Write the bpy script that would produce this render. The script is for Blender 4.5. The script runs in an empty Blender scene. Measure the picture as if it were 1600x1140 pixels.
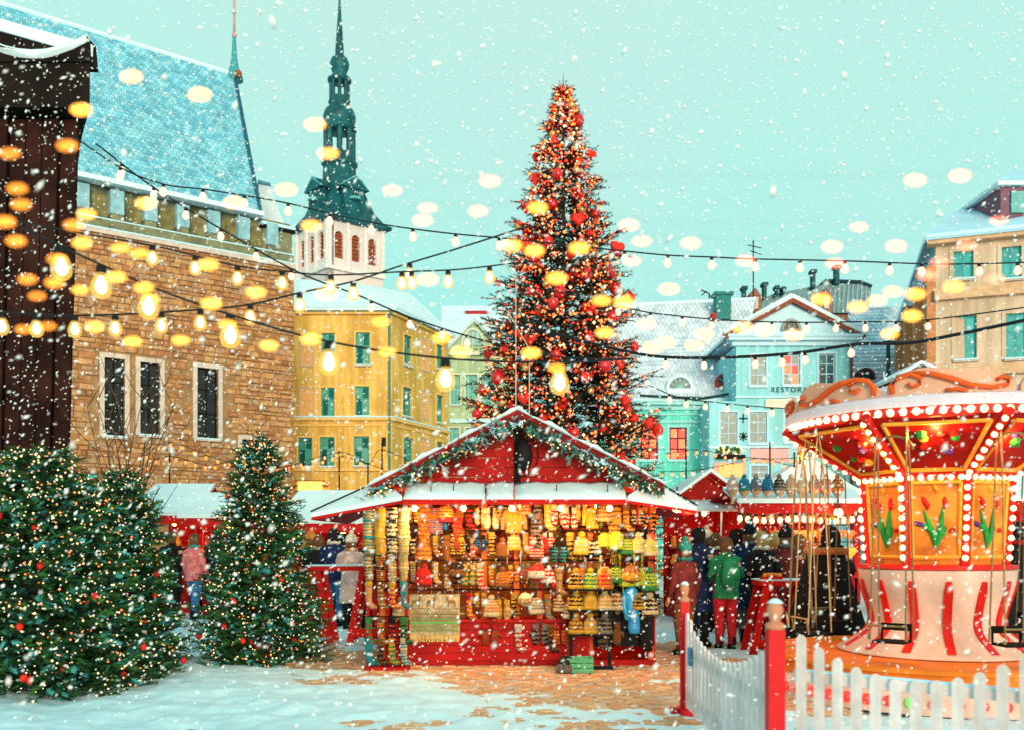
import bpy, bmesh, math, random
import numpy as np
from mathutils import Vector, Matrix, Euler
R = random.Random(7)
NR = np.random.default_rng(11)
PI = math.pi
scene = bpy.context.scene
COL = scene.collection

# ---------------------------------------------------------------- camera
FPX, HZ, EYE = 1500.0, 845.0, 1.6            # focal length in photo pixels, horizon row, eye height
cam = bpy.data.cameras.new('camera')
cam.sensor_width = 36.0
cam.lens = 36.0 * FPX / 1600.0
cam.shift_y = (HZ - 570.0) / 1600.0
cam.clip_start = 0.05
cam.clip_end = 2000
cam.dof.use_dof = True
cam.dof.focus_distance = 19.0
cam.dof.aperture_fstop = 2.9
cam.dof.aperture_ratio = 0.5                  # anamorphic lens: wide oval discs from the near bulbs
camo = bpy.data.objects.new('camera', cam)
camo.location = (0, 0, EYE)
camo.rotation_euler = (PI / 2, 0, 0)
COL.objects.link(camo)
scene.camera = camo

# ---------------------------------------------------------------- sky, sun, exposure
SUN_EL, SUN_AZ = math.radians(10), math.radians(169)   # behind the camera, a little to the right
world = bpy.data.worlds.new('World')
scene.world = world
world.use_nodes = True
nt = world.node_tree
nt.nodes.clear()
W = nt.nodes.new
out = W('ShaderNodeOutputWorld')
bg = W('ShaderNodeBackground')
sky = W('ShaderNodeTexSky')
sky.sky_type = 'NISHITA'
sky.sun_disc = False
sky.sun_elevation = SUN_EL
sky.sun_rotation = SUN_AZ
tc = W('ShaderNodeTexCoord')
sep = W('ShaderNodeSeparateXYZ')
ramp = W('ShaderNodeValToRGB')
nz = W('ShaderNodeTexNoise')
nz.inputs['Scale'].default_value = 1.6
nz.inputs['Detail'].default_value = 3
mixn = W('ShaderNodeMix'); mixn.data_type = 'RGBA'
mixs = W('ShaderNodeMix'); mixs.data_type = 'RGBA'
sc_ = W('ShaderNodeMix'); sc_.data_type = 'RGBA'; sc_.blend_type = 'MULTIPLY'
cr = ramp.color_ramp
cr.elements[0].position = 0.0
cr.elements[0].color = (0.16, 0.74, 0.80, 1)
cr.elements[1].position = 0.62
cr.elements[1].color = (0.54, 0.88, 0.77, 1)
e = cr.elements.new(0.26); e.color = (0.35, 0.88, 0.79, 1)
L = nt.links.new
L(tc.outputs['Generated'], sep.inputs[0])
L(sep.outputs['Z'], ramp.inputs[0])
L(tc.outputs['Generated'], nz.inputs['Vector'])
cr2 = W('ShaderNodeValToRGB')
cr2.color_ramp.elements[0].position = 0.40
cr2.color_ramp.elements[0].color = (0, 0, 0, 1)
cr2.color_ramp.elements[1].position = 0.75
cr2.color_ramp.elements[1].color = (.4, .4, .4, 1)
L(nz.outputs['Fac'], cr2.inputs[0])
L(cr2.outputs[0], mixn.inputs[0])
L(ramp.outputs[0], mixn.inputs[6])
mixn.inputs[7].default_value = (0.62, 0.74, 0.70, 1)      # pale breaks in the cloud
sc_.inputs[0].default_value = 1
L(sky.outputs[0], sc_.inputs[6])
sc_.inputs[7].default_value = (0.10, 0.10, 0.10, 1)
mixs.inputs[0].default_value = 0.93                        # heavy snow cloud over the clear sky
L(sc_.outputs[2], mixs.inputs[6])
L(mixn.outputs[2], mixs.inputs[7])
L(mixs.outputs[2], bg.inputs[0])
bg.inputs[1].default_value = 0.74
L(bg.outputs[0], out.inputs[0])

sunl = bpy.data.lights.new('sun', 'SUN')
sunl.energy = 2.2
sunl.angle = math.radians(22)
sunl.color = (1.0, 0.78, 0.52)
suno = bpy.data.objects.new('sun', sunl)
sd = Vector((math.sin(SUN_AZ) * math.cos(SUN_EL), math.cos(SUN_AZ) * math.cos(SUN_EL), math.sin(SUN_EL)))
suno.rotation_euler = sd.to_track_quat('Z', 'Y').to_euler()
suno.location = sd * 60
COL.objects.link(suno)
scene.view_settings.view_transform = 'Standard'
scene.view_settings.look = 'None'
scene.view_settings.exposure = 0.58
scene.view_settings.gamma = 1.0
scene.view_settings.use_curve_mapping = False
scene.render.engine = 'CYCLES'
scene.cycles.use_denoising = True
scene.cycles.max_bounces = 5
scene.cycles.diffuse_bounces = 3
scene.cycles.glossy_bounces = 2
scene.cycles.sample_clamp_indirect = 4.0
scene.cycles.caustics_reflective = False
scene.cycles.caustics_refractive = False

# ---------------------------------------------------------------- materials
MATS = {}
def mat(name, c, rough=.8, var=.18, scale=6., bump=0., bscale=40., metal=0., spec=.10, wave=0., c2=None, stain=0., bands=None):
    if name in MATS: return MATS[name]
    m = bpy.data.materials.new(name); m.use_nodes = True
    t = m.node_tree; b = t.nodes['Principled BSDF']
    b.inputs['Roughness'].default_value = rough
    b.inputs['Metallic'].default_value = metal
    b.inputs['Specular IOR Level'].default_value = spec
    co = t.nodes.new('ShaderNodeTexCoord')
    n = t.nodes.new('ShaderNodeTexNoise')
    n.inputs['Scale'].default_value = scale
    n.inputs['Detail'].default_value = 5
    t.links.new(co.outputs['Object'], n.inputs['Vector'])
    r = t.nodes.new('ShaderNodeValToRGB')
    lo = tuple(x * (1 - var) for x in c); hi = tuple(min(1, x * (1 + var)) for x in (c2 or c))
    r.color_ramp.elements[0].position = .3; r.color_ramp.elements[0].color = (*lo, 1)
    r.color_ramp.elements[1].position = .7; r.color_ramp.elements[1].color = (*hi, 1)
    t.links.new(n.outputs['Fac'], r.inputs[0])
    col = r.outputs[0]
    if stain:                       # streaks and damp patches running down a wall
        mp = t.nodes.new('ShaderNodeMapping'); mp.inputs['Scale'].default_value = (1.6, 1.6, .16)
        n3_ = t.nodes.new('ShaderNodeTexNoise'); n3_.inputs['Scale'].default_value = 1.3; n3_.inputs['Detail'].default_value = 7; n3_.inputs['Roughness'].default_value = .7
        r3 = t.nodes.new('ShaderNodeValToRGB'); r3.color_ramp.elements[0].position = .42; r3.color_ramp.elements[1].position = .62
        g_ = 1 - stain; r3.color_ramp.elements[0].color = (g_, g_ * .96, g_ * .92, 1); r3.color_ramp.elements[1].color = (1, 1, 1, 1)
        mx = t.nodes.new('ShaderNodeMix'); mx.data_type = 'RGBA'; mx.blend_type = 'MULTIPLY'; mx.inputs[0].default_value = 1
        t.links.new(co.outputs['Object'], mp.inputs[0]); t.links.new(mp.outputs[0], n3_.inputs['Vector']); t.links.new(n3_.outputs['Fac'], r3.inputs[0])
        t.links.new(col, mx.inputs[6]); t.links.new(r3.outputs[0], mx.inputs[7]); col = mx.outputs[2]
    if bands:                       # knitted rows of a second yarn
        wv = t.nodes.new('ShaderNodeTexWave'); wv.bands_direction = 'Z'; wv.inputs['Scale'].default_value = bands[1]; wv.inputs['Distortion'].default_value = 5.0; wv.inputs['Detail'].default_value = 3; wv.inputs['Detail Scale'].default_value = 6
        r4 = t.nodes.new('ShaderNodeValToRGB'); r4.color_ramp.interpolation = 'CONSTANT'; r4.color_ramp.elements[0].color = (0, 0, 0, 1); r4.color_ramp.elements[1].position = bands[2]; r4.color_ramp.elements[1].color = (1, 1, 1, 1)
        mx = t.nodes.new('ShaderNodeMix'); mx.data_type = 'RGBA'
        t.links.new(co.outputs['Object'], wv.inputs['Vector']); t.links.new(wv.outputs['Fac'], r4.inputs[0]); t.links.new(r4.outputs[0], mx.inputs[0])
        t.links.new(col, mx.inputs[6]); mx.inputs[7].default_value = (*bands[0], 1); col = mx.outputs[2]
    t.links.new(col, b.inputs['Base Color'])
    if bump or wave:
        bp = t.nodes.new('ShaderNodeBump')
        bp.inputs['Strength'].default_value = bump or wave
        bp.inputs['Distance'].default_value = .02
        if wave:
            n2 = t.nodes.new('ShaderNodeTexWave'); n2.inputs['Scale'].default_value = bscale
            n2.inputs['Distortion'].default_value = 2.0
        else:
            n2 = t.nodes.new('ShaderNodeTexNoise'); n2.inputs['Scale'].default_value = bscale
            n2.inputs['Detail'].default_value = 4
        t.links.new(co.outputs['Object'], n2.inputs['Vector'])
        t.links.new(n2.outputs[0], bp.inputs['Height'])
        t.links.new(bp.outputs[0], b.inputs['Normal'])
    MATS[name] = m
    return m
def emat(name, c, s, sampling='NONE'):
    if name in MATS: return MATS[name]
    m = bpy.data.materials.new(name); m.use_nodes = True
    b = m.node_tree.nodes['Principled BSDF']
    b.inputs['Base Color'].default_value = (*[min(.8, x * .8) for x in c], 1)
    b.inputs['Emission Color'].default_value = (*c, 1)
    b.inputs['Emission Strength'].default_value = s
    m.cycles.emission_sampling = sampling
    MATS[name] = m
    return m
SNOW = mat('snow', (.53, .78, .92), .75, .06, 3, .5, 9, spec=.4)
ROOFSNOW = mat('roof_snow', (.66, .81, .90), .8, .08, 1.2, .5, 5)
FROST = mat('frosted_needles', (.06, .36, .36), .8, .3)
FIR1 = mat('fir_dark', (.013, .048, .020), .75, .35, 4)
FIR2 = mat('fir_green', (.035, .145, .04), .75, .35, 4)
TRE1 = mat('spruce_dark', (.030, .026, .014), .8, .35, 4)
TRE2 = mat('spruce_brown', (.08, .030, .014), .8, .35, 4)
TRE3 = mat('spruce_teal', (.03, .13, .12), .8, .35, 4)
BARK = mat('bark', (.09, .055, .035), .9, .3, 8, .6, 20)
RED = mat('red_paint', (.52, .010, .008), .6, .25, 3, .15, 30)
DRED = mat('dark_red_boards', (.36, .008, .007), .6, .3, 2.5, .25, 25)
BLACK = mat('black_cloth', (.012, .012, .015), .85, .3, 6)
IRON = mat('black_iron', (.012, .012, .014), .6, .2, 8)
WOOD = mat('warm_wood', (.30, .11, .035), .6, .25, 5, .3, 30)
DWOOD = mat('dark_timber', (.011, .007, .006), .8, .5, 2, .5, 14)
WPAINT = mat('white_paint', (.84, .74, .77), .5, .12, 9, .2, 30, stain=.22)
CORD = mat('black_cord', (.015, .02, .025), .7, .1)
LAMP = emat('lamp_glow', (1, .70, .26), 3.0, 'AUTO')
BULBG = emat('festoon_glow', (1, .74, .26), 1.25, 'AUTO')
PINKB = emat('small_bulb_glow', (1, .46, .34), 1.1)
FAIRY = emat('fairy_glow', (1, .20, .04), 1.8)
FAIRYR = emat('fairy_red_glow', (1, .045, .015), 1.1)
FAIRYW = emat('fairy_warm_white', (1, .66, .34), 1.6)
NEARB = emat('near_blur_glow', (1, .40, .045), 8.5)  # glow of the bulbs added near the lens, defocused into oval blurs
NEARR = emat('near_rose_glow', (1, .22, .12), 5.0)
NEARD = emat('near_dim_amber_glow', (1, .30, .03), 4.5)
GLASS = mat('window_glass', (.010, .12, .11), .10, .4, .8, spec=.5)
DGLASS = mat('dark_window_glass', (.02, .016, .014), .12, .4, 1.0, spec=.35)
WARMG = emat('lit_window', (1, .24, .08), .30)
REDG = emat('red_lit_window', (1, .06, .04), .26)

def shell(name, c, s, fac):          # thin glowing glass: half see-through, half lit from within
    m = bpy.data.materials.new(name); m.use_nodes = True; t = m.node_tree; t.nodes.clear()
    o = t.nodes.new('ShaderNodeOutputMaterial'); mx = t.nodes.new('ShaderNodeMixShader'); tr = t.nodes.new('ShaderNodeBsdfTransparent'); e = t.nodes.new('ShaderNodeEmission')
    e.inputs[0].default_value = (*c, 1); e.inputs[1].default_value = s; mx.inputs[0].default_value = fac
    t.links.new(tr.outputs[0], mx.inputs[1]); t.links.new(e.outputs[0], mx.inputs[2]); t.links.new(mx.outputs[0], o.inputs[0]); m.cycles.emission_sampling = 'NONE'
    return m
SHELL = shell('bulb_glass_glow', (1, .62, .12), .95, .42)
CORE = emat('bulb_core_glow', (1, .80, .42), 3.2, 'AUTO')
# ---------------------------------------------------------------- geometry helpers
def P(px, py, Y): return Vector(((px - 800.) / FPX * Y, Y, EYE + (HZ - py) / FPX * Y))
class MB:
    def __init__(s): s.v, s.f, s.m, s.k = [], [], [], 0
    def add(s, vs, fs, k=None):
        o = len(s.v); s.v += [tuple(v) for v in vs]
        s.f += [tuple(i + o for i in f) for f in fs]
        s.m += [s.k if k is None else k] * len(fs)
        return s
    def hexa(s, p, k=None):            # 8 corners: bottom 4 ccw, top 4 ccw
        return s.add(p, [(3, 2, 1, 0), (4, 5, 6, 7), (0, 1, 5, 4), (1, 2, 6, 5), (2, 3, 7, 6), (3, 0, 4, 7)], k)
    def box(s, x0, x1, y0, y1, z0, z1, k=None):
        return s.hexa([(x0, y0, z0), (x1, y0, z0), (x1, y1, z0), (x0, y1, z0), (x0, y0, z1), (x1, y0, z1), (x1, y1, z1), (x0, y1, z1)], k)
    def obox(s, c, d, M, k=None):
        p = []
        for z in (-1, 1):
            for x, y in ((-1, -1), (1, -1), (1, 1), (-1, 1)):
                p.append(Vector(c) + M @ Vector((x * d[0] / 2, y * d[1] / 2, z * d[2] / 2)))
        return s.hexa(p, k)
    def fbox(s, F, a0, a1, b0, b1, z0, z1, k=None):   # b towards the viewer
        return s.hexa([F.pt(a0, b1, z0), F.pt(a1, b1, z0), F.pt(a1, b0, z0), F.pt(a0, b0, z0),
                       F.pt(a0, b1, z1), F.pt(a1, b1, z1), F.pt(a1, b0, z1), F.pt(a0, b0, z1)], k)
    def slab(s, ps, th, k=None):      # a polygon thickened downwards
        n = len(ps); d = Vector((0, 0, -th))
        vs = [Vector(p) for p in ps] + [Vector(p) + d for p in ps]
        fs = [tuple(range(n)), tuple(range(2 * n - 1, n - 1, -1))] + [(i, i + n, (i + 1) % n + n, (i + 1) % n) for i in range(n)]
        return s.add(vs, fs, k)
    def prism(s, ps, d, k=None):      # a polygon extruded by a vector
        n = len(ps); d = Vector(d)
        vs = [Vector(p) for p in ps] + [Vector(p) + d for p in ps]
        fs = [tuple(range(n)), tuple(range(2 * n - 1, n - 1, -1))] + [(i, i + n, (i + 1) % n + n, (i + 1) % n) for i in range(n)]
        return s.add(vs, fs, k)
    def rings(s, rs, closed_ends=True, k=None):
        n = len(rs[0]); vs = [p for r in rs for p in r]; fs = []
        for j in range(len(rs) - 1):
            for i in range(n):
                a, b = j * n + i, j * n + (i + 1) % n
                fs.append((a, b, b + n, a + n))
        if closed_ends: fs += [tuple(range(n - 1, -1, -1)), tuple((len(rs) - 1) * n + i for i in range(n))]
        return s.add(vs, fs, k)
    def lathe(s, prof, n=12, c=(0, 0, 0), ph=0., k=None, sy=1.):
        rs = [[(c[0] + r * math.cos(ph + 2 * PI * i / n), c[1] + sy * r * math.sin(ph + 2 * PI * i / n), c[2] + z) for i in range(n)] for r, z in prof]
        return s.rings(rs, True, k)
    def tube(s, pts, r, n=6, k=None):
        pts = [Vector(p) for p in pts]; rs = []
        rad = r if isinstance(r, (list, tuple)) else [r] * len(pts)
        for i, p in enumerate(pts):
            t = (pts[min(i + 1, len(pts) - 1)] - pts[max(i - 1, 0)]).normalized()
            a = t.cross(Vector((0, 0, 1)) if abs(t.z) < .9 else Vector((1, 0, 0))).normalized(); b = a.cross(t)
            rs.append([p + (a * math.cos(2 * PI * q / n) + b * math.sin(2 * PI * q / n)) * rad[i] for q in range(n)])
        return s.rings(rs, True, k)
    def ball(s, c, r, n=8, m=5, sz=1., k=None, sy=1.):
        prof = [(max(.02, math.sin(PI * j / m)) * r, -math.cos(PI * j / m) * r * sz) for j in range(m + 1)]
        return s.lathe(prof, n, c, 0, k, sy)
    def mesh(s, name, mats, off=(0, 0, 0), smooth=False):
        me = bpy.data.meshes.new(name)
        o = Vector(off)
        me.from_pydata([tuple(Vector(v) - o) for v in s.v], [], s.f)
        for m in (mats if isinstance(mats, (list, tuple)) else [mats]): me.materials.append(m)
        me.polygons.foreach_set('material_index', np.array(s.m, dtype=np.int32))
        if smooth: me.polygons.foreach_set('use_smooth', np.ones(len(s.f), dtype=bool))
        me.update()
        return me
    def build(s, name, mats, parent=None, smooth=False, base=None):
        off = wloc(parent) if parent else Vector(base or (0, 0, 0))
        o = bpy.data.objects.new(name, s.mesh(name, mats, off, smooth))
        COL.objects.link(o)
        if parent: o.parent = parent
        else: o.location = off
        return o
def wloc(o):
    p = Vector((0, 0, 0))
    while o is not None:
        p += o.location; o = o.parent
    return p
def npmesh(name, v, f, mats, mi=None, smooth=False, off=(0, 0, 0)):
    me = bpy.data.meshes.new(name)
    v = np.asarray(v, dtype=np.float32).reshape(-1, 3) - np.asarray(off, dtype=np.float32); f = np.asarray(f, dtype=np.int32)
    k = f.shape[1]
    me.vertices.add(len(v)); me.vertices.foreach_set('co', v.ravel())
    me.loops.add(f.size); me.loops.foreach_set('vertex_index', f.ravel())
    me.polygons.add(len(f)); me.polygons.foreach_set('loop_start', np.arange(len(f), dtype=np.int32) * k)
    for m in (mats if isinstance(mats, (list, tuple)) else [mats]): me.materials.append(m)
    if mi is not None: me.polygons.foreach_set('material_index', np.asarray(mi, dtype=np.int32))
    if smooth: me.polygons.foreach_set('use_smooth', np.ones(len(f), dtype=bool))
    me.update(calc_edges=True); me.validate()
    return me
def link(name, me, parent=None, loc=(0, 0, 0), rz=0., sc=1.):
    o = bpy.data.objects.new(name, me); COL.objects.link(o)
    if parent: o.parent = parent
    o.location = loc; o.rotation_euler = (0, 0, rz); o.scale = (sc, sc, sc)
    return o
def tag(o, label=None, cat=None, group=None, kind=None):
    if label: o['label'] = label
    if cat: o['category'] = cat
    if group: o['group'] = group
    if kind: o['kind'] = kind
    return o
def thing(name, label, cat, loc=(0, 0, 0), rz=0., group=None, sc=1.):
    return tag(link(name, None, None, loc, rz, sc), label, cat, group)
class Frame:
    def __init__(s, p0, p1):
        s.O = Vector((p0[0], p0[1])); u = Vector((p1[0] - p0[0], p1[1] - p0[1])); s.len = u.length; s.u = u.normalized(); s.n = Vector((s.u.y, -s.u.x))
    def pt(s, a, b, z):
        q = s.O + s.u * a + s.n * b
        return Vector((q.x, q.y, z))
    def hit(s, px):
        dx = (px - 800.) / FPX
        a = (dx * s.O.y - s.O.x) / (s.u.x - dx * s.u.y)
        return a, s.O.y + s.u.y * a
    def z(s, px, py):
        return EYE + (HZ - py) / FPX * s.hit(px)[1]
    def rect(s, x0, y0, x1, y1):
        a0, t0 = s.hit(x0); a1, t1 = s.hit(x1); t = (t0 + t1) / 2
        return a0, a1, EYE + (HZ - y1) / FPX * t, EYE + (HZ - y0) / FPX * t
def facade(F, a0, a1, z0, z1, holes, m, parent, name='wall', depth=.22, thick=4.):
    us = sorted({a0, a1, *[h[0] for h in holes], *[h[1] for h in holes]}); us = [u for u in us if a0 <= u <= a1]
    zs = sorted({z0, z1, *[h[2] for h in holes], *[h[3] for h in holes]}); zs = [z for z in zs if z0 <= z <= z1]
    b = MB()
    for i in range(len(us) - 1):
        for j in range(len(zs) - 1):
            cu, cz = (us[i] + us[i + 1]) / 2, (zs[j] + zs[j + 1]) / 2
            if any(h[0] < cu < h[1] and h[2] < cz < h[3] for h in holes): continue
            b.add([F.pt(us[i], 0, zs[j]), F.pt(us[i + 1], 0, zs[j]), F.pt(us[i + 1], 0, zs[j + 1]), F.pt(us[i], 0, zs[j + 1])], [(0, 1, 2, 3)])
    for h in holes:
        q = [(h[0], h[2]), (h[1], h[2]), (h[1], h[3]), (h[0], h[3])]
        for i in range(4):
            (x, y), (x2, y2) = q[i], q[(i + 1) % 4]
            b.add([F.pt(x, 0, y), F.pt(x, -depth, y), F.pt(x2, -depth, y2), F.pt(x2, 0, y2)], [(0, 1, 2, 3)])
        b.add([F.pt(x, -depth, y) for x, y in q], [(0, 1, 2, 3)])
    c = [(a0, 0), (a1, 0), (a1, -thick), (a0, -thick)]
    for i in (1, 2, 3):
        p, q = c[i], c[(i + 1) % 4]
        b.add([F.pt(p[0], p[1], z0), F.pt(q[0], q[1], z0), F.pt(q[0], q[1], z1), F.pt(p[0], p[1], z1)], [(0, 1, 2, 3)])
    b.add([F.pt(x, y, z1) for x, y in c], [(0, 1, 2, 3)])
    return b.build(name, m, parent)
def window(F, h, parent, fm, gm, cols=2, rows=(0, .62, 1), sur=None, sill=None, w=.06, set_=.10, name='window'):
    a0, a1, z0, z1 = h
    b = MB(); bb, bf = -set_ - .05, -set_
    W_, H_ = a1 - a0, z1 - z0
    e = .003
    b.fbox(F, a0 + e, a0 + w, bb, bf, z0 + e, z1 - e).fbox(F, a1 - w, a1 - e, bb, bf, z0 + e, z1 - e)
    b.fbox(F, a0 + w, a1 - w, bb, bf, z0 + e, z0 + w).fbox(F, a0 + w, a1 - w, bb, bf, z1 - w, z1 - e)
    for i in range(1, cols):
        x = a0 + W_ * i / cols
        b.fbox(F, x - w * .45, x + w * .45, bb + .002, bf + .002, z0 + w, z1 - w)
    for r in rows[1:-1]:
        z = z0 + H_ * r
        b.fbox(F, a0 + w, a1 - w, bb + .004, bf + .006, z - w * .45, z + w * .45)
    if sur:
        s = sur
        b.k = 1
        b.fbox(F, a0 - s, a0, -.02, .04, z0 - .02, z1 + s).fbox(F, a1, a1 + s, -.02, .04, z0 - .02, z1 + s).fbox(F, a0, a1, -.02, .05, z1, z1 + s)
        b.k = 0
    o = b.build(name, [fm[0], fm[1]], parent)
    for i in range(cols):
        for j in range(len(rows) - 1):
            g = gm[(i + j) % len(gm)] if isinstance(gm, (list, tuple)) else gm
            MB().fbox(F, a0 + W_ * i / cols + .004, a0 + W_ * (i + 1) / cols - .004, bb + .012, bb + .03, z0 + H_ * rows[j] + .004, z0 + H_ * rows[j + 1] - .004).build('pane', g, o)
    if sill:
        sb = MB().fbox(F, a0 - .08, a1 + .08, -.08, .10, z0 - .09, z0 - .024)
        sb.fbox(F, a0 - .06, a1 + .06, -.06, .11, z0 - .024, z0 + .03, k=1)
        sb.build('sill', [sill, SNOW], o)
    return o
def tiles(p00, p10, p11, p01, nu, nv, mats, parent, name='roof_tiles', lift=.05, seed=1):
    """rows of separate overlapping tiles on a quad (p00,p10 eave; p01,p11 ridge)"""
    rg = np.random.default_rng(seed)
    A, B, C, D = [np.array(p, dtype=float) for p in (p00, p10, p11, p01)]
    N = np.cross(B - A, D - A); N /= np.linalg.norm(N)
    if N[2] < 0: N = -N
    vs, fs, mi = [], [], []
    def S(u, v): return (A * (1 - u) + B * u) * (1 - v) + (D * (1 - u) + C * u) * v
    for j in range(nv):
        for i in range(nu):
            g = .04
            u0, u1 = (i + g + .5 * (j % 2)) / nu, (i + 1 - g + .5 * (j % 2)) / nu
            if u0 >= 1: continue
            u1 = min(u1, 1)
            v0, v1 = j / nv, min(1, (j + 1.12) / nv)
            l = lift * (1 + .5 * rg.random())
            c = [S(u0, v0) + N * .004, S(u1, v0) + N * .004, S(u1, v0) + N * l, S(u0, v0) + N * l, S(u1, v1) + N * .006, S(u0, v1) + N * .006]
            o = len(vs); vs += c
            fs += [(o, o + 1, o + 2, o + 3), (o + 3, o + 2, o + 4, o + 5)]
            k = int(rg.integers(0, len(mats))); mi += [k, k]
    off = wloc(parent)
    o = link(name, npmesh(name, vs, fs, mats, mi, off=off), parent)
    return tag(o, kind='stuff')

# ---------------------------------------------------------------- ground
g = MB()
g.add([(-300, -60, -.04), (300, -60, -.04), (300, 500, -.04), (-300, 500, -.04)], [(0, 1, 2, 3)])
EARTH = mat('trodden_snow', (.60, .58, .58), .85, .25, .8, .5, 6)
ground = tag(g.build('ground', EARTH), kind='structure')
COB = [mat('sett_%s' % n, c, .6, .3, 7, .5, 25, spec=.45) for n, c in (('sand', (.56, .38, .22)), ('ochre', (.48, .29, .15)), ('grey', (.42, .34, .27)), ('rust', (.52, .27, .15)))]
SETT_MESH = []
for q in range(8):
    w_, d_, h_ = .095 + .006 * (q % 3), .058 + .004 * (q % 2), .05
    b = MB()
    j = [R.uniform(-.006, .006) for _ in range(8)]
    lo = [(-w_, -d_, -h_), (w_, -d_, -h_), (w_, d_, -h_), (-w_, d_, -h_)]
    mid = [(-w_ + j[0], -d_ + j[1], 0), (w_ + j[2], -d_, 0), (w_, d_ + j[3], 0), (-w_, d_ + j[4], 0)]
    i_ = .016
    top = [(x * (1 - i_ / w_), y * (1 - i_ / d_), .014) for x, y, _ in mid]
    b.rings([lo, mid, top], True)
    SETT_MESH.append(b)
SETTS = [SETT_MESH[q].mesh('cobblestone', COB[q % 4]) for q in range(8)]
spots = []
for row in range(62):
    y = 7.4 + row * .131
    for cx in range(36):
        x = -2.9 + cx * .208 + (.104 if row % 2 else 0)
        if -.567 * y < x < .35 * y: spots.append((x + R.uniform(-.006, .006), y + R.uniform(-.004, .004)))
near = [s for s in spots if 8.2 < s[1] and -2.2 < s[0] < 1.75][:300]
ns = set(near); rest = [s for s in spots if s not in ns]
for i, (x, y) in enumerate(near):
    o = link('cobblestone', SETTS[R.randrange(8)], ground, (x, y, -.014 + R.uniform(-.006, .006)), R.uniform(-.03, .03))
b = MB()
for x, y in rest:
    q = R.randrange(8); s_ = SETT_MESH[q]; z = -.014 + R.uniform(-.006, .006)
    b.add([(v[0] + x, v[1] + y, v[2] + z) for v in s_.v], s_.f, q % 4)
tag(b.build('cobblestones', COB, ground), kind='stuff')
# snow lying over the square: thick at the left and in front, worn through where people walk
def vnoise(seed, n=24):
    rg = np.random.default_rng(seed); T = rg.random((n, n))
    def f(x, y):
        x = np.mod(x, n); y = np.mod(y, n); xi = x.astype(int); yi = y.astype(int); fx = x - xi; fy = y - yi
        fx = fx * fx * (3 - 2 * fx); fy = fy * fy * (3 - 2 * fy)
        a, b_, c, d = T[xi, yi], T[(xi + 1) % n, yi], T[xi, (yi + 1) % n], T[(xi + 1) % n, (yi + 1) % n]
        return (a * (1 - fx) + b_ * fx) * (1 - fy) + (c * (1 - fx) + d * fx) * fy
    return f
n1, n2, n3 = vnoise(1), vnoise(2), vnoise(3)
xs = np.arange(-9, 8.01, .05); ys = np.arange(4.2, 21, .05)
X, Y = np.meshgrid(xs, ys, indexing='ij')
nn = .55 * n1(X * .9 + 40, Y * 1.1 + 40) + .3 * n2(X * 3 + 70, Y * 4 + 70) + .15 * n3(X * 9 + 90, Y * 9 + 90)
def bump2(x0, y0, rx, ry): return np.exp(-(((X - x0) / rx) ** 2 + ((Y - y0) / ry) ** 2))
cover = .655 - .34 * bump2(.5, 11.2, 2.3, 1.5) - .30 * bump2(-1.9, 13.2, 1.5, 1.6) - .25 * bump2(1.3, 9.2, .9, 1.2) - .2 * bump2(1.9, 16, 1.6, 3.5) + .35 * bump2(-5, 9.5, 3.4, 3.0) + .35 * bump2(-.8, 6.5, 2.6, 1.6) + .2 * bump2(-3.2, 17, 1.4, 3)
Z = -.012 + (nn - (1 - cover)) * .16
Z = np.clip(Z, -.05, .09) + .014 * n3(X * 11 + 20, Y * 11 + 20) + .022 * n2(X * 4.3 + 20, Y * 4.3 + 60) - .02
for q in range(230):                       # trodden footprints
    fx, fy = R.uniform(-4.5, 3.2), R.uniform(6.6, 19)
    for st in range(R.randrange(3, 9)):
        px_f, py_f = fx + .09 * (-1) ** st, fy + .36 * st
        ia, ja = int((px_f + 9) / .05), int((py_f - 4.2) / .05)
        if not (6 < ia < X.shape[0] - 6 and 8 < ja < X.shape[1] - 8): break
        w_ = np.exp(-(((X[ia - 4:ia + 5, ja - 6:ja + 7] - px_f) / .055) ** 2 + ((Y[ia - 4:ia + 5, ja - 6:ja + 7] - py_f) / .13) ** 2) ** 2)
        Z[ia - 4:ia + 5, ja - 6:ja + 7] -= .022 * w_
    if q > 70: break
idx = np.arange(X.size).reshape(X.shape)
fq = np.stack([idx[:-1, :-1], idx[1:, :-1], idx[1:, 1:], idx[:-1, 1:]], -1).reshape(-1, 4)
zz = Z.ravel()[fq].max(1); fq = fq[zz > -.03]
me = npmesh('snow_cover', np.stack([X, Y, Z], -1).reshape(-1, 3), fq, SNOW, None, True)
tag(link('snow_cover', me), kind='structure')

# ---------------------------------------------------------------- town hall
STONE = [mat('limestone_%s' % n, c, .9, .3, 5, .8, 12) for n, c in (('tan', (.50, .25, .11)), ('brown', (.38, .17, .075)), ('ochre', (.54, .28, .12)), ('rust', (.46, .20, .085)), ('grey', (.44, .25, .14)))]
MORTAR = mat('mortar', (.34, .19, .09), .95, .25, 3, .6, 20)
PALEST = mat('pale_dressed_stone', (.62, .50, .44), .8, .15, 3, .3, 20)
BTILE = [mat('snowy_tile_%s' % n, c, .6, .2, 2, .2, 20, spec=.4) for n, c in (('blue', (.17, .50, .66)), ('pale', (.22, .56, .71)), ('deep', (.13, .44, .61)), ('white', (.28, .61, .75)))]
F = Frame((-15.6, 35), (-9.07, 40))
th = thing('town_hall', 'medieval rubble stone hall with tall dark windows and steep snowy tiled roof', 'building', (-12, 38, 0))
wins = [F.rect(163, 560, 195, 681), F.rect(219, 567, 250, 679), F.rect(308, 575, 341, 685), F.rect(378, 686, 402, 720)]
LN = F.hit(459)[0]
ztop = F.z(440, 418)
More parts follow.
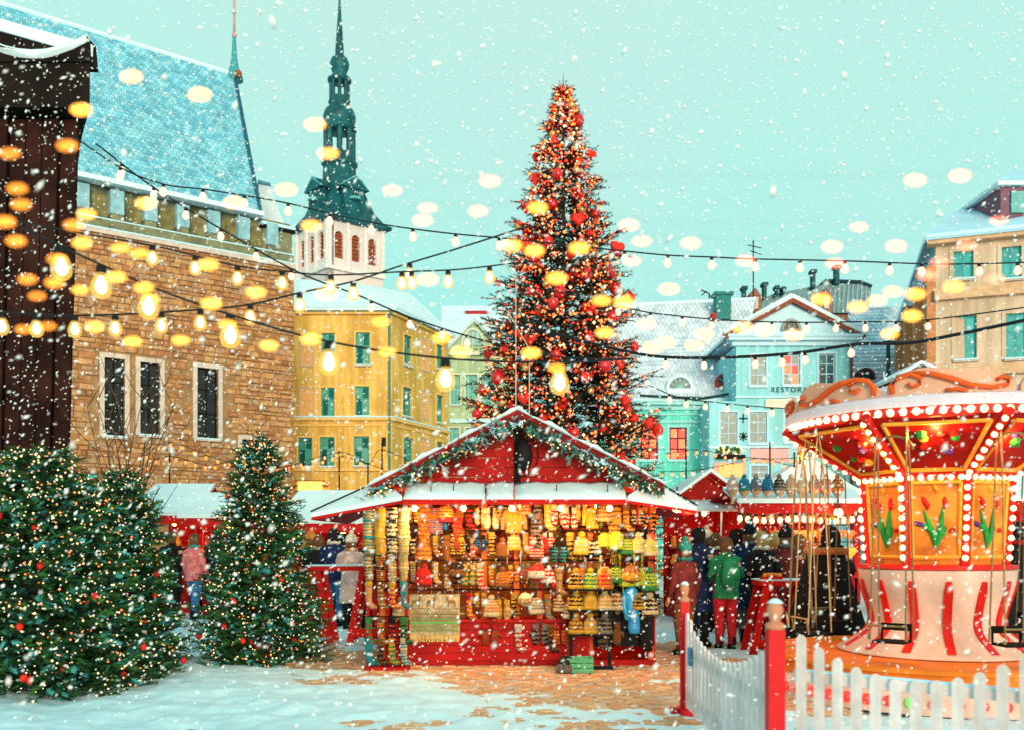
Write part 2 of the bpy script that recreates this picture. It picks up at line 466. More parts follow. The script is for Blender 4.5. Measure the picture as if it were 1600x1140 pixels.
facade(F, -8, LN, -.04, ztop, wins, MORTAR, th, depth=.35, thick=9)
for i, h in enumerate(wins):
    window(F, h, th, (DWOOD, PALEST), GLASS if i == 3 else DGLASS, 2, (0, .5, 1) if i == 3 else (0, .36, .70, 1), sur=.17, sill=PALEST, w=.05, set_=.16)
stones = []
z = 2.2
while z < ztop - .1:
    h_ = R.uniform(.11, .28); a = -3.0 + R.uniform(0, .4)
    while a < LN - .05:
        w_ = R.uniform(.18, .66)
        a2 = min(a + w_, LN)
        if not any(a2 > q[0] - .18 and a < q[1] + .18 and z + h_ > q[2] - .1 and z < q[3] + .19 for q in wins):
            stones.append((a, a2, z, min(z + h_, ztop)))
        a = a2
    z += h_
stones.sort(key=lambda s: -((s[1] - s[0]) * (s[3] - s[2])) * (1.5 if s[0] > 1.5 else .6))
def stone_into(b, s):
    a0, a1, z0, z1 = s; gp = .014; d = R.uniform(.02, .10); i = .03
    def jj(): return R.uniform(-.012, .012)
    q0 = [(a0 + gp, z0 + gp), (a1 - gp, z0 + gp), (a1 - gp, z1 - gp), (a0 + gp, z1 - gp)]
    q1 = [(a0 + gp + i + jj(), z0 + gp + i + jj()), (a1 - gp - i + jj(), z0 + gp + i + jj()), (a1 - gp - i + jj(), z1 - gp - i + jj()), (a0 + gp + i + jj(), z1 - gp - i + jj())]
    b.rings([[F.pt(x, .004, y) for x, y in q0], [F.pt(x, d * .6, y) for x, y in q0], [F.pt(x, d + jj(), y) for x, y in q1]])
for s in stones[:300]:
    b = MB(); stone_into(b, s); b.build('stone', STONE[R.randrange(5)], th)
b = MB()
for s in stones[300:]:
    b.k = R.randrange(5); stone_into(b, s)
tag(b.build('rubble_stones', STONE, th), kind='stuff')
# string course, parapet with openings, eave
b = MB()
GREENST = mat('mossy_parapet_stone', (.20, .20, .12), .9, .4, 2, .6, 12)
b.fbox(F, -8, LN + .05, -.1, .16, ztop, ztop + .16).fbox(F, -8, LN + .05, -.1, .18, ztop + .16, ztop + .22, k=1)
b.build('string_course', [PALEST, SNOW], th)
zp = ztop + .22
b = MB(); b.fbox(F, -8, LN, -1.2, -.35, zp, zp + 1.75); b.build('parapet_back', GREENST, th)
b = MB(); b.fbox(F, -8, LN, -.3, 0, zp, zp + .35); b.fbox(F, -8, LN, -.3, .02, zp + .352, zp + .40, k=1); b.build('parapet', [GREENST, SNOW], th)
a = -7.6
while a < LN - .3:
    b = MB(); b.fbox(F, a, a + .42, -.34, .03, zp + .40, zp + 1.35); b.fbox(F, a - .03, a + .45, -.34, .07, zp + .62, zp + 1.50, k=1)
    b.build('merlon', [GREENST, mat('rimed_merlon', (.26, .48, .58), .85, .25, 3, .4, 8)], th)
    MB().fbox(F, a + .46, a + 1.18, -.30, -.22, zp + .5, zp + 1.3).build('shutter', mat('olive_board', (.20, .17, .07), .8, .4, 3), th)
    a += 1.22
aR = F.hit(404)[0]
zE = zp + 1.75
ev0, ev1 = F.pt(-8, .1, zE - .05), F.pt(aR, .1, zE - .05)
RR = P(366, 118, 45.2); uu = Vector((F.u.x, F.u.y, 0))
RL = RR - uu * 15
b = MB(); n_ = (ev1 - ev0).cross(RR - ev1).normalized() * -.22
if n_.z > 0: n_ = -n_
back = F.pt(aR, -11, zE - .05); back0 = F.pt(-8, -11, zE - .05)
b.prism([ev0, ev1, RR, RL], n_ * .5); b.add([ev1, back, RR], [(0, 1, 2)]); b.add([back, back0, RL, RR], [(0, 1, 2, 3)])
b.build('roof', mat('roof_boards', (.10, .24, .34), .8), th)
tiles(ev0 + Vector((0, 0, .02)), ev1 + Vector((0, 0, .02)), RR, RL, 74, 46, BTILE, th, seed=4)
b = MB(); b.tube([ev1 + Vector((.05, 0, 0)), ev1 * .5 + RR * .5 + Vector((.06, -.1, -.1)), RR], .10, 6); b.tube([RL, RR], .14, 6, k=1); b.build('roof_edge', [mat('dark_flashing', (.02, .10, .16)), ROOFSNOW], th)
b = MB(); b.fbox(F, -8, aR + .1, -.2, .35, zE - .12, zE + .06); b.build('snowy_eave', ROOFSNOW, th)
# finial on the ridge end
fb = P(366, 120, 45.2); q = 45.2 / FPX
b = MB(); b.lathe([(14 * q, -6 * q), (13 * q, 0), (7 * q, 14 * q), (4.5 * q, 30 * q), (2.6 * q, 62 * q)], 10, fb, k=0)
b.lathe([(2.0 * q, 60 * q), (1.6 * q, 150 * q)], 8, fb, k=1); b.ball(fb + Vector((0, 0, 64 * q)), 4 * q, 8, 5, k=1); b.ball(fb + Vector((0, 0, 100 * q)), 3 * q, 8, 5, k=1)
b.ball(fb + Vector((10 * q, -.4, -2 * q)), 6 * q, 8, 5, k=2)
b.build('finial', [mat('finial_lead', (.06, .30, .34), .5), mat('finial_pink', (.55, .30, .30), .6), mat('finial_rust', (.30, .09, .04), .6)], th, True)
# lower rear range to the right of the roof
pts = [P(404, 284, 47), P(421, 289, 47), P(424, 300, 47), P(457, 384, 47), P(457, 470, 47), P(404, 470, 47)]
b = MB(); b.prism(pts, (-.9, 3, 0)); b.prism([P(403, 281, 46.9), P(423, 286, 46.9), P(423, 290, 46.9), P(403, 286, 46.9)], (-.9, 3, 0), k=1)
b.build('rear_gable', [ROOFSNOW, mat('gable_coping', (.08, .28, .38))], th)
b = MB(); F2 = Frame((F.pt(aR + .25, -.1, 0).x, F.pt(aR + .25, -.1, 0).y), (F.pt(LN, -.1, 0).x, F.pt(LN, -.1, 0).y))
b.fbox(F2, 0, F2.len - .02, -3, -.02, zp + .2, zp + 1.3); b.fbox(F2, -.1, F2.len + .08, -3, .12, zp + 1.3, zp + 1.42, k=1); b.fbox(F2, -.1, F2.len + .08, -3, .10, zp + 1.42, zp + 1.55, k=2)
b.build('corner_block', [GREENST, DWOOD, SNOW], th)

# ---------------------------------------------------------------- church tower far behind
Yc = 108.; th_ = math.radians(40.5)
cz = lambda py: EYE + (HZ - py) / FPX * 110.
S_ = 7.33
corner = Vector(((512 - 800) / FPX * Yc, Yc))
ud, vd = Vector((math.cos(th_), math.sin(th_))), Vector((-math.sin(th_), math.cos(th_)))
cen = corner + ud * S_ / 2 + vd * S_ / 2
ch = thing('church_tower', 'pale baroque church tower with slender dark green lanterned spire', 'church', (cen.x, cen.y, 0))
WHITEW = mat('pale_pink_render', (.72, .60, .60), .85, .1, .4)
COPPER = mat('green_copper', (.006, .085, .105), .5, .5, .7, .3, 3, spec=.25)
COPLT = mat('frosted_copper', (.10, .36, .38), .6, .4, .6)
RUSTW = mat('rust_louvre', (.30, .07, .03), .7)
for k, (p0, p1) in enumerate(((corner + vd * S_, corner), (corner, corner + ud * S_))):
    Fk = Frame(p0, p1)
    z0, z1, zt = cz(408), cz(366), cz(350)
    hs = []
    for i in range(3):
        c = S_ * (.2 + .3 * i); hs.append((c - .55, c + .55, z0, z1))
    facade(Fk, 0, S_, -.04, zt, hs, WHITEW, ch, name='wall', depth=.5, thick=.8)
    for h in hs:
        b = MB(); b.fbox(Fk, h[0] + .05, h[1] - .05, -.40, -.34, h[2], h[3] - .02)
        for q in range(7): b.fbox(Fk, h[0] + .06, h[1] - .06, -.34, -.20, h[2] + .42 * q + .1, h[2] + .42 * q + .32)
        b.build('louvre_window', RUSTW, ch)
        bb = MB(); cxm = (h[0] + h[1]) / 2
        prev = None
        arc = [(cxm + .55 * math.cos(PI * t / 8), h[3] - .55 + .55 * math.sin(PI * t / 8)) for t in range(9)]
        poly = [(h[0], h[3] + .05), ] ; 
        for side in (0, 1):
            pp = [(h[1], h[3])] + arc[:5] if side == 0 else [(h[0], h[3])] + arc[4:][::-1]
            bb.prism([Fk.pt(x, .02, y) for x, y in pp], Vector((-Fk.n.x, -Fk.n.y, 0)) * .3)
        bb.build('arch', WHITEW, ch)
    b = MB()
    for q in (0.02, .345, .655, .98): b.fbox(Fk, S_ * q - .22, S_ * q + .22, .004, .25, z0 - 1, zt)
    b.fbox(Fk, -.1, S_ + .1, .004, .35, z0 - 1.4, z0 - 1.0)
    b.build('pilasters', mat('white_pilaster', (.75, .68, .68), .8), ch)
def sq(h, z): return [tuple(cen + ud * x * h + vd * y * h) + (z,) for x, y in ((-1, -1), (1, -1), (1, 1), (-1, 1))]
hs_ = S_ / 2
b = MB()
b.rings([sq(hs_ + .2, cz(351)), sq(hs_ + .75, cz(349)), sq(hs_ + .8, cz(344)), sq(hs_ + .2, cz(343))], k=0)
b.build('cornice', COPPER, ch)
b = MB()
b.rings([sq(hs_ + .55, cz(343.4)), sq(hs_ + .1, cz(338)), sq(hs_ - .7, cz(322)), sq(hs_ - 1.25, cz(300)), sq(hs_ - 1.6, cz(285)), sq(hs_ - 1.95, cz(268))])
b.build('spire_base', COPPER, ch)
for k, (p0, p1) in enumerate(((corner + vd * S_, corner), (corner, corner + ud * S_))):
    Fk = Frame(p0, p1); c = S_ / 2
    b = MB()
    b.fbox(Fk, c - 1.3, c + 1.3, -2.6, -.3, cz(332), cz(292))
    b.prism([Fk.pt(c - 1.8, -.1, cz(292)), Fk.pt(c + 1.8, -.1, cz(292)), Fk.pt(c + .9, -.1, cz(277)), Fk.pt(c, -.1, cz(273)), Fk.pt(c - .9, -.1, cz(277))], Vector((-Fk.n.x, -Fk.n.y, 0)) * 2.6)
    b.prism([Fk.pt(c - 1.85, 0, cz(290)), Fk.pt(c, 0, cz(271)), Fk.pt(c + 1.85, 0, cz(290)), Fk.pt(c + 1.85, 0, cz(292)), Fk.pt(c, 0, cz(274)), Fk.pt(c - 1.85, 0, cz(292))], Vector((-Fk.n.x, -Fk.n.y, 0)) * .35, k=1)
    b.lathe([(.7, 0), (.7, .3)], 12, Fk.pt(c, -.25, cz(310)), k=1)
    b.build('dormer', [COPPER, COPLT], ch)
px_ = 110. / FPX
c3 = (cen.x, cen.y, 0)
def prof(pairs): return [(w * px_, cz(y)) for w, y in pairs]
b = MB(); b.lathe(prof([(27, 270), (26, 246), (29, 243), (29, 237), (25, 235)]), 8, c3, .2)
b.build('spire_drum', COPPER, ch)
def lantern(w, y0, y1):
    b = MB()
    for i in range(8):
        an = .2 + 2 * PI * i / 8
        b.lathe([(w * .17 * px_, cz(y0)), (w * .17 * px_, cz(y1))], 6, (cen.x + math.cos(an) * w * .86 * px_, cen.y + math.sin(an) * w * .86 * px_, 0))
    b.lathe([(w * .12 * px_, cz(y0)), (w * .12 * px_, cz(y1))], 6, c3)
    b.lathe([(w * px_, cz(y0)), (w * px_, cz(y0 - (y0 - y1) * .2))], 8, c3, .2)
    b.build('lantern', COPPER, ch)
lantern(25, 235, 186)
b = MB(); b.lathe(prof([(27, 187), (27, 181), (23, 179), (25.5, 171), (26, 163), (23.5, 155), (17, 149), (16, 145), (18, 143), (18, 140), (15.5, 139)]), 12, c3, .2); b.build('spire_bulb', COPPER, ch, True)
lantern(16, 139.5, 107)
b = MB(); b.lathe(prof([(19, 108), (19, 103), (15, 101), (11, 96), (12, 92), (15, 85), (15.5, 78), (13, 71), (8, 66), (6.5, 62), (7, 60), (6.3, 50), (5, 30), (3.6, 10), (1.5, -25), (.6, -60)]), 12, c3, .2); b.build('spire_tip', COPPER, ch, True)

# ---------------------------------------------------------------- yellow corner house
YEL = mat('yellow_render', (.88, .50, .10), .85, .14, .7, .25, 4, c2=(.93, .56, .16), stain=.30)
YEL2 = mat('yellow_trim', (.84, .50, .14), .8, .1, 1)
TEALF = mat('teal_frame', (.06, .34, .30), .5, .15, 2)
GREYTR = mat('grey_trim', (.52, .44, .38), .7, .15, 2)
GUT = mat('downpipe_green', (.10, .22, .16), .5)
yh = thing('yellow_house', 'yellow three storey corner house with green windows and snowy ledges', 'building', (-8, 52, 0))
Fa = Frame(((455 - 800) / FPX * 50, 50), ((612 - 800) / FPX * 50, 50))
Fb = Frame(((612 - 800) / FPX * 50, 50), ((700 - 800) / FPX * 56.3, 56.3))
zt = Fa.z(600, 492)
H1 = [Fa.rect(*r) for r in ((503, 521, 523, 571), (556, 520, 578, 570), (502, 605, 523, 650), (555, 603, 577, 649), (466, 683, 488, 728), (500, 682, 523, 728), (553, 681, 577, 727))]
B1 = [Fa.rect(*r) for r in ((469, 525, 488, 571), (469, 606, 490, 650))]
H2 = [Fb.rect(*r) for r in ((631, 525, 643, 571), (629, 605, 643, 650), (630, 683, 645, 726), (682, 540, 692, 577), (682, 617, 692, 660), (682, 690, 692, 730))]
B2 = [Fb.rect(*r) for r in ((658, 531, 670, 578), (658, 611, 670, 654), (658, 686, 671, 727))]
for Fk, hs, bl in ((Fa, H1, B1), (Fb, H2, B2)):
    facade(Fk, 0, Fk.len, -.04, zt, hs, YEL, yh, depth=.2, thick=5)
    for h in hs:
        window(Fk, h, yh, (TEALF, YEL2), [GLASS, mat('teal_blind', (.03, .30, .24), .35, .2, 3, spec=.6)], 2, (0, .60, 1), sur=.09, sill=GREYTR, w=.06, set_=.08)
    for h in bl:
        b = MB(); s = .06
        b.fbox(Fk, h[0] - s, h[0], -.02, .03, h[2], h[3]).fbox(Fk, h[1], h[1] + s, -.02, .03, h[2], h[3]).fbox(Fk, h[0] - s, h[1] + s, -.02, .032, h[3], h[3] + s).fbox(Fk, h[0] - s, h[1] + s, -.02, .034, h[2] - s, h[2])
        b.fbox(Fk, h[0], h[1], -.02, .006, h[2], h[3], k=1)
        b.build('blind_window', [GREYTR, mat('peach_panel', (.84, .42, .16), .85)], yh)
    b = MB()
    for py, hh, d, sn in ((652, .14, .16, 1), (731, .14, .14, 0), (662, .10, .06, 0)):
        z = Fa.z(600, py)
        b.fbox(Fk, -.02, Fk.len + .02, -.05, d, z - hh, z)
        if sn: b.fbox(Fk, -.02, Fk.len + .02, -.05, d + .02, z + .002, z + .08, k=1)
    b.build('ledge', [YEL2, SNOW], yh)
    b = MB(); b.fbox(Fk, -.1, Fk.len + .1, -.3, .18, zt, zt + .14).fbox(Fk, -.2, Fk.len + .2, -.3, .34, zt + .14, zt + .26, k=1).fbox(Fk, -.22, Fk.len + .22, -.3, .38, zt + .26, zt + .36, k=2)
    b.build('cornice', [YEL2, mat('blue_gutter', (.16, .36, .48)), SNOW], yh)
rz_ = P(560, 440, 56)
A, B_, C_ = Fa.pt(-.3, .36, zt + .3), Fa.pt(Fa.len + .25, .36, zt + .3), Fb.pt(Fb.len + .3, .36, zt + .3)
b = MB(); b.slab([A, B_, P(575, 446, 55.5), P(440, 434, 56)], .15); b.slab([B_, C_, P(640, 458, 62), P(575, 446, 55.5)], .15)
b.build('roof', ROOFSNOW, yh)
dm = P(540, 487, 51.2)
b = MB(); arc = [dm + Vector((.42 * math.cos(PI * t / 8), 0, .55 * math.sin(PI * t / 8))) for t in range(9)]
b.prism(arc, (0, 1.6, 0)); b.prism([dm + Vector((.52 * math.cos(PI * t / 8), -.05, .66 * math.sin(PI * t / 8))) for t in range(9)] + [dm + Vector((.42 * math.cos(PI * t / 8), -.05, .55 * math.sin(PI * t / 8))) for t in range(8, -1, -1)], (0, 1.6, 0), k=1)
b.build('dormer', [mat('teal_dark', (.02, .14, .13)), ROOFSNOW], yh)
b = MB(); c = Fa.pt(Fa.len - .10, .12, 0); b.tube([(c.x, c.y, 1), (c.x, c.y, zt)], .07, 8); b.tube([(c.x, c.y, zt), (c.x + .3, c.y - .1, zt + .25)], .08, 8); b.build('downpipe', GUT, yh)
b = MB(); b.fbox(Fa, *[Fa.hit(x)[0] for x in (597, 603)], .02, .15, Fa.z(600, 696), Fa.z(600, 683)); b.build('wall_lantern', IRON, yh)
sg = Fa.rect(462, 750, 508, 767)
s = thing('lit_shop_sign', 'glowing orange oblong shop sign on yellow wall above snowy stall roofs', 'sign', Fa.pt((sg[0] + sg[1]) / 2, 0, sg[2]))
b = MB(); b.fbox(Fa, sg[0] + .12, sg[1] - .12, .003, .16, sg[2] + .05, sg[3] - .05); b.build('glowing_face', emat('sign_orange', (1, .42, .08), 1.3), s)
b = MB()
for zz in (sg[2], sg[3] - .05): b.fbox(Fa, sg[0], sg[1], .003, .2, zz, zz + .05)
for x in (sg[0], sg[1]): b.lathe([(.19, 0), (.19, .05)], 12, Fa.pt(x, .1, (sg[2] + sg[3]) / 2 - .02))
b.build('sign_frame', mat('sign_brown', (.30, .09, .03)), s)

# ---------------------------------------------------------------- green pediment house behind the tree
gh = thing('green_house', 'pale green house with arched pediment window, between yellow house and tall tree', 'building', (-2, 60, 0))
GRN = mat('pale_green_render', (.46, .62, .40), .85, .12, .8, stain=.25)
Fg = Frame(((698 - 800) / FPX * 60, 60), ((800 - 800) / FPX * 60, 60))
hs = [Fg.rect(*r) for r in ((705, 585, 719, 632), (728, 585, 746, 630), (752, 585, 768, 632), (703, 668, 717, 715), (728, 668, 746, 715))]
zt = Fg.z(740, 556)
facade(Fg, 0, Fg.len, -.04, zt, hs, GRN, gh, depth=.2, thick=5)
for h in hs: window(Fg, h, gh, (TEALF, mat('pale_trim', (.66, .66, .56))), mat('teal_curtain', (.03, .36, .33), .4, .2, 2, spec=.6), 2, (0, .6, 1), sur=.10, sill=GREYTR, w=.06, set_=.08)
b = MB(); z5 = zt
b.fbox(Fg, -.1, Fg.len + .1, -.3, .25, z5, z5 + .2, k=1)
b.prism([Fg.pt(-.05, 0, z5 + .2), Fg.pt(Fg.len, 0, z5 + .2), P(783, 540, 60), P(741, 503, 60), P(700, 540, 60)], (0, 3, 0))
b.build('pediment', [GRN, mat('pale_cornice', (.60, .62, .55))], gh)
MB().fbox(Fg, .2, Fg.len, .003, .18, Fg.z(740, 660), Fg.z(740, 654)).build('snowy_ledge', SNOW, gh)
b = MB(); b.tube([P(690, 552, 59.7), P(741, 497, 59.7), P(792, 552, 59.7)], .2, 5); b.build('pediment_snow', ROOFSNOW, gh)
pa = P(739, 540, 59.9); b = MB(); arc = [(math.cos(PI * t / 10), math.sin(PI * t / 10)) for t in range(11)]
b.prism([pa + Vector((.62 * x, 0, .95 * y)) for x, y in arc], (0, .08, 0)); b.prism([pa + Vector((.75 * x, -.08, 1.1 * y)) for x, y in arc] + [pa + Vector((.62 * x, -.08, .95 * y)) for x, y in arc[::-1]], (0, .16, 0), k=1)
for x in (-.3, 0, .3): b.box(pa.x + x - .03, pa.x + x + .03, pa.y - .06, pa.y - .003, pa.z, pa.z + .8, k=1)
b.build('arched_window', [mat('teal_pane', (.03, .30, .27), .3, spec=.6), mat('pale_trim', (.66, .66, .56))], gh)
b = MB(); b.slab([P(690, 520, 62), P(800, 520, 62), P(800, 478, 68), P(690, 478, 68)], .2); b.build('roof', ROOFSNOW, gh)
b = MB(); q0, q1 = P(728, 505, 66), P(762, 486, 66); b.box(q0.x, q1.x, 66, 67, q0.z, q1.z); b.box(q0.x - .1, q1.x + .1, 65.9, 67.1, q1.z, q1.z + .15, k=1); b.build('chimney', [mat('red_brick_chimney', (.42, .03, .04)), SNOW], gh)

# ---------------------------------------------------------------- turquoise house with the big snowy roof
TURQ = mat('turquoise_render', (.15, .74, .68), .85, .1, .6, .2, 4, stain=.25)
TURT = mat('turquoise_trim', (.30, .66, .68), .8, .1, 1)
tq = thing('turquoise_house', 'low turquoise house with red lit windows under a huge snowy tiled roof', 'building', (8, 46, 0))
Ft = Frame(((940 - 800) / FPX * 45, 45), ((1152 - 800) / FPX * 45, 45))
hs = [Ft.rect(*r) for r in ((1001, 668, 1028, 718), (1046, 667, 1073, 718))]
zt = Ft.z(1050, 640)
facade(Ft, 0, Ft.len, -.04, zt, hs, TURQ, tq, depth=.2, thick=6)
for h in hs: window(Ft, h, tq, (mat('maroon_frame', (.16, .03, .05)), TURT), [WARMG, REDG], 2, (0, .34, .67, 1), sur=.12, sill=TURT, w=.07, set_=.06)
b = MB()
b.fbox(Ft, -.1, Ft.len + .02, -.2, .12, zt, zt + .22).fbox(Ft, -.2, Ft.len + .05, -.2, .35, zt + .22, zt + .38).fbox(Ft, -.2, Ft.len + .06, -.2, .40, zt + .38, zt + .52, k=1)
b.fbox(Ft, 0, Ft.len, .003, .06, Ft.z(1050, 660), Ft.z(1050, 656)); b.fbox(Ft, 0, Ft.len, .003, .05, Ft.z(1050, 648), Ft.z(1050, 645))
b.build('cornice', [TURT, SNOW], tq)
e0, e1, r1, r0 = P(935, 622, 45.3), P(1152, 618, 45.3), P(1180, 468, 52), P(930, 480, 52)
b = MB(); b.slab([e0, e1, r1, r0], .2); b.build('roof', mat('roof_deck', (.20, .36, .50), .8), tq)
RT = [mat('snow_tile_%s' % n, c, .7, .15, 2) for n, c in (('a', (.58, .68, .80)), ('b', (.64, .74, .86)), ('c', (.50, .62, .76)))]
tiles(e0 + Vector((0, 0, .02)), e1 + Vector((0, 0, .02)), r1 + Vector((0, 0, .02)), r0 + Vector((0, 0, .02)), 36, 26, RT, tq, lift=.06, seed=9)
b = MB(); b.tube([r0, r1], .12, 6); b.build('ridge', ROOFSNOW, tq)
for cx, cy, w, red in ((1062, 607, 17, 0), (1135, 598, 13, 1)):
    c = P(cx, cy, 45.7); q = 45.7 / FPX; w *= q; d = MB()
    arc = [(math.cos(PI * t / 10), math.sin(PI * t / 10)) for t in range(11)]
    d.prism([c + Vector((w * x, 0, w * 1.05 * y)) for x, y in arc], (0, 2, 0), k=0)
    d.prism([c + Vector((w * 1.25 * x, -.10, w * 1.3 * y)) for x, y in arc] + [c + Vector((w * x, -.10, w * 1.05 * y)) for x, y in arc[::-1]], (0, 2, 0), k=2 if red else 1)
    for t in range(1, 6): d.tube([c + Vector((0, -.04, 0)), c + Vector((w * .97 * math.cos(PI * t / 6), -.04, w * math.sin(PI * t / 6)))], .03, 4, k=3)
    d.box(c.x - w * 1.25, c.x + w * 1.25, c.y - .2, c.y + 1, c.z - .25, c.z, k=2 if red else 1)
    d.build('arched_dormer', [mat('dormer_glass', (.01, .08, .09), .25, spec=.2), ROOFSNOW, mat('red_dormer', (.40, .05, .05)), TURT], tq)
b = MB(); c = Ft.hit(1103)[0]; q = Ft.pt(c, .25, 0)
b.tube([(q.x + .5, q.y, zt + .35), (q.x + .45, q.y, zt + .1), (q.x + .05, q.y, zt - .35), (q.x, q.y, zt - .7), (q.x, q.y, .5)], .07, 8)
b.tube([P(1000, 617, 44.5), P(1096, 622, 44.5), P(1150, 613, 44.5)], .06, 6)
b.build('downpipe', mat('dark_pipe', (.02, .05, .05)), tq)
b = MB(); q = P(1131, 492, 50); b.box(q.x - .38, q.x + .38, 50, 50.8, q.z - .2, q.z + 1.05); b.box(q.x - .5, q.x + .5, 49.9, 50.9, q.z + 1.05, q.z + 1.2); b.box(q.x - .6, q.x - .38, 50, 50.6, q.z - .3, q.z + .1, k=1); b.build('chimney', [mat('green_chimney', (.04, .20, .20)), mat('red_brick_chimney', (.42, .03, .04))], tq)

# ---------------------------------------------------------------- blue restaurant house
BLU = mat('sky_blue_render', (.32, .76, .90), .85, .09, .6, .2, 4, stain=.22)
BLUT = mat('pale_blue_trim', (.52, .76, .90), .8, .08, 1)
PINKP = mat('pink_panel', (.78, .42, .42), .8, .1, 2)
rh = thing('restaurant_house', 'light blue pedimented restaurant house with white cross-barred windows', 'building', (12, 43, 0))
Fr = Frame(((1108 - 800) / FPX * 43, 43), ((1362 - 800) / FPX * 43, 43))
aL, aM, aR_ = Fr.hit(1150)[0], Fr.hit(1146)[0], Fr.hit(1328)[0]
up = [Fr.rect(*r) for r in ((1172, 555, 1197, 602), (1224, 554, 1250, 601), (1279, 553, 1305, 600))]
lo = [Fr.rect(*r) for r in ((1125, 643, 1152, 695), (1171, 643, 1198, 692), (1226, 640, 1252, 690), (1173, 727, 1199, 757), (1280, 642, 1304, 690))]
ze = Fr.z(1235, 541); zm = Fr.z(1130, 626)
facade(Fr, 0, Fr.len, -.04, zm, lo, BLU, rh, depth=.2, thick=5)
facade(Fr, aL, aR_, zm, ze, up, BLU, rh, depth=.2, thick=5)
MIX = [mat('blue_pane', (.02, .09, .11), .2, .5, .8, spec=.25), mat('teal_pane_b', (.015, .13, .13), .2, .5, .8, spec=.25)]
for i, h in enumerate(up + lo):
    window(Fr, h, rh, (mat('blue_white_frame', (.42, .58, .72), .6), BLUT), [MIX[0], WARMG, REDG] if i == 1 else [MIX[i % 2], MIX[0], MIX[1]], 2, (0, .36, .68, 1) if i < 7 else (0, .5, 1), sur=.08, sill=BLUT, w=.06, set_=.06)
b = MB()
b.fbox(Fr, aL - .2, aR_ + .2, -.2, .15, ze, ze + .2).fbox(Fr, aL - .4, aR_ + .4, -.2, .38, ze + .2, ze + .36).fbox(Fr, aL - .45, aR_ + .45, -.2, .44, ze + .36, ze + .46, k=1)
b.fbox(Fr, aL, aR_, .003, .08, Fr.z(1235, 621), Fr.z(1235, 618)); b.fbox(Fr, 0, Fr.len, .003, .05, Fr.z(1235, 700), Fr.z(1235, 696))
b.build('cornice', [BLUT, SNOW], rh)
ap = P(1236, 474, 43); pl, pr = Fr.pt(aL - .2, 0, ze + .46), Fr.pt(aR_ + .2, 0, ze + .46)
b = MB(); b.prism([pl, pr, ap], (0, 5, 0)); b.build('pediment', BLUT, rh)
b = MB()
for q in (pl + Vector((-.4, 0, -.15)), pr + Vector((.4, 0, -.15))):
    b.tube([q + Vector((0, -.22, .05)), ap + Vector((0, -.22, .12))], .13, 4); b.tube([q + Vector((0, -.18, .22)), ap + Vector((0, -.18, .30))], .12, 5, k=1)
b.build('raking_cornice', [mat('rust_edge', (.34, .10, .07)), ROOFSNOW], rh)
for sgn, q in ((-1, pl), (1, pr)):
    MB().slab([q + Vector((sgn * .3, -.3, 0)), ap + Vector((0, -.3, .25)), ap + Vector((0, 5, .25)), q + Vector((sgn * .3, 5, 0))] if sgn > 0 else [ap + Vector((0, -.3, .25)), q + Vector((sgn * .3, -.3, 0)), q + Vector((sgn * .3, 5, 0)), ap + Vector((0, 5, .25))], .12).build('roof', ROOFSNOW, rh)
c = P(1236, 517, 42.95); b = MB(); arc = [(math.cos(PI * t / 10), math.sin(PI * t / 10)) for t in range(11)]
b.prism([c + Vector((.34 * x, 0, .42 * y)) for x, y in arc], (0, .1, 0)); b.prism([c + Vector((.46 * x, -.08, .54 * y)) for x, y in arc] + [c + Vector((.34 * x, -.08, .42 * y)) for x, y in arc[::-1]], (0, .16, 0), k=1)
for x in (-.12, .12): b.box(c.x + x - .02, c.x + x + .02, c.y - .05, c.y - .003, c.z, c.z + .38, k=1)
b.build('arched_window', [mat('arch_dark', (.03, .05, .05), .2), mat('arch_surround', (.30, .30, .30))], rh)
def text(name, s, F_, px0, px1, pyb, size, m, parent, b_=.02):
    cu = bpy.data.curves.new(name, 'FONT'); cu.body = s; cu.size = size; cu.extrude = .012; cu.materials.append(m); cu.align_x = 'CENTER'
    o = bpy.data.objects.new(name, cu); COL.objects.link(o); o.parent = parent
    a = (F_.hit(px0)[0] + F_.hit(px1)[0]) / 2
    p = F_.pt(a, b_, F_.z((px0 + px1) / 2, pyb)) - wloc(parent)
    o.location = p
    cu.space_character = 1.25
    bpy.context.view_layer.update()
    me = bpy.data.meshes.new_from_object(o.evaluated_get(bpy.context.evaluated_depsgraph_get())); bpy.data.objects.remove(o)
    o = link(name, me, parent, p); o.rotation_euler = (PI / 2, 0, math.atan2(F_.u.y, F_.u.x))
    return o
text('lettering', 'RESTORAN', Fr, 1208, 1268, 612, .33, mat('letter_dark', (.03, .06, .08)), rh, b_=.03)
for py in (653, 681):
    c = Fr.pt(Fr.hit(1161)[0], .05, Fr.z(1161, py)); b = MB()
    for t in range(4 if py > 660 else 2):
        an = PI * t / (4 if py > 660 else 2); b.tube([c + Vector((math.cos(an), 0, math.sin(an))) * .2, c - Vector((math.cos(an), 0, math.sin(an))) * .2], .025, 4)
    b.build('wall_anchor', IRON, rh)
for r in ((1172, 699, 1232, 722), (1115, 722, 1165, 745)):
    q = Fr.rect(*r); MB().fbox(Fr, q[0], q[1], .004, .05, q[2], q[3]).build('wall_panel', PINKP, rh)
q = Fr.rect(1195, 623, 1256, 637); MB().fbox(Fr, q[0], q[1], .02, .09, q[2], q[3]).build('sign_board', mat('cream_sign', (.78, .72, .62)), rh)
q = Fr.rect(1118, 696, 1162, 716)
b = MB(); b.fbox(Fr, q[0], q[1], .02, .35, q[2], q[2] + .16)  # lit planter put in as a stand-in for an unreadable lit sign
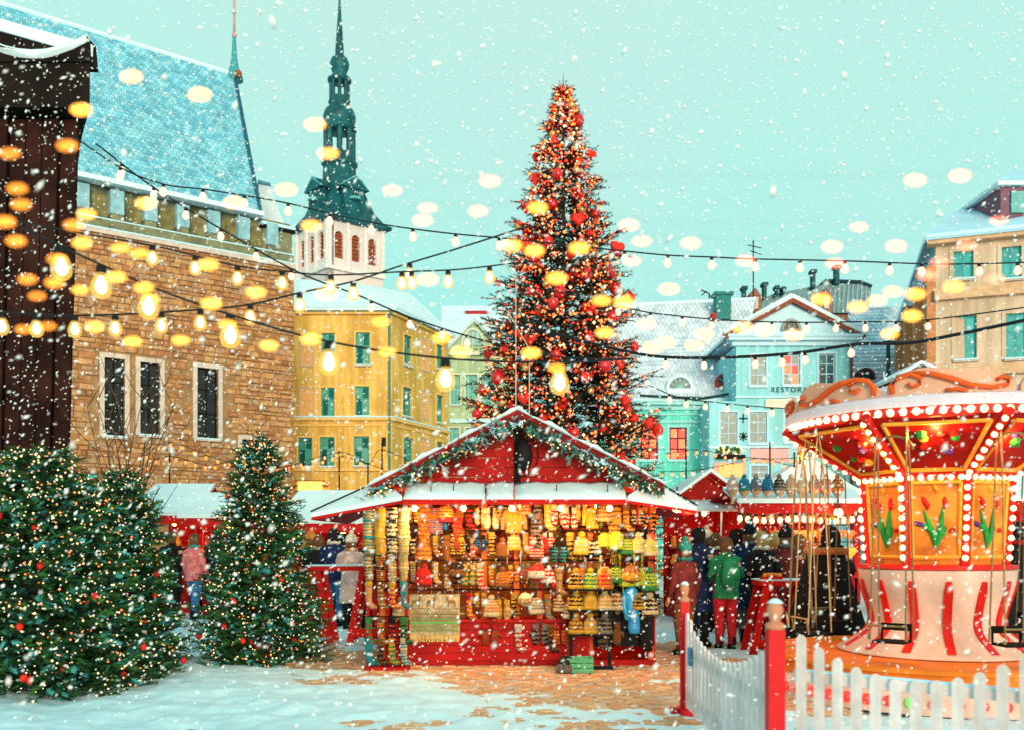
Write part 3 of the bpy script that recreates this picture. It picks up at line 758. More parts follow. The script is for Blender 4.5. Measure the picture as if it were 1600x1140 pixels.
for i in range(26):
    x = R.uniform(q[0], q[1]); b.ball(Fr.pt(x, R.uniform(.1, .3), q[2] + R.uniform(.2, .5)), .09, 5, 3, k=1 if R.random() < .7 else 2)
b.build('planter_for_sign', [DWOOD, FIR2, emat('box_lights', (1, .45, .2), 1.6)], rh)
q = Fr.rect(1122, 724, 1160, 745); MB().fbox(Fr, q[0], q[1], .06, .12, q[2], q[3]).build('lit_menu_panel', emat('menu_orange', (1, .30, .08), .9), rh)
c = Fr.hit(1329)[0]; q = Fr.pt(c, .12, 0); b = MB(); b.tube([(q.x, q.y, 2), (q.x, q.y, ze)], .07, 7); b.build('downpipe', mat('rust_pipe', (.20, .07, .06)), rh)
# snowy side range of the blue house, with one arched dormer
sr = thing('side_range', 'snow covered low roof with arched dormer, right of the blue restaurant', 'building', (17.5, 45, 0))
b = MB(); q0, q1 = P(1330, 600, 45), P(1460, 600, 45); b.box(q0.x, q1.x, 45, 50, -.04, q0.z); b.build('wall', BLU, sr)
b = MB(); b.slab([P(1325, 605, 44.6), P(1470, 605, 44.6), P(1470, 478, 52), P(1325, 482, 52)], .2); b.build('roof', mat('roof_deck', (.20, .36, .50), .8), sr)
tiles(P(1326, 604, 44.6), P(1470, 604, 44.6), P(1470, 477, 52), P(1326, 481, 52), 26, 22, RT, sr, lift=.06, seed=12)
c = P(1353, 592, 45.0); b = MB(); arc = [(math.cos(PI * t / 10), math.sin(PI * t / 10)) for t in range(11)]
b.prism([c + Vector((.30 * x, 0, .40 * y)) for x, y in arc], (0, 2, 0)); b.prism([c + Vector((.44 * x, -.1, .54 * y)) for x, y in arc] + [c + Vector((.30 * x, -.1, .40 * y)) for x, y in arc[::-1]], (0, 2, 0), k=1)
b.build('arched_dormer', [mat('dormer_glass', (.02, .12, .13), .2), mat('maroon_frame', (.16, .03, .05))], sr)
b = MB(); b.lathe([(.10, 0), (.09, P(1388, 532, 43).z), (.0, P(1388, 530, 43).z)], 8, (P(1388, 600, 43).x, 43, -.04)); b.box(P(1380, 0, 43).x, P(1398, 0, 43).x, 42.95, 43.05, P(0, 536, 43).z, P(0, 533, 43).z)
tag(b.build('street_pole', mat('dark_pole', (.02, .08, .12)), base=(P(1388, 600, 43).x, 43, 0)), 'dark metal pole rising in front of the snowy low roof', 'pole')
# dark mansard roof behind
mh = thing('mansard_house', 'dark standing seam mansard roof with many chimneys behind the blue house', 'building', (19, 62, 0))
SEAM = mat('dark_seam_metal', (.05, .17, .22), .5, .3, 1.5, spec=.5)
b = MB()
outl = [(1163, 488), (1172, 476), (1210, 459), (1290, 444), (1293, 436), (1345, 440), (1362, 447), (1356, 490)]
b.prism([P(x, y, 62) for x, y in outl], (0, 6, 0)); b.prism([P(x, y - 1, 61.8) for x, y in ((1290, 437), (1345, 439), (1363, 446), (1363, 449), (1345, 443), (1290, 441))], (0, 6, 0), k=1)
q0, q1 = P(1150, 492, 61), P(1370, 488, 61); b.box(q0.x, q1.x, 61, 68, -.04, q0.z, k=2)
b.build('roof', [SEAM, mat('dark_edge', (.015, .05, .07)), mat('brown_wall', (.22, .09, .07))], mh)
b = MB()
for i in range(26):
    x = 1176 + i * 7; yt = 476 - (x - 1172) * .19 if x < 1290 else 444
    b.tube([P(x, 489, 61.95), P(x + 3, yt, 61.95)], .05, 4)
b.build('roof_seams', mat('seam_light', (.30, .52, .60)), mh)
for x, y0, y1, w in ((1163, 490, 453, 5), (1195, 465, 447, 5), (1271, 450, 427, 5), (1308, 444, 420, 6), (1214, 462, 452, 3), (1224, 460, 454, 3)):
    p, q = P(x - w / 2, y0, 61.5), P(x + w / 2, y1, 61.5); b = MB(); b.box(p.x, q.x, 61.4, 61.9, p.z, q.z); b.box(p.x - .08, q.x + .08, 61.3, 62.0, q.z, q.z + .2); b.build('chimney', mat('dark_chimney', (.03, .10, .11)), mh)
for x in (1180, 1291):
    p, q = P(x - 9, 488, 61.3), P(x + 9, 462, 61.3); b = MB(); b.box(p.x, q.x, 61.3, 63, p.z, q.z); b.prism([(p.x, 61.25, q.z), (q.x, 61.25, q.z), ((p.x + q.x) / 2, 61.25, q.z + .5)], (0, 2, 0)); b.box(p.x + .2, q.x - .2, 61.2, 61.29, p.z + .2, q.z - .1, k=1); b.build('dormer', [mat('brown_dormer', (.30, .13, .10)), DGLASS], mh)
b = MB(); p = P(1177, 490, 60); b.tube([(p.x, 60, p.z - 1), (p.x, 60, P(0, 376, 60).z)], .04, 4); b.tube([P(1168, 383, 60), P(1190, 388, 60)], .03, 4); b.tube([P(1172, 392, 60), P(1190, 398, 60)], .03, 4)
b.build('aerial', IRON, mh)
b = MB(); p = P(1108, 485, 52); b.tube([p - Vector((0, 0, .3)), P(1108, 458, 52)], .03, 4); b.tube([P(1092, 452, 52), P(1108, 459, 52), P(1110, 464, 52)], .035, 4); b.tube([P(1096, 462, 52), P(1104, 455, 52)], .03, 4); b.build('aerial', IRON, tq)

# ---------------------------------------------------------------- beige house at the far right
bh = thing('beige_house', 'beige classical house with teal windows and snowy roof at right edge', 'building', (20, 36, 0))
BEI = mat('beige_render', (.72, .53, .40), .85, .14, .5, .2, 4, stain=.25)
Fx = Frame(((1462 - 800) / FPX * 36, 36), ((1660 - 800) / FPX * 34.5, 34.5))
Fs = Frame(((1404 - 800) / FPX * 47, 47), ((1462 - 800) / FPX * 36, 36))
hs = [Fx.rect(*r) for r in ((1490, 393, 1521, 436), (1565, 386, 1596, 436), (1493, 494, 1526, 562), (1572, 490, 1604, 560), (1630, 386, 1660, 436))]
zt = Fx.z(1500, 381)
facade(Fx, 0, Fx.len, -.04, zt, hs, BEI, bh, depth=.25, thick=5)
facade(Fs, 0, Fs.len, -.04, zt - 1.2, [], BEI, bh, depth=.25, thick=2)
for h in hs: window(Fx, h, bh, (mat('teal_frame_b', (.05, .40, .40), .5), BEI), mat('teal_curtain_b', (.02, .34, .36), .4, .3, 2, spec=.7), 2, (0, .62, 1), sur=.14, sill=GREYTR, w=.07, set_=.08)
b = MB()
b.fbox(Fx, -.3, Fx.len, -.2, .35, zt, zt + .22).fbox(Fx, -.35, Fx.len, -.2, .42, zt + .22, zt + .36, k=1)
for ya, yb in ((468, 452), (588, 575)): MB().fbox(Fx, -.05, Fx.len, .003, .22, Fx.z(1500, ya), Fx.z(1500, yb)).build('string_course', mat('beige_trim', (.66, .40, .24)), bh)
b.build('cornice', [mat('beige_trim', (.66, .40, .24)), SNOW], bh)
for i in range(4):
    a = .9 + i * 3.2; b = MB(); b.fbox(Fs, a, a + .9, .003, .3, 4, Fs.z(1430, 470)); b.build('pilaster', mat('rust_pilaster', (.56, .22, .10), .8, .2), bh)
b = MB(); b.slab([Fx.pt(-.4, .4, zt + .34), Fx.pt(Fx.len, .4, zt + .34), P(1680, 250, 42), P(1580, 268, 42)], .2); b.build('roof', mat('lilac_roof_snow', (.40, .64, .82), .8, .08, 1), bh)
b = MB(); b.slab([Fs.pt(-.2, .4, zt - 1.2), Fs.pt(Fs.len, .4, zt + .34), P(1580, 268, 42), P(1500, 360, 50)], .2); b.build('side_roof', mat('lilac_roof_snow', (.62, .72, .84)), bh)
p, q = P(1555, 352, 36), P(1660, 298, 36); b = MB(); b.box(p.x, q.x, 35.6, 39, p.z, q.z); b.box(p.x - .2, q.x, 35.4, 39, q.z, q.z + .15, k=1); b.box(p.x + .35, p.x + 1.1, 35.5, 35.59, p.z + .3, q.z - .2, k=2)
b.build('dormer', [mat('maroon_dormer', (.22, .10, .14)), ROOFSNOW, mat('teal_curtain_b', (.02, .34, .36))], bh)
# small brown gabled roof peeping behind the carousel crest
b = MB(); b.prism([P(1400, 590, 27), P(1440, 567, 27), P(1458, 573, 27), P(1458, 585, 27), P(1416, 604, 27)], (0, 1.6, 0)); b.prism([P(1396, 588, 26.9), P(1440, 563, 26.9), P(1466, 573, 26.9), P(1460, 575, 26.9), P(1440, 568, 26.9), P(1399, 592, 26.9)], (0, 1.8, 0), k=1)
p, q = P(1412, 600, 27.2), P(1456, 600, 27.2); b.box(p.x, q.x, 27.3, 28.4, -.04, p.z, k=0)
tag(b.build('timber_kiosk', [mat('kiosk_brown', (.14, .04, .02)), ROOFSNOW], base=(p.x, 27.5, 0)), 'small dark brown kiosk with a snowy gable, behind the carousel crest', 'kiosk')

# ---------------------------------------------------------------- dark timber turret at the left edge
TY = 13.2; k_ = TY / 9.
tt = thing('timber_turret', 'tall dark timber turret with overhanging snow edged roof at left edge', 'tower', (-8.5, TY + 1, 0))
def tX(px): return (px - 800) / FPX * TY
def tZ(py): return EYE + (HZ - py) / FPX * TY
x0_, xb, xt = tX(-220), tX(100), tX(124); zt_, zc = tZ(186), tZ(118)
bk_ = 2.0; sh = -.62 * bk_                        # the side wall runs back towards the left
b = MB(); b.hexa([(x0_, TY, -.04), (xb, TY, -.04), (xb + sh, TY + bk_, -.04), (x0_, TY + bk_, -.04), (x0_, TY, zt_), (xt, TY, zt_), (xt + sh, TY + bk_, zt_), (x0_, TY + bk_, zt_)]); b.build('wall', DWOOD, tt)
for i in range(13):
    f0, f1 = i / 13 + .004, (i + 1) / 13 - .004; d = .05 + .02 * (i % 3)
    p = [(x0_ + (xb - x0_) * f0, -.04), (x0_ + (xb - x0_) * f1, -.04), (x0_ + (xt - x0_) * f1, zt_ - .03), (x0_ + (xt - x0_) * f0, zt_ - .03)]
    b = MB(); b.prism([(x, TY - .003, z) for x, z in p], (0, -d, 0)); b.build('plank', mat('red_brown_timber', (.028, .009, .007), .85, .6, 2.2, .6, 12), tt)
xe = tX(158)
b = MB(); b.hexa([(x0_, TY - .35, zt_), (xe, TY - .35, zt_), (xe + sh * 1.2, TY + bk_ + .3, zt_), (x0_, TY + bk_ + .3, zt_), (x0_, TY - .35, zc), (xe, TY - .35, zc), (xe + sh * 1.2, TY + bk_ + .3, zc), (x0_, TY + bk_ + .3, zc)]); b.build('eave', DWOOD, tt)
lo_, hi_ = [], []
for i in range(19):
    px = -220 + 376 * i / 18; u = (px - 75) / 82.
    lo_.append((px, 106 - 24 * min(1.6, u * u)))
def lip(off): return [(tX(px), TY - .42, tZ(py + off)) for px, py in lo_]
b = MB(); b.prism(lip(8) + lip(-4)[::-1], (0, .3, 0)); b.build('snow_lip', ROOFSNOW, tt, True)
b = MB(); b.prism([(x0_, TY - .38, zc)] + [(xe, TY - .38, zc)] + lip(-2)[::-1], (0, .3, 0)); b.build('gable_board', DWOOD, tt)
b = MB(); b.slab([(tX(-220), TY - .3, tZ(-20)), (tX(160), TY - .3, tZ(88)), (tX(160) + sh * 1.2, TY + 2.4, tZ(88)), (tX(-220), TY + 2.4, tZ(-20))], .16); b.build('roof', ROOFSNOW, tt)
b = MB(); b.slab([(tX(-220), TY - .26, tZ(2)), (tX(150), TY - .26, tZ(100)), (tX(150) + sh, TY + 2.2, tZ(100)), (tX(-220), TY + 2.2, tZ(2))], .5); b.build('roof_board', DWOOD, tt)

# ---------------------------------------------------------------- fir trees
def sprig_template(nl, nw, n=9):
    vs, fs = [], []
    for i in range(n):
        t = .12 + .88 * i / (n - 1); sgn = 1 if i % 2 else -1
        for s in (sgn, -sgn) if i % 3 else (sgn,):
            l = nl * (1.05 - .45 * t)
            base = np.array([0, t, 0]); d = np.array([s * .75, .62, .25 * ((i * 7) % 5 - 2) / 2]); d /= np.linalg.norm(d)
            w = np.array([0, 1, 0]) * nw; up = np.array([0, 0, nw * .7])
            o = len(vs); vs += [base - w + up, base + w - up, base + d * l]; fs.append((o, o + 1, o + 2))
    o = len(vs); vs += [np.array([-nw * .6, 0, 0]), np.array([nw * .6, 0, 0]), np.array([0, 1.12, .02])]; fs.append((o, o + 1, o + 2))
    return np.array(vs), np.array(fs)
def basis(dirs, rng):
    d = dirs / np.linalg.norm(dirs, axis=1, keepdims=True)
    up = np.tile([0., 0, 1], (len(d), 1)); x = np.cross(d, up); x /= np.linalg.norm(x, axis=1, keepdims=True) + 1e-9
    z = np.cross(x, d); a = rng.uniform(-1.1, 1.1, len(d))[:, None]
    return np.stack([x * np.cos(a) + z * np.sin(a), d, -x * np.sin(a) + z * np.cos(a)], 2)
def place(tv, tf, pos, M, scale):
    v = np.einsum('nij,kj->nki', M, tv) * scale[:, None, None] + pos[:, None, :]
    f = tf[None] + (np.arange(len(pos)) * len(tv))[:, None, None]
    return v.reshape(-1, 3), f.reshape(-1, tf.shape[1])
OCT_V = np.array([[1, 0, 0], [-1, 0, 0], [0, 1, 0], [0, -1, 0], [0, 0, 1], [0, 0, -1.]])
OCT_F = np.array([[0, 2, 4], [2, 1, 4], [1, 3, 4], [3, 0, 4], [2, 0, 5], [1, 2, 5], [3, 1, 5], [0, 3, 5]])
def dots(name, pts, r, mats, parent, mi=None, kind='stuff', rng=NR):
    n = len(pts); M = np.tile(np.eye(3), (n, 1, 1))
    v, f = place(OCT_V, OCT_F, pts, M, np.asarray(r) * np.ones(n))
    o = link(name, npmesh(name, v, f, mats, None if mi is None else np.repeat(mi, 8), True), parent)
    return tag(o, kind=kind)
def fir(root, H, Rad, nb, ns, sl, nl, nw, seed, prof, trunk_r=.05, frost=.12, low=.04, mats=None):
    rng = np.random.default_rng(seed)
    hb = low + (1 - low) * np.sort(rng.random(nb)) ** 1.15
    az = np.arange(nb) * 2.39996 + rng.uniform(-.5, .5, nb)
    Lb = Rad * np.array([prof(h) for h in hb]) * rng.uniform(.62, 1.20, nb)
    pos, dirs, scl, tip = [], [], [], []
    for i in range(nb):
        rad = np.array([math.cos(az[i]), math.sin(az[i]), 0]); tan = np.array([-rad[1], rad[0], 0])
        k = max(3, int(ns * (.35 + .65 * Lb[i] / Rad)))
        t = np.linspace(.22, 1, k) ** .8
        droop = -.32 * Lb[i] * np.sin(t * 2.4) * (1 - hb[i] * .8) + (.25 * hb[i] * Lb[i]) * t
        p = rad[None] * (Lb[i] * t)[:, None]; p[:, 2] = hb[i] * H + droop
        side = np.where(np.arange(k) % 2 == 0, 1, -1) * rng.uniform(.3, 1.1, k) * (1.05 - t * .7)
        d = rad[None] * .8 + tan[None] * side[:, None] + np.array([0, 0, 1])[None] * rng.uniform(-.25, .45, k)[:, None]
        pos.append(p); dirs.append(d); scl.append(sl * rng.uniform(.75, 1.15, k) * (1.1 - .35 * t) * min(1, .45 + Lb[i] / Rad)); tip.append(t)
    # leader
    k = 10; p = np.zeros((k, 3)); p[:, 2] = H * np.linspace(.93, 1.0, k); d = rng.normal(0, .5, (k, 3)); d[:, 2] = 1.1
    pos.append(p); dirs.append(d); scl.append(np.full(k, sl * .55)); tip.append(np.ones(k))
    pos, dirs, scl, tip = np.concatenate(pos), np.concatenate(dirs), np.concatenate(scl), np.concatenate(tip)
    tv, tf = sprig_template(nl / sl, nw / sl)
    v, f = place(tv, tf, pos, basis(dirs, rng), scl)
    mi = np.repeat(rng.choice(3, len(pos), p=[.55, .45 - frost, frost]), len(tf))
    o = link('crown', npmesh('crown', v, f, mats or [FIR1, FIR2, FROST], mi), root)
    b = MB(); b.lathe([(trunk_r, -.02), (trunk_r * .8, H * .3), (trunk_r * .15, H * .98), (.004, H * 1.03)], 8)
    for i in range(0, nb, 3): b.tube([(0, 0, hb[i] * H), (math.cos(az[i]) * Lb[i] * .55, math.sin(az[i]) * Lb[i] * .55, hb[i] * H - .06 * Lb[i])], trunk_r * .14, 3)
    me = b.mesh('trunk', BARK); link('trunk', me, root)
    tipm = tip > .62
    return pos[tipm] + dirs[tipm] / np.linalg.norm(dirs[tipm], axis=1, keepdims=True) * (scl[tipm] * .5)[:, None]
bx, by = (880 - 800) / FPX * 22, 22
BT = thing('christmas_tree', 'towering lit Christmas tree with red baubles rising behind the knitwear stall', 'tree', (bx, by, 0))
def bigprof(h):
    z = EYE + 0 ; y = 845 - (h * 11.95 - 1.6) / 22 * FPX
    pts_ = [(130, 4), (160, 12), (200, 26), (260, 40), (300, 52), (340, 62), (400, 80), (460, 95), (520, 112), (580, 122), (640, 136), (720, 144), (800, 146), (950, 140)]
    for (y0, w0), (y1, w1) in zip(pts_, pts_[1:]):
        if y0 <= y <= y1: return (w0 + (w1 - w0) * (y - y0) / (y1 - y0)) / 172
    return .02 if y < 130 else .9
BTIPS = fir(BT, 11.95, 172 / FPX * 22 * .92, 900, 20, .46, .16, .018, 3, bigprof, .13, .09, .06, [TRE1, TRE2, TRE3])
rng = np.random.default_rng(5)
def pick(T, n, out=1.0):
    q = T[rng.choice(len(T), n, replace=len(T) < n)].copy(); q[:, :2] *= out; return q + rng.normal(0, .03, q.shape)
front = BTIPS[BTIPS[:, 1] < .5]
LT = np.concatenate([pick(BTIPS, 1700, 1.02), pick(front, 3600, .97)])
dots('fairy_lights', LT, rng.uniform(.016, .044, len(LT)), [FAIRY, FAIRYW, FAIRYR], BT, rng.choice(3, len(LT), p=[.46, .12, .42]))
RB = [mat('bauble_red', (.62, .012, .015), .22, .1, 3, spec=.6), mat('bauble_bright_red', (.75, .03, .02), .35, .1, 3)]
b = MB(); b.ball((0, 0, -.13), .125, 10, 7, 1.12); b.lathe([(.03, 0), (.03, .03)], 6, (0, 0, -.0)); b.tube([(0, 0, .02), (0, 0, .10)], .006, 4)
BAUB = [b.mesh('bauble', RB[i], smooth=True) for i in (0, 1)]
b = MB(); rs = []
for t in range(24):
    a = 2 * PI * t / 24; rs.append((16 * math.sin(a) ** 3 / 16 * .16, (13 * math.cos(a) - 5 * math.cos(2 * a) - 2 * math.cos(3 * a) - math.cos(4 * a)) / 16 * .16))
b.rings([[(x * .5, -.06, z * .5 - .16) for x, z in rs], [(x * .9, -.045, z * .9 - .16) for x, z in rs], [(x, 0, z - .16) for x, z in rs], [(x * .9, .045, z * .9 - .16) for x, z in rs], [(x * .5, .06, z * .5 - .16) for x, z in rs]]); b.tube([(0, 0, -.10), (0, 0, .06)], .006, 4)
HEART = b.mesh('heart', RB[1], smooth=True)
ORD = ['first', 'second', 'third', 'fourth', 'fifth', 'sixth', 'seventh', 'eighth', 'ninth', 'tenth', 'eleventh', 'twelfth', 'thirteenth', 'fourteenth', 'fifteenth', 'sixteenth', 'seventeenth', 'eighteenth', 'nineteenth', 'twentieth', 'twenty-first', 'twenty-second', 'twenty-third', 'twenty-fourth', 'twenty-fifth', 'twenty-sixth']
def tiers(objs, names, fmt):
    """labels by height tier and order from the left"""
    objs = sorted(objs, key=lambda o: -o.location.z); n = len(objs); k = -(-n // len(names))
    for i in range(0, n, k):
        for j, o in enumerate(sorted(objs[i:i + k], key=lambda o: o.location.x / o.location.y)): o['label'] = fmt % (ORD[j], names[i // k])
TIER = ('topmost', 'upper', 'upper middle', 'middle', 'lower middle', 'lower', 'lowest')
taken = []
cand = front[rng.permutation(len(front))]
reds, hearts, golds = [], [], []
for c in cand:
    if c[2] < 3.0: continue
    if any(np.linalg.norm(c - t_) < .50 for t_ in taken): continue
    taken.append(c)
    hrt = len(taken) % 3 == 0
    o = link('heart_ornament' if hrt else 'bauble', HEART if hrt else BAUB[len(taken) % 2], None, (bx + c[0] * 1.03, by + c[1] * 1.03 - .08, c[2] + .05), math.atan2(c[0], -c[1] + .3) * .6, R.uniform(.72, 1.22))
    tag(o, 'red ornament', 'ornament', 'red hearts on the towering tree' if hrt else 'red baubles on the towering tree')
    (hearts if hrt else reds).append(o)
    if len(taken) >= 96: break
GOLD = mat('gold_bauble', (.85, .42, .14), .25, .1, 2, metal=.6)
b = MB(); b.ball((0, 0, -.08), .085, 10, 6); b.tube([(0, 0, -.01), (0, 0, .08)], .006, 4); GB = b.mesh('gold_bauble', GOLD, smooth=True)
for c in cand[900:935]:
    if any(np.linalg.norm(c - t_) < .22 for t_ in taken): continue
    golds.append(tag(link('gold_bauble', GB, None, (bx + c[0] * 1.02, by + c[1] * 1.02 - .05, c[2] + .04)), 'gold', 'ornament', 'gold baubles on the towering tree'))
tiers(reds, TIER, 'round red bauble, %s from left in the %s tier of the towering Christmas tree')
tiers(hearts, TIER, 'red heart ornament, %s from left in the %s tier of the towering Christmas tree')
tiers(golds, TIER, 'golden bauble, %s from left in the %s tier of the towering Christmas tree')
# the three smaller firs at the left
def smallprof(h): return max(.02, min((1 - h) * 3.0, .20 + .80 * (1 - h)) * (1 - .15 * max(0, .12 - h) / .12))
def wideprof(h): return max(.05, min(1, (1.04 - h) ** .55) * (1 - .25 * max(0, .2 - h) / .2))
for nm, px, Y, H, Rad, sd, pf, lab, nl_ in (('fir_tree', 406, 13.0, 3.02, .90, 21, smallprof, 'conical lit fir tree with small red ornaments, beside the red trestle table', 800),
                                        ('fir_tree', 188, 11.4, 2.40, .70, 22, wideprof, 'bushy lit fir leaning behind the larger one, under bare twigs at left', 620),
                                        ('fir_tree', 62, 10.3, 2.56, 1.26, 23, wideprof, 'broad dark lit fir cut by the left edge, in front of timber turret', 1000)):
    x = (px - 800) / FPX * Y
    t = thing(nm, lab, 'tree', (x, Y, 0))
    T = fir(t, H, Rad, 600, 20, .21, .080, .0095, sd, pf, .035, .11, .03)
    fr = T[T[:, 1] < .25]
    q = np.concatenate([pick(T, nl_ // 2, 1.0), pick(fr, nl_, 1.03)])
    dots('fairy_lights', q, rng.uniform(.006, .015, len(q)), [FAIRYW, FAIRY], t, rng.choice(2, len(q), p=[.8, .2]))
    b = MB(); b.ball((0, 0, -.035), .036, 8, 5, 1.15); b.tube([(0, 0, 0), (0, 0, .04)], .003, 4); BR = b.mesh('small_bauble', RB[1], smooth=True)
    tb = []
    for c in fr[rng.permutation(len(fr))][:26 if H > 3 else 20]:
        tb.append(tag(link('small_bauble', BR, None, (x + c[0], Y + c[1] - .03, max(.2, c[2]))), 'tiny', 'ornament', {21: 'tiny baubles on the conical fir', 22: 'tiny baubles on the bushy fir', 23: 'tiny baubles on the broad fir'}[sd]))
    tiers(tb, TIER[1:6:2] + ('lowest',), 'tiny red bauble, %s from left in the %s tier of ' + {21: 'the conical fir', 22: 'the bushy fir under twigs', 23: 'the broad fir'}[sd])
    if sd == 21:
        b = MB(); b.lathe([(.11, 0), (.14, .18), (.15, .19), (.15, .22)], 10, (0.05, -.1, 0))
        o = link('tree_pot', b.mesh('tree_pot', RED, smooth=False), t)
# bare twigs behind the bushy fir
b = MB(); x0, y0 = P(195, 800, 12.4).x, 12.4
for i in range(9):
    p = Vector((x0 + R.uniform(-.12, .12), y0 + R.uniform(-.1, .1), 0)); d = Vector((R.uniform(-.16, .16), R.uniform(-.1, .1), 1)); pts = [p]
    for j in range(6):
        p = p + d * (.50 + .12 * R.random()); d = (d + Vector((R.uniform(-.12, .12), R.uniform(-.1, .1), 0))); pts.append(p.copy())
        if j > 1:
            s_ = Vector((R.choice((-1, 1)) * R.uniform(.2, .5), R.uniform(-.2, .2), .55)); b.tube([p, p + s_ * .5, p + s_ * .9 + Vector((0, 0, .12))], [.008, .005, .003], 4)
    b.tube(pts, [.022, .019, .016, .013, .010, .007, .004], 5)
tag(b.build('bare_shrub', BARK, base=(x0, y0, 0)), 'leafless upright shrub of bare twigs against the brick coloured stone wall', 'shrub')

# ---------------------------------------------------------------- the knitwear stall
ST = thing('market_stall', 'red gabled wooden knitwear stall with snowy roof, in the middle of square', 'stall', (0.1, 13.5, 0))
SX0, SX1, SY0, SY1 = -1.66, 1.86, 12.35, 14.7
for i in range(5):
    z0 = .07 + i * .098
    b = MB(); b.box(SX0 + .03, 1.0, SY0, SY0 + .04, z0, z0 + .092); b.build('counter_plank', DRED, ST)
b = MB(); b.box(SX0 + .02, SX1, SY0 + .042, SY1, .0, .07); b.box(SX0 + .02, 1.02, SY0 - .05, SY0 + .5, .565, .60); b.build('counter', DRED, ST)
for i in range(17):
    x0 = SX0 + .03 + i * (SX1 - SX0 - .06) / 17
    b = MB(); b.box(x0, x0 + .195, SY1 - .06, SY1 - .03, .07, 2.5); b.build('back_plank', WOOD, ST)
for x in (SX0, SX1 - .07):
    b = MB(); b.box(x, x + .07, SY0 + .1, SY1, .0, 2.25); b.build('side_wall', DRED, ST)
for x, y in ((SX0 - .02, SY0), (-.36, SY0), (.36, SY0), (1.02, SY0), (SX1 - .06, SY0), (.06, SY0)):
    b = MB(); b.box(x - .035, x + .035, SY0 + .09, SY0 + .16, .0, 2.3); b.build('post', mat('orange_post', (.55, .12, .03), .6), ST)
b = MB(); b.box(SX0, SX1, SY0 + .05, SY1, 2.3, 2.33); b.build('ceiling_board', WOOD, ST)
for k, z in enumerate((.98, 1.36, 1.74, 2.12)):
    b = MB(); b.tube([(SX0, SY0 + .02, z), (SX1 - .03, SY0 + .02, z)], .012, 6); b.tube([(SX0, SY0 + .62, z + .06), (SX1 - .03, SY0 + .62, z + .06)], .012, 6); b.build('hanging_rail', DWOOD, ST)
    b = MB()
    for px in (-1.66, 1.83): b.box(px, px + .03, SY0, SY0 + .7, z - .02, z + .0); 
    b.build('rail_bracket', DWOOD, ST)
# display board with hats at the right
b = MB(); b.box(1.06, 1.83, SY0 + .02, SY0 + .06, .25, 1.20); b.build('display_board', BLACK, ST)
# gable boards clipped to the roof line
apx, apz, gl, gr, gz = .065, 3.16, -1.62, 1.74, 2.30
nb = 7
for i in range(nb):
    z0, z1 = gz + (apz - gz) * i / nb + .004, gz + (apz - gz) * (i + 1) / nb - .004
    def xl(z): return gl + (apx - gl) * (z - gz) / (apz - gz)
    def xr(z): return gr + (apx - gr) * (z - gz) / (apz - gz)
    b = MB(); o = .004 * (i % 2)
    b.prism([(xl(z0), 12.28 - o, z0), (xr(z0), 12.28 - o, z0), (xr(z1), 12.28 - o, z1), (xl(z1), 12.28 - o, z1)], (0, .04, 0)); b.build('gable_board', DRED, ST)
b = MB(); b.box(gl, gr, 12.24, 12.34, gz - .06, gz); b.build('tie_beam', DRED, ST)
b = MB(); b.box(.03, .11, 12.22, 12.272, gz, apz - .02); b.build('king_post', DWOOD, ST)
b = MB(); b.lathe([(.02, .20), (.06, .18), (.10, .10), (.115, 0), (.10, -.10), (.06, -.18), (.02, -.20)], 12, (.15, 12.15, 2.70), sy=.8); b.tube([(.14, 12.15, 2.90), (.12, 12.21, 3.06)], .012, 5)
tag(b.build('unlit_lantern', IRON, base=(.14, 12.15, 2.48), smooth=True), 'black oval unlit lantern hung in the middle of the red gable', 'lantern')
b = MB(); b.tube([Vector((.10 + .24 * math.cos(t * PI / 8), 12.21, 2.70 + .27 * math.sin(t * PI / 8))) for t in range(-4, 5)], .008, 5)
tag(b.build('wire_hoop', IRON, base=(.34, 12.21, 2.43)), 'thin wire hoop round the black lantern on the red gable', 'hoop')
# roof: boards, snow on top
AP = Vector((apx, 0, 3.24)); EL = Vector((-1.80, 0, 2.28)); ER = Vector((1.90, 0, 2.31))
for E_ in (EL, ER):
    for k in range(5):
        y0, y1 = 11.98 + k * .58, 11.98 + (k + 1) * .58 - .01
        b = MB(); ps = [AP + Vector((0, y0, 0)), AP + Vector((0, y1, 0)), E_ + Vector((0, y1, 0)), E_ + Vector((0, y0, 0))]
        if E_ is EL: ps = ps[::-1]
        b.slab(ps, .045); b.build('roof_plank', DRED, ST)
    b = MB(); up = Vector((0, 0, .005))
    n = 22; y0 = 11.93
    rs = []
    for i in range(n + 1):
        t = i / n; p = AP.lerp(E_, t); th_s = .045 + .02 * math.sin(t * 23 + (0 if E_ is EL else 2)) + .012 * math.sin(t * 61)
        ov = .03 * math.sin(t * 17)
        rs.append([Vector((p.x, y0 - .03 + ov, p.z + .002)), Vector((p.x, 14.9, p.z + .002)), Vector((p.x, 14.9, p.z + th_s)), Vector((p.x, y0 + .04 + ov, p.z + th_s)), Vector((p.x, y0 - .04 + ov, p.z + th_s * .5))])
    b.rings(rs); b.build('roof_snow', ROOFSNOW, ST, True)
    b = MB(); b.prism([AP + Vector((0, 11.95, -.045)), E_ + Vector((0, 11.95, -.045)), E_ + Vector((0, 11.95, -.13)), AP + Vector((0, 11.95, -.14))], (0, .03, 0)); b.build('barge_board', mat('dark_maroon', (.10, .012, .016), .6), ST)
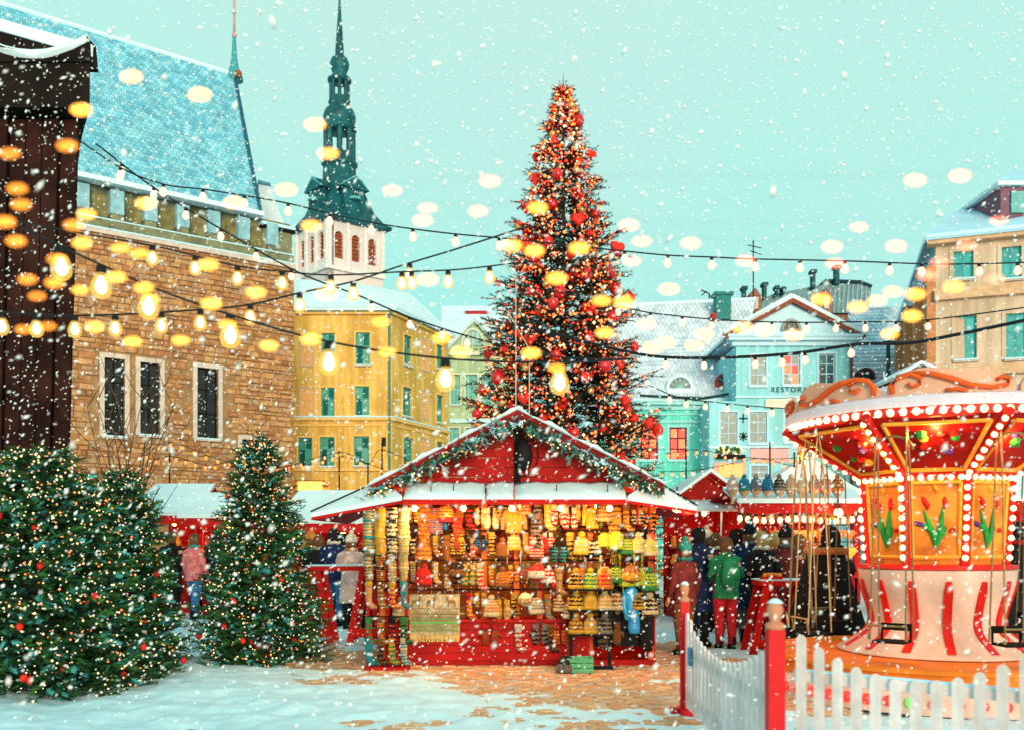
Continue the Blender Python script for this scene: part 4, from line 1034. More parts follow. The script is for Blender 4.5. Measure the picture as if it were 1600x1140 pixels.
# snow covered skirt roof
def snow_panel(ps, name='skirt_snow', th=.05, nu=10, nv=5):
    b = MB(); A, B, C, D = [Vector(p) for p in ps]
    top = []
    rs = []
    for j in range(nv + 1):
        row = []
        for i in range(nu + 1):
            u, v = i / nu, j / nv
            p = A.lerp(B, u).lerp(D.lerp(C, u), v)
            ed = min(1, 6 * min(u + .02, 1 - u + .02, v + .05, 1 - v + .05))
            row.append(p + Vector((0, 0, th * (.35 + .65 * ed) + .012 * math.sin(u * 9 + v * 5 + p.x * 7))))
        rs.append(row)
    vs = [p for r in rs for p in r]; m = nu + 1
    fs = [(j * m + i, j * m + i + 1, (j + 1) * m + i + 1, (j + 1) * m + i) for j in range(nv) for i in range(nu)]
    o = len(vs); rim = [(j, i) for j, i in [(0, i) for i in range(nu)] + [(j, nu) for j in range(nv)] + [(nv, i) for i in range(nu, 0, -1)] + [(j, 0) for j in range(nv, 0, -1)]]
    low = []
    for j, i in rim:
        u, v = i / nu, j / nv; low.append(A.lerp(B, u).lerp(D.lerp(C, u), v))
    vs += low; n = len(rim)
    for q in range(n):
        (j, i), (j2, i2) = rim[q], rim[(q + 1) % n]; fs.append((j * m + i, o + q, o + (q + 1) % n, j2 * m + i2))
    b.add(vs, fs); return b.build(name, ROOFSNOW, ST, True)
fy, fz0, fz1 = 11.7, 2.10, 2.33
for x0, x1 in ((-1.33, -.33), (-.315, .02), (.035, 1.40)):
    snow_panel([(x0, fy, fz0), (x1, fy, fz0), (x1, 12.22, fz1), (x0, 12.22, fz1)])
for x0, x1 in ((-1.33, .03), (.04, 1.40)):
    b = MB(); b.slab([(x0, fy, fz0 - .003), (x1, fy, fz0 - .003), (x1, 12.22, fz1 - .003), (x0, 12.22, fz1 - .003)], .03); b.box(x0, x1, fy - .02, fy, fz0 - .05, fz0 + .012); b.build('skirt_board', RED, ST)
for sg_, A, B, C, D, E_ in ((-1, (-1.34, 11.7, 2.10), (-1.64, 12.28, 2.32), (-2.50, 11.95, 1.90), (-2.50, 14.7, 1.90), (-1.64, 14.7, 2.32)), (1, (1.41, 11.7, 2.10), (1.78, 12.28, 2.33), (2.30, 11.95, 1.98), (2.30, 14.7, 1.98), (1.78, 14.7, 2.33))):
    b = MB(); d = Vector((0, 0, -.004))
    A_, B_, C_, D_, E2 = [Vector(p) + d for p in (A, B, C, D, E_)]
    if sg_ < 0: b.slab([A_, B_, C_], .03); b.slab([B_, E2, D_, C_], .03)
    else: b.slab([A_, C_, B_], .03); b.slab([B_, C_, D_, E2], .03)
    b.build('skirt_board', RED, ST)
    snow_panel([C, D, E_, B] if sg_ > 0 else [B, E_, D, C])
    b = MB(); up = .055; A3, B3, C3 = [Vector(p) + Vector((0, 0, up)) for p in (A, B, C)]
    b.prism([A3, B3, C3] if sg_ < 0 else [A3, C3, B3], (0, 0, -up + .001)); b.build('skirt_snow', ROOFSNOW, ST)
    b = MB(); b.tube([Vector(B) + Vector((0, -.02, .08)), Vector(C) + Vector((0, -.03, .07))], .012, 5); b.build('edge_strip', IRON, ST)
for i, x in enumerate((-1.0, -.72, -.33, .55, 1.18)):
    b = MB(); b.tube([(x, 11.86, 2.19), (x, 11.84, 2.30)], .006, 4); b.build('snow_guard', IRON, ST)
# fir garlands under the two roof edges
def garland(p0, p1, label, seed, hang=.07, n=300):
    rg = np.random.default_rng(seed); p0, p1 = np.array(p0), np.array(p1)
    t = rg.random(n); pos = p0 + (p1 - p0) * t[:, None] + rg.normal(0, .035, (n, 3)); pos[:, 2] -= np.abs(rg.normal(0, hang * .45, n)); pos[:, 1] -= .03
    d = rg.normal(0, 1, (n, 3)); d[:, 2] -= .5
    tv, tf = sprig_template(.42, .05, 7)
    v, f = place(tv, tf, pos, basis(d, rg), rg.uniform(.08, .15, n))
    mi = np.repeat(rg.choice(4, n, p=[.40, .14, .26, .20]), len(tf))
    g_ = thing('fir_garland', label, 'garland', tuple((p0 + p1) / 2))
    link('sprays', npmesh('sprays', v, f, [FIR1, FIR2, FROST, SNOW], mi, off=(p0 + p1) / 2), g_)
    q = p0 + (p1 - p0) * rg.random((46, 1)) + rg.normal(0, .04, (46, 3)); q[:, 1] -= .1; q[:, 2] -= .08
    dots('fairy_lights', q - (p0 + p1) / 2, .012, [FAIRY, FAIRYW], g_, rg.choice(2, 46))
garland((-1.76, 11.93, 2.21), (.02, 11.93, 3.10), 'snow dusted fir garland along the left roof edge of the red gable', 31)
garland((1.84, 11.93, 2.23), (.12, 11.93, 3.10), 'snow dusted fir garland along the right roof edge of the red gable', 32)
for i, (x, z) in enumerate(((-1.2, 2.04), (-.6, 2.04), (0., 2.04), (.6, 2.04), (1.2, 2.04))):
    l = thing('stall_lamp', '%s warm lamp under the snowy front eave of the knitwear stall' % ('first', 'second', 'third', 'fourth', 'fifth')[i] + ' from the left', 'lamp', (x, 11.80, z))
    b = MB(); b.ball((0, 0, -.03), .04, 10, 6); link('glass', b.mesh('glass', LAMP, smooth=True), l)
    b = MB(); b.lathe([(.02, 0), (.022, .035), (.012, .04)], 8); link('socket', b.mesh('socket', IRON), l)
    ld = bpy.data.lights.new('stall_light', 'POINT'); ld.energy = 25; ld.color = (1, .48, .14); ld.shadow_soft_size = .05
    lo_ = bpy.data.objects.new('stall_light', ld); COL.objects.link(lo_); lo_.parent = l; lo_.location = (0, -.04, -.09)
def lamp_at(name, label, p, e, c=(1, .55, .22), r=.06, m=LAMP):
    l = thing(name, label, 'lamp', p)
    b = MB(); b.ball((0, 0, 0), r, 10, 6); link('glass', b.mesh('glass', m, smooth=True), l)
    b = MB(); b.lathe([(r * .5, r * .8), (r * .5, r * 1.5), (r * .2, r * 1.7)], 8); b.tube([(0, 0, r * 1.6), (0, 0, r * 3)], r * .12, 4); link('socket', b.mesh('socket', IRON), l)
    ld = bpy.data.lights.new('glow', 'POINT'); ld.energy = e; ld.color = c; ld.shadow_soft_size = r
    o = bpy.data.objects.new('glow', ld); COL.objects.link(o); o.parent = l; o.location = (0, -r * 1.5, -r * 1.2)
    return l
for i, x in enumerate((-1.0, .1, 1.2)):
    lamp_at('inside_lamp', '%s bulb hanging inside the knitwear stall behind the hats' % ('left', 'middle', 'right')[i], (x, 13.6, 2.10), 15, (1, .46, .12), .05)
lamp_at('corner_lamp', 'bare bright lamp under the right wing of the stall roof', P(1058, 790, 12.6), 18, (1, .58, .22), .085)

# ---------------------------------------------------------------- goods on the stall
WC = {'mustard': (.72, .40, .05), 'cream': (.74, .62, .38), 'golden': (.80, .46, .06), 'orange': (.76, .24, .04), 'red': (.58, .03, .03), 'brown': (.26, .11, .04), 'black': (.02, .018, .016), 'lime': (.52, .62, .06), 'green': (.05, .26, .08), 'teal': (.03, .30, .34), 'blue': (.03, .16, .46), 'grey': (.26, .23, .20), 'pink': (.70, .30, .28), 'tan': (.56, .34, .14), 'white': (.76, .70, .60)}
def wool(c): return mat('wool_' + c, WC[c], .95, .35, 22, wave=.8, bscale=38, spec=.08)
def wool2(c, pc): return mat('wool_%s_%s' % (c, pc), WC[c], .95, .30, 20, wave=.8, bscale=38, spec=.08, bands=(WC[pc], 5.5 if len(c) % 2 else 8., .62 if len(pc) % 2 else .5))
GC = {}
def hat_m(c, kind, pc):
    b = MB(); b.lathe([(.098, -.22), (.102, -.17), (.100, -.12), (.086, -.06), (.052, -.022), (.015, -.012)], 12)
    parts = [('knit_cap', b, wool2(c, pc))]
    b = MB(); b.lathe([(.100, -.235), (.112, -.225), (.113, -.185), (.103, -.178)], 12); parts.append(('brim', b, wool(pc)))
    if kind == 'bobble':
        b = MB(); b.ball((0, 0, .012), .045, 9, 6); parts.append(('bobble', b, wool(pc)))
    if kind == 'earflap':
        for s in (-1, 1):
            b = MB(); b.rings([[(s * .098 + dx, dy, z) for dx, dy in ((-.012, -.05 * w), (.012, -.05 * w), (.012, .05 * w), (-.012, .05 * w))] for z, w in ((-.21, 1), (-.28, .8), (-.33, .25))]); b.tube([(s * .098, 0, -.33), (s * .10, .01, -.45)], .008, 4); parts.append(('ear_flap', b, wool(c)))
        b = MB(); b.tube([(0, 0, -.02), (0, 0, .03)], .012, 5); parts.append(('tip', b, wool(pc)))
    return parts
def mitten_m(c, pc):
    P_ = []
    for s in (-1, 1):
        b = MB(); x = s * .058
        b.rings([[(x + w * math.cos(2 * PI * i / 10), .025 * (w / .045) * math.sin(2 * PI * i / 10), z) for i in range(10)] for w, z in ((.034, -.10), (.047, -.15), (.049, -.22), (.040, -.27), (.015, -.295))])
        b.tube([(x + s * .036, 0, -.13), (x + s * .066, -.01, -.165), (x + s * .074, -.01, -.20)], [.018, .017, .008], 7)
        P_.append(('mitten', b, wool2(c, pc)))
        b = MB(); b.rings([[(x + w * math.cos(2 * PI * i / 10), .028 * (w / .045) * math.sin(2 * PI * i / 10), z) for i in range(10)] for w, z in ((.040, -.03), (.038, -.07), (.036, -.105))]); P_.append(('cuff', b, wool(pc)))
    b = MB(); b.tube([(-.058, 0, -.03), (0, 0, .0), (.058, 0, -.03)], .005, 4); P_.append(('loop', b, wool(pc)))
    return P_
def sock_m(c, pc):
    b = MB(); b.tube([(0, 0, -.02), (0, 0, -.12), (0, 0, -.24), (.01, 0, -.29), (.05, 0, -.325), (.11, 0, -.335)], [.046, .045, .042, .046, .043, .022], 10)
    P_ = [('leg_knit', b, wool2(c, pc))]
    b = MB(); b.lathe([(.050, -.07), (.052, -.01), (.044, 0)], 10); P_.append(('cuff', b, wool(pc)))
    b = MB(); b.lathe([(.0475, -.16), (.048, -.125)], 10); P_.append(('stripe', b, wool(pc)))
    return P_
def scarf_m(c, pc, L=.62):
    P_ = []
    for s in (0, 1):
        b = MB(); n = 10; rs = []
        for i in range(n + 1):
            z = -L * (1 - .18 * s) * i / n; y = -.025 + .05 * s + .008 * math.sin(i * 1.7 + s); w = .065 + .006 * math.sin(i * 2.3 + s * 2); x = .012 * math.sin(i * .9 + s)
            rs.append([(x - w, y - .012, z), (x, y - .02, z), (x + w, y - .012, z), (x + w, y + .012, z), (x, y + .006, z), (x - w, y + .012, z)])
        b.rings(rs); P_.append(('strip', b, wool2(c, pc)))
        b = MB()
        for q in range(6): b.tube([(-.055 + .022 * q, -.025 + .05 * s, -L * (1 - .18 * s)), (-.055 + .022 * q + R.uniform(-.006, .006), -.025 + .05 * s, -L * (1 - .18 * s) - .07)], .006, 4)
        P_.append(('fringe', b, wool(pc)))
        for q in (.25, .6):
            b = MB(); z = -L * (1 - .18 * s) * q; b.box(-.072, .072, -.052 + .05 * s, -.001 + .05 * s, z - .03, z); P_.append(('band', b, wool(pc)))
    return P_
def fur_m(c, pc):
    b = MB(); rg = random.Random(4); 
    b.ball((0, 0, -.14), .125, 12, 8, .95)
    b.v = [(x * (1 + rg.uniform(-.09, .09)), y * (1 + rg.uniform(-.09, .09)), z + rg.uniform(-.01, .01)) for x, y, z in b.v]
    P_ = [('fur_crown', b, mat('fur_' + c, WC[c], .95, .5, 30, .9, 60))]
    b = MB(); b.lathe([(.118, -.22), (.132, -.20), (.130, -.13), (.118, -.11)], 14); P_.append(('turned_brim', b, wool(pc)))
    b = MB(); b.tube([(0, 0, -.03), (0, 0, 0)], .006, 4); P_.append(('loop', b, wool(pc)))
    return P_
def sweater_m(c, pc):
    b = MB(); rs = [[(w * math.cos(2 * PI * i / 12), .05 * math.sin(2 * PI * i / 12), z) for i in range(12)] for w, z in ((.06, -.02), (.16, -.06), (.155, -.22), (.15, -.42), (.145, -.46))]
    b.rings(rs); P_ = [('body_knit', b, wool2(c, pc))]
    for s in (-1, 1):
        b = MB(); b.tube([(s * .13, 0, -.08), (s * .19, 0, -.22), (s * .20, -.01, -.40)], [.05, .045, .036], 8); P_.append(('sleeve', b, wool(c)))
    b = MB(); b.lathe([(.156, -.20), (.158, -.13)], 12, sy=.34); P_.append(('yoke_band', b, wool(pc)))
    b = MB(); b.tube([(0, 0, -.02), (0, 0, 0)], .006, 4); P_.append(('hook', b, IRON))
    return P_
def item(kind, c, pc, loc, rz, label, group, sc=1., drop=0.):
    key = (kind, c, pc)
    if key not in GC:
        if kind in ('bobble', 'beanie', 'earflap'): pp = hat_m(c, kind, pc)
        else: pp = {'mitten': mitten_m, 'sock': sock_m, 'scarf': scarf_m, 'fur': fur_m, 'sweater': sweater_m}[kind](c, pc)
        GC[key] = [(n, b.mesh(n, m, smooth=True)) for n, b, m in pp]
    NM = {'bobble': 'bobble_hat', 'beanie': 'knitted_hat', 'earflap': 'earflap_hat', 'mitten': 'mitten_pair', 'sock': 'knitted_sock', 'scarf': 'knitted_scarf', 'fur': 'fur_hat', 'sweater': 'child_sweater'}
    CT = {'bobble': 'hat', 'beanie': 'hat', 'earflap': 'hat', 'mitten': 'mittens', 'sock': 'sock', 'scarf': 'scarf', 'fur': 'hat', 'sweater': 'sweater'}
    t = thing(NM[kind], label, CT[kind], loc, rz, group, sc)
    for n, me in GC[key]: link(n, me, t)
    if drop > .004: link('thread', THREAD, t).scale = (1, 1, drop / sc)
    return t
KN = {'bobble': 'bobble hat', 'beanie': 'knitted hat', 'earflap': 'earflap hat', 'mitten': 'pair of mittens', 'sock': 'knitted sock', 'scarf': 'fringed scarf', 'fur': 'fur hat', 'sweater': 'small sweater'}
WARM = ['mustard', 'golden', 'cream', 'tan', 'tan', 'mustard', 'orange', 'cream', 'brown', 'red', 'golden', 'brown', 'orange', 'black', 'cream', 'grey']
THREAD = MB().tube([(0, 0, 0), (0, 0, 1)], .004, 4).mesh('thread', CORD)
rows = [(2.115, 'top', ['mitten', 'scarf', 'sweater', 'mitten', 'sock', 'beanie', 'mitten']),
        (1.735, 'second', ['bobble', 'mitten', 'sweater', 'earflap', 'sock', 'mitten', 'sock']),
        (1.355, 'third', ['mitten', 'bobble', 'sock', 'fur', 'mitten', 'scarf', 'earflap']),
        (.975, 'bottom', ['sock', 'fur', 'mitten', 'bobble', 'beanie', 'sock', 'bobble'])]
for ri, (z, rn, kinds) in enumerate(rows):
    n = 23; xs_ = np.linspace(-1.42, 1.76, n)
    for i in range(n):
        k = kinds[(i * 3 + ri) % 7]; x = xs_[i]
        if ri == 3 and (-1.36 < x < -.60): continue
        if k == 'scarf' and ri > 1: k = 'sock'
        if x < -.4 and R.random() < .35: k = 'scarf' if ri == 0 else R.choice(['sock', 'mitten', 'sweater'])
        dp = R.uniform(0, .11)
        c = R.choice(WARM); pc = R.choice(WARM + ['white'])
        if x > 1.10 and ri in (1, 2): k, c, pc = R.choice(['earflap', 'beanie', 'bobble']), 'lime', R.choice(['lime', 'cream', 'green'])
        elif x > .95 and ri == 0: c = R.choice(['orange', 'brown', 'mustard', 'lime', 'black'])
        elif x > .6 and ri == 3: c, pc = R.choice(['black', 'black', 'brown', 'grey']), R.choice(['mustard', 'golden', 'cream'])
        elif R.random() < .16: c = R.choice(['teal', 'green', 'red', 'black', 'blue', 'red'])
        elif .15 < x < .75 and R.random() < .4: c, pc = 'red', 'white'
        dy = R.uniform(-.012, .012)
        kz = {'bobble': -.045, 'beanie': .0, 'earflap': -.02}.get(k, 0)
        item(k, c, pc, (x, SY0 + .0 + dy - (.09 if k in ('bobble', 'beanie', 'earflap', 'fur') else .0), z + kz + .012 - dp), R.uniform(-.6, .6), '%s %s, %s from the left in the %s hanging row of the stall' % (c, KN[k], ORD[i], rn), 'knitwear hung in rows on the stall front', R.uniform(.72, 1.08) * (.72 if k == 'sweater' else 1), dp + .02)
    # second layer deeper inside the stall
    if ri < 3:
        for i in range(19):
            x = -1.40 + i * .176 + R.uniform(-.02, .02); k = R.choice(['sweater', 'mitten', 'bobble', 'scarf', 'sock'])
            if k == 'scarf' and ri == 2: k = 'mitten'
            c = R.choice(WARM + ['golden', 'golden']); pc = R.choice(WARM)
            item(k, c, pc, (x, SY0 + .62 - (.03 if k == 'bobble' else 0), z + .06 - (.045 if k == 'bobble' else 0)), R.uniform(-.4, .4), '%s %s, %s from the left in the %s rear row inside the stall' % (c, KN[k], ORD[i], rn), 'knitwear hung deeper inside the stall')
# columns of scarves and socks at the left corner rack
rk = thing('corner_rack', 'slatted corner rack loaded with scarves and socks, left end of the stall', 'rack', (-1.66, 11.95, 0))
b = MB(); 
for x in (-1.80, -1.32): b.box(x - .02, x + .02, 11.97, 12.01, 0, 2.05)
b.box(-1.84, -1.28, 11.9, 12.1, 0, .04); b.build('rack_frame', DRED, rk)
for z in (2.02, 1.55, 1.10, .66, .40):
    b = MB(); b.tube([(-1.84, 11.95, z), (-1.28, 11.95, z)], .012, 6); b.build('rail', DWOOD, rk)
cols_ = [['golden', 'mustard', 'cream', 'golden'], ['cream', 'orange', 'tan', 'golden'], ['pink', 'tan', 'red', 'grey'], ['red', 'orange', 'red', 'black'], ['teal', 'black', 'green', 'teal']]
for ri, (z, k) in enumerate(((2.02, 'scarf'), (1.55, 'scarf'), (1.10, 'sock'), (.66, 'sock'), (.40, 'sock'))):
    for i in range(4):
        c = cols_[ri][i]; pc = R.choice(['cream', 'black', 'brown', 'mustard', 'teal', 'green'])
        item(k, c, pc, (-1.78 + i * .145, 11.93, z), R.uniform(-.5, .5), '%s %s, %s from the left on the %s bar of the left corner rack' % (c, KN[k], ORD[i], ('top', 'second', 'third', 'fourth', 'lowest')[ri]), 'knitwear on the left corner rack', .95 if k == 'sock' else (.95 if z > 1.8 else .72))
# rolled woollens standing on the counter
for i, c in enumerate(('blue', 'red', 'tan', 'cream', 'teal', 'cream', 'brown')):
    x = -1.36 + i * .118; b = MB(); b.lathe([(.05, 0), (.058, .02), (.060, .14), (.05, .165), (.012, .17)], 12, (x, 12.42, .60)); b.lathe([(.061, .06), (.062, .08)], 12, (x, 12.42, .60), k=1)
    tag(b.build('rolled_hat', [wool(c), wool('cream' if c != 'cream' else 'tan')], base=(x, 12.42, .60), smooth=True), '%s rolled woollen, %s along the counter edge above the reindeer blanket' % (c, ORD[i]), 'hat', 'rolled woollens on the counter')
# reindeer blanket over the counter
bl = thing('reindeer_blanket', 'cream fringed blanket with reindeer row and green zigzags hanging over counter', 'blanket', (-.99, 12.27, .33))
CRM = wool('cream'); OLV = mat('wool_olive', (.22, .24, .08), .95, .2, 14); BRN = mat('wool_bark', (.16, .11, .05), .95, .2, 14); GRB = mat('wool_moss', (.10, .30, .08), .95, .2, 14)
bx0, bx1, bz0, bz1, byy = -1.31, -.67, .40, .92, 12.27
b = MB(); n = 16
rs = [[(bx0 + (bx1 - bx0) * i / n, byy + .012 * math.sin(i * .9), z) for i in range(n + 1)] for z in (bz0, bz1)]
vs = rs[0] + rs[1] + [(x, y + .014, z) for x, y, z in rs[0]] + [(x, y + .014, z) for x, y, z in rs[1]]
m_ = n + 1
fs = [(i, i + 1, m_ + i + 1, m_ + i) for i in range(n)] + [(2 * m_ + i + 1, 2 * m_ + i, 3 * m_ + i, 3 * m_ + i + 1) for i in range(n)] + [(m_ + i, m_ + i + 1, 3 * m_ + i + 1, 3 * m_ + i) for i in range(n)]
b.add(vs, fs); b.box(bx0, bx1, byy, 12.5, bz1 - .012, bz1); b.build('cloth', CRM, bl)
def band(z0, z1, m, name='band'):
    b = MB(); b.box(bx0 + .005, bx1 - .005, byy - .0165, byy - .0135, z0, z1); b.build(name, m, bl)
for z0, z1, m in ((.735, .745, BRN), (.665, .675, BRN), (.60, .612, GRB), (.545, .575, GRB), (.50, .508, OLV), (.45, .466, OLV), (.585, .592, BRN)): band(z0, z1, m)
for z, h, m in ((.70, .05, OLV), (.635, .045, BRN), (.475, .04, GRB), (.52, .03, OLV)):
    b = MB(); k = 16
    for i in range(k):
        x = bx0 + .02 + (bx1 - bx0 - .04) * i / k; w = (bx1 - bx0 - .04) / k
        b.tube([(x, byy - .018, z - h / 2), (x + w / 2, byy - .018, z + h / 2), (x + w, byy - .018, z - h / 2)], .005, 4)
    b.build('zigzag', m, bl)
deer = [(-.055, 0), (-.045, 0), (-.038, .05), (.02, .05), (.026, 0), (.036, 0), (.036, .06), (.048, .085), (.062, .083), (.064, .097), (.05, .108), (.066, .135), (.058, .138), (.044, .115), (.034, .14), (.027, .137), (.036, .108), (.026, .088), (-.045, .088), (-.058, .068)]
for i, s in enumerate((1, 1, -1)):
    cx = (-1.22, -1.03, -.78)[i]
    b = MB(); b.prism([(cx + s * x, byy - .0185, .76 + z * 1.05) for x, z in (deer if s > 0 else deer[::-1])], (0, .004, 0)); b.build('reindeer_motif', BRN, bl)
b = MB()
for i in range(44): x = bx0 + .007 + i * (bx1 - bx0 - .014) / 43; b.tube([(x, byy + .006, bz0 + .01), (x + R.uniform(-.006, .006), byy - .004, bz0 - .035), (x + R.uniform(-.012, .012), byy + .002, bz0 - .085)], .0055, 4)
b.build('fringe', mat('wool_straw', (.62, .48, .18), .95, .2, 10), bl)
# reindeer skins and dark goods on the right side
blu = thing('shiny_jacket', 'shiny blue jacket hanging from the black board, right end of stall', 'jacket', (1.53, 12.30, 1.0))
b = MB(); b.rings([[(1.53 + dx + w * math.cos(2 * PI * i / 12), 12.30 + .05 * math.sin(2 * PI * i / 12), z) for i in range(12)] for w, z, dx in ((.04, 1.02, 0), (.09, .98, -.01), (.10, .80, 0), (.075, .66, .03), (.085, .5, .03), (.07, .42, .04))]); b.build('jacket_body', mat('shiny_blue', (.02, .28, .62), .25, .3, 6, .4, 14, spec=.7), blu, True)
b = MB(); b.tube([(1.45, 12.27, .95), (1.42, 12.22, .78), (1.47, 12.2, .60)], [.04, .035, .03], 8); b.build('sleeve', mat('shiny_blue', (.02, .28, .62)), blu, True)
b = MB(); b.tube([(1.53, 12.30, 1.02), (1.53, 12.36, 1.09)], .006, 4); b.build('hook', IRON, blu)
lg = 0
for x, z, c in ((1.16, 1.02, 'black'), (1.30, .98, 'black'), (1.70, 1.04, 'black'), (1.78, .96, 'grey'), (1.14, .62, 'black'), (1.28, .60, 'brown'), (1.68, .60, 'black')):
    item('mitten' if lg % 2 else 'sock', c, ('black', 'grey', 'brown')[lg % 3], (x, 12.33, z), R.uniform(-.3, .3), '%s %s, %s item pinned on the black board at the stall\'s right end' % (c, KN['mitten' if lg % 2 else 'sock'], ORD[lg]), 'dark woollens on the black board', 1.15); lg += 1
for i, (x, k, c, pc) in enumerate(((-.28, 'mitten', 'brown', 'red'), (.08, 'sock', 'red', 'white'), (.36, 'mitten', 'black', 'grey'), (.50, 'sock', 'black', 'brown'), (.62, 'mitten', 'orange', 'red'))):
    item(k, c, pc, (x, 12.27, .57 - .03 * (i % 2)), R.uniform(-.4, .4), '%s %s, %s from left hanging low over the red counter planks' % (c, KN[k], ORD[i]), 'woollens hanging over the counter planks', 1.0, .03)
# mannequin stand with hats in front
hs_ = thing('hat_stand', 'dark stepped hat stand with yellow bobble hats before the counter', 'hat stand', (.98, 12.05, 0))
b = MB(); 
for x in (.74, 1.22): b.box(x - .02, x + .02, 12.0, 12.04, 0, 1.0)
b.box(.70, 1.26, 11.96, 12.1, 0, .03); b.build('upright', BLACK, hs_)
for z in (.42, .72, .98): b = MB(); b.box(.70, 1.26, 11.95, 12.09, z, z + .025); b.build('shelf', BLACK, hs_)
HC = [('brown', 'mustard'), ('tan', 'golden'), ('black', 'grey'), ('black', 'golden'), ('golden', 'mustard'), ('mustard', 'cream'), ('black', 'mustard'), ('green', 'lime'), ('red', 'orange')]
for zi, z in enumerate((.445, .745, 1.005)):
    for i, x in enumerate((.80, .98, 1.16)):
        c, pc = HC[zi * 3 + i]
        item('bobble', c, pc, (x, 12.02, z + .216), R.uniform(-.5, .5), '%s bobble hat standing %s on the %s shelf of the hat stand' % (c, ('left', 'middle', 'right')[i], ('lowest', 'middle', 'top')[zi]), 'hats on the hat stand', .92)
gb = thing('green_crate', 'small green crate on the cobbles in front of the hat stand', 'crate', (.84, 11.75, 0))
b = MB()
for z in (.01, .07, .13):
    for y in (11.62, 11.88): b.box(.70, .98, y - .008, y + .008, z, z + .05)
    for x in (.70, .98): b.box(x - .008, x + .008, 11.63, 11.87, z, z + .05)
b.build('slats', mat('green_plastic', (.10, .40, .20), .4), gb)
b = MB(); b.box(.71, .97, 11.63, 11.87, .0, .01); b.build('base', mat('green_plastic', (.10, .40, .20)), gb)
item('fur', 'black', 'grey', (.66, 11.72, .22), .2, 'black fur hat lying on cobbles left of the green crate', 'dark hats by the green crate', 1.0)
item('fur', 'brown', 'mustard', (1.52, 12.20, 1.32), .2, 'large brown fur hat at the top of the black board, right of stand', 'dark hats by the green crate', 1.0)

# ---------------------------------------------------------------- red trestle tables
def trestle(name, label, x0, x1, y, zt, rz=0):
    t = thing(name, label, 'table', ((x0 + x1) / 2, y, 0))
    b = MB(); 
    for k in range(4): b2 = MB(); b2.box(x0, x1, y - .30 + k * .15, y - .155 + k * .15, zt - .07, zt); b2.build('top_plank', RED, t)
    b.box(x0 - .01, x1 + .01, y - .30, y + .30, zt + .002, zt + .018); b.build('snow', SNOW, t)
    for x in (x0 + .12, x1 - .12):
        for s in (-1, 1):
            b = MB(); dx = .20 if name else 0
            b.hexa([(x + s * .24 - .05, y - .28 + (s > 0) * .06, 0), (x + s * .24 + .05, y - .28 + (s > 0) * .06, 0), (x + s * .24 + .05, y - .22 + (s > 0) * .06, 0), (x + s * .24 - .05, y - .22 + (s > 0) * .06, 0),
                    (x + s * .04 - .05, y - .28 + (s > 0) * .06, zt - .071), (x + s * .04 + .05, y - .28 + (s > 0) * .06, zt - .071), (x + s * .04 + .05, y - .22 + (s > 0) * .06, zt - .071), (x + s * .04 - .05, y - .22 + (s > 0) * .06, zt - .071)]); b.build('leg', RED, t)
            b = MB(); b.hexa([(x + s * .24 - .05, y + .22 + (s > 0) * .06, 0), (x + s * .24 + .05, y + .22 + (s > 0) * .06, 0), (x + s * .24 + .05, y + .28 + (s > 0) * .06, 0), (x + s * .24 - .05, y + .28 + (s > 0) * .06, 0),
                    (x + s * .04 - .05, y + .22 + (s > 0) * .06, zt - .071), (x + s * .04 + .05, y + .22 + (s > 0) * .06, zt - .071), (x + s * .04 + .05, y + .28 + (s > 0) * .06, zt - .071), (x + s * .04 - .05, y + .28 + (s > 0) * .06, zt - .071)]); b.build('leg', RED, t)
        b = MB(); b.box(x - .26, x + .26, y - .31, y - .285, .10, .24); b.build('stretcher', RED, t)
    return t
trestle('trestle_table', 'tall red trestle table between conical fir and knitwear stall', P(484, 0, 15.3).x, P(586, 0, 15.3).x, 15.3, 1.21)
trestle('trestle_table', 'tall red trestle table behind the picket gate, right of stall', P(1182, 0, 13.6).x, P(1262, 0, 13.6).x, 13.6, 1.05)
bk = thing('snack_tray', 'orange tray with snacks on the red table behind the picket gate', 'tray', P(1205, 897, 13.5))
b = MB(); b.box(-.14, .14, -.09, .09, -.004, .03); link('tray', b.mesh('tray', RED), bk)
for i in range(7): b = MB(); b.ball((-.1 + .035 * i, R.uniform(-.05, .05), .05), .035, 7, 5); link('snack', b.mesh('snack', mat('snack_orange', (.75, .26, .05), .6), smooth=True), bk)
bk.location.z = 1.075

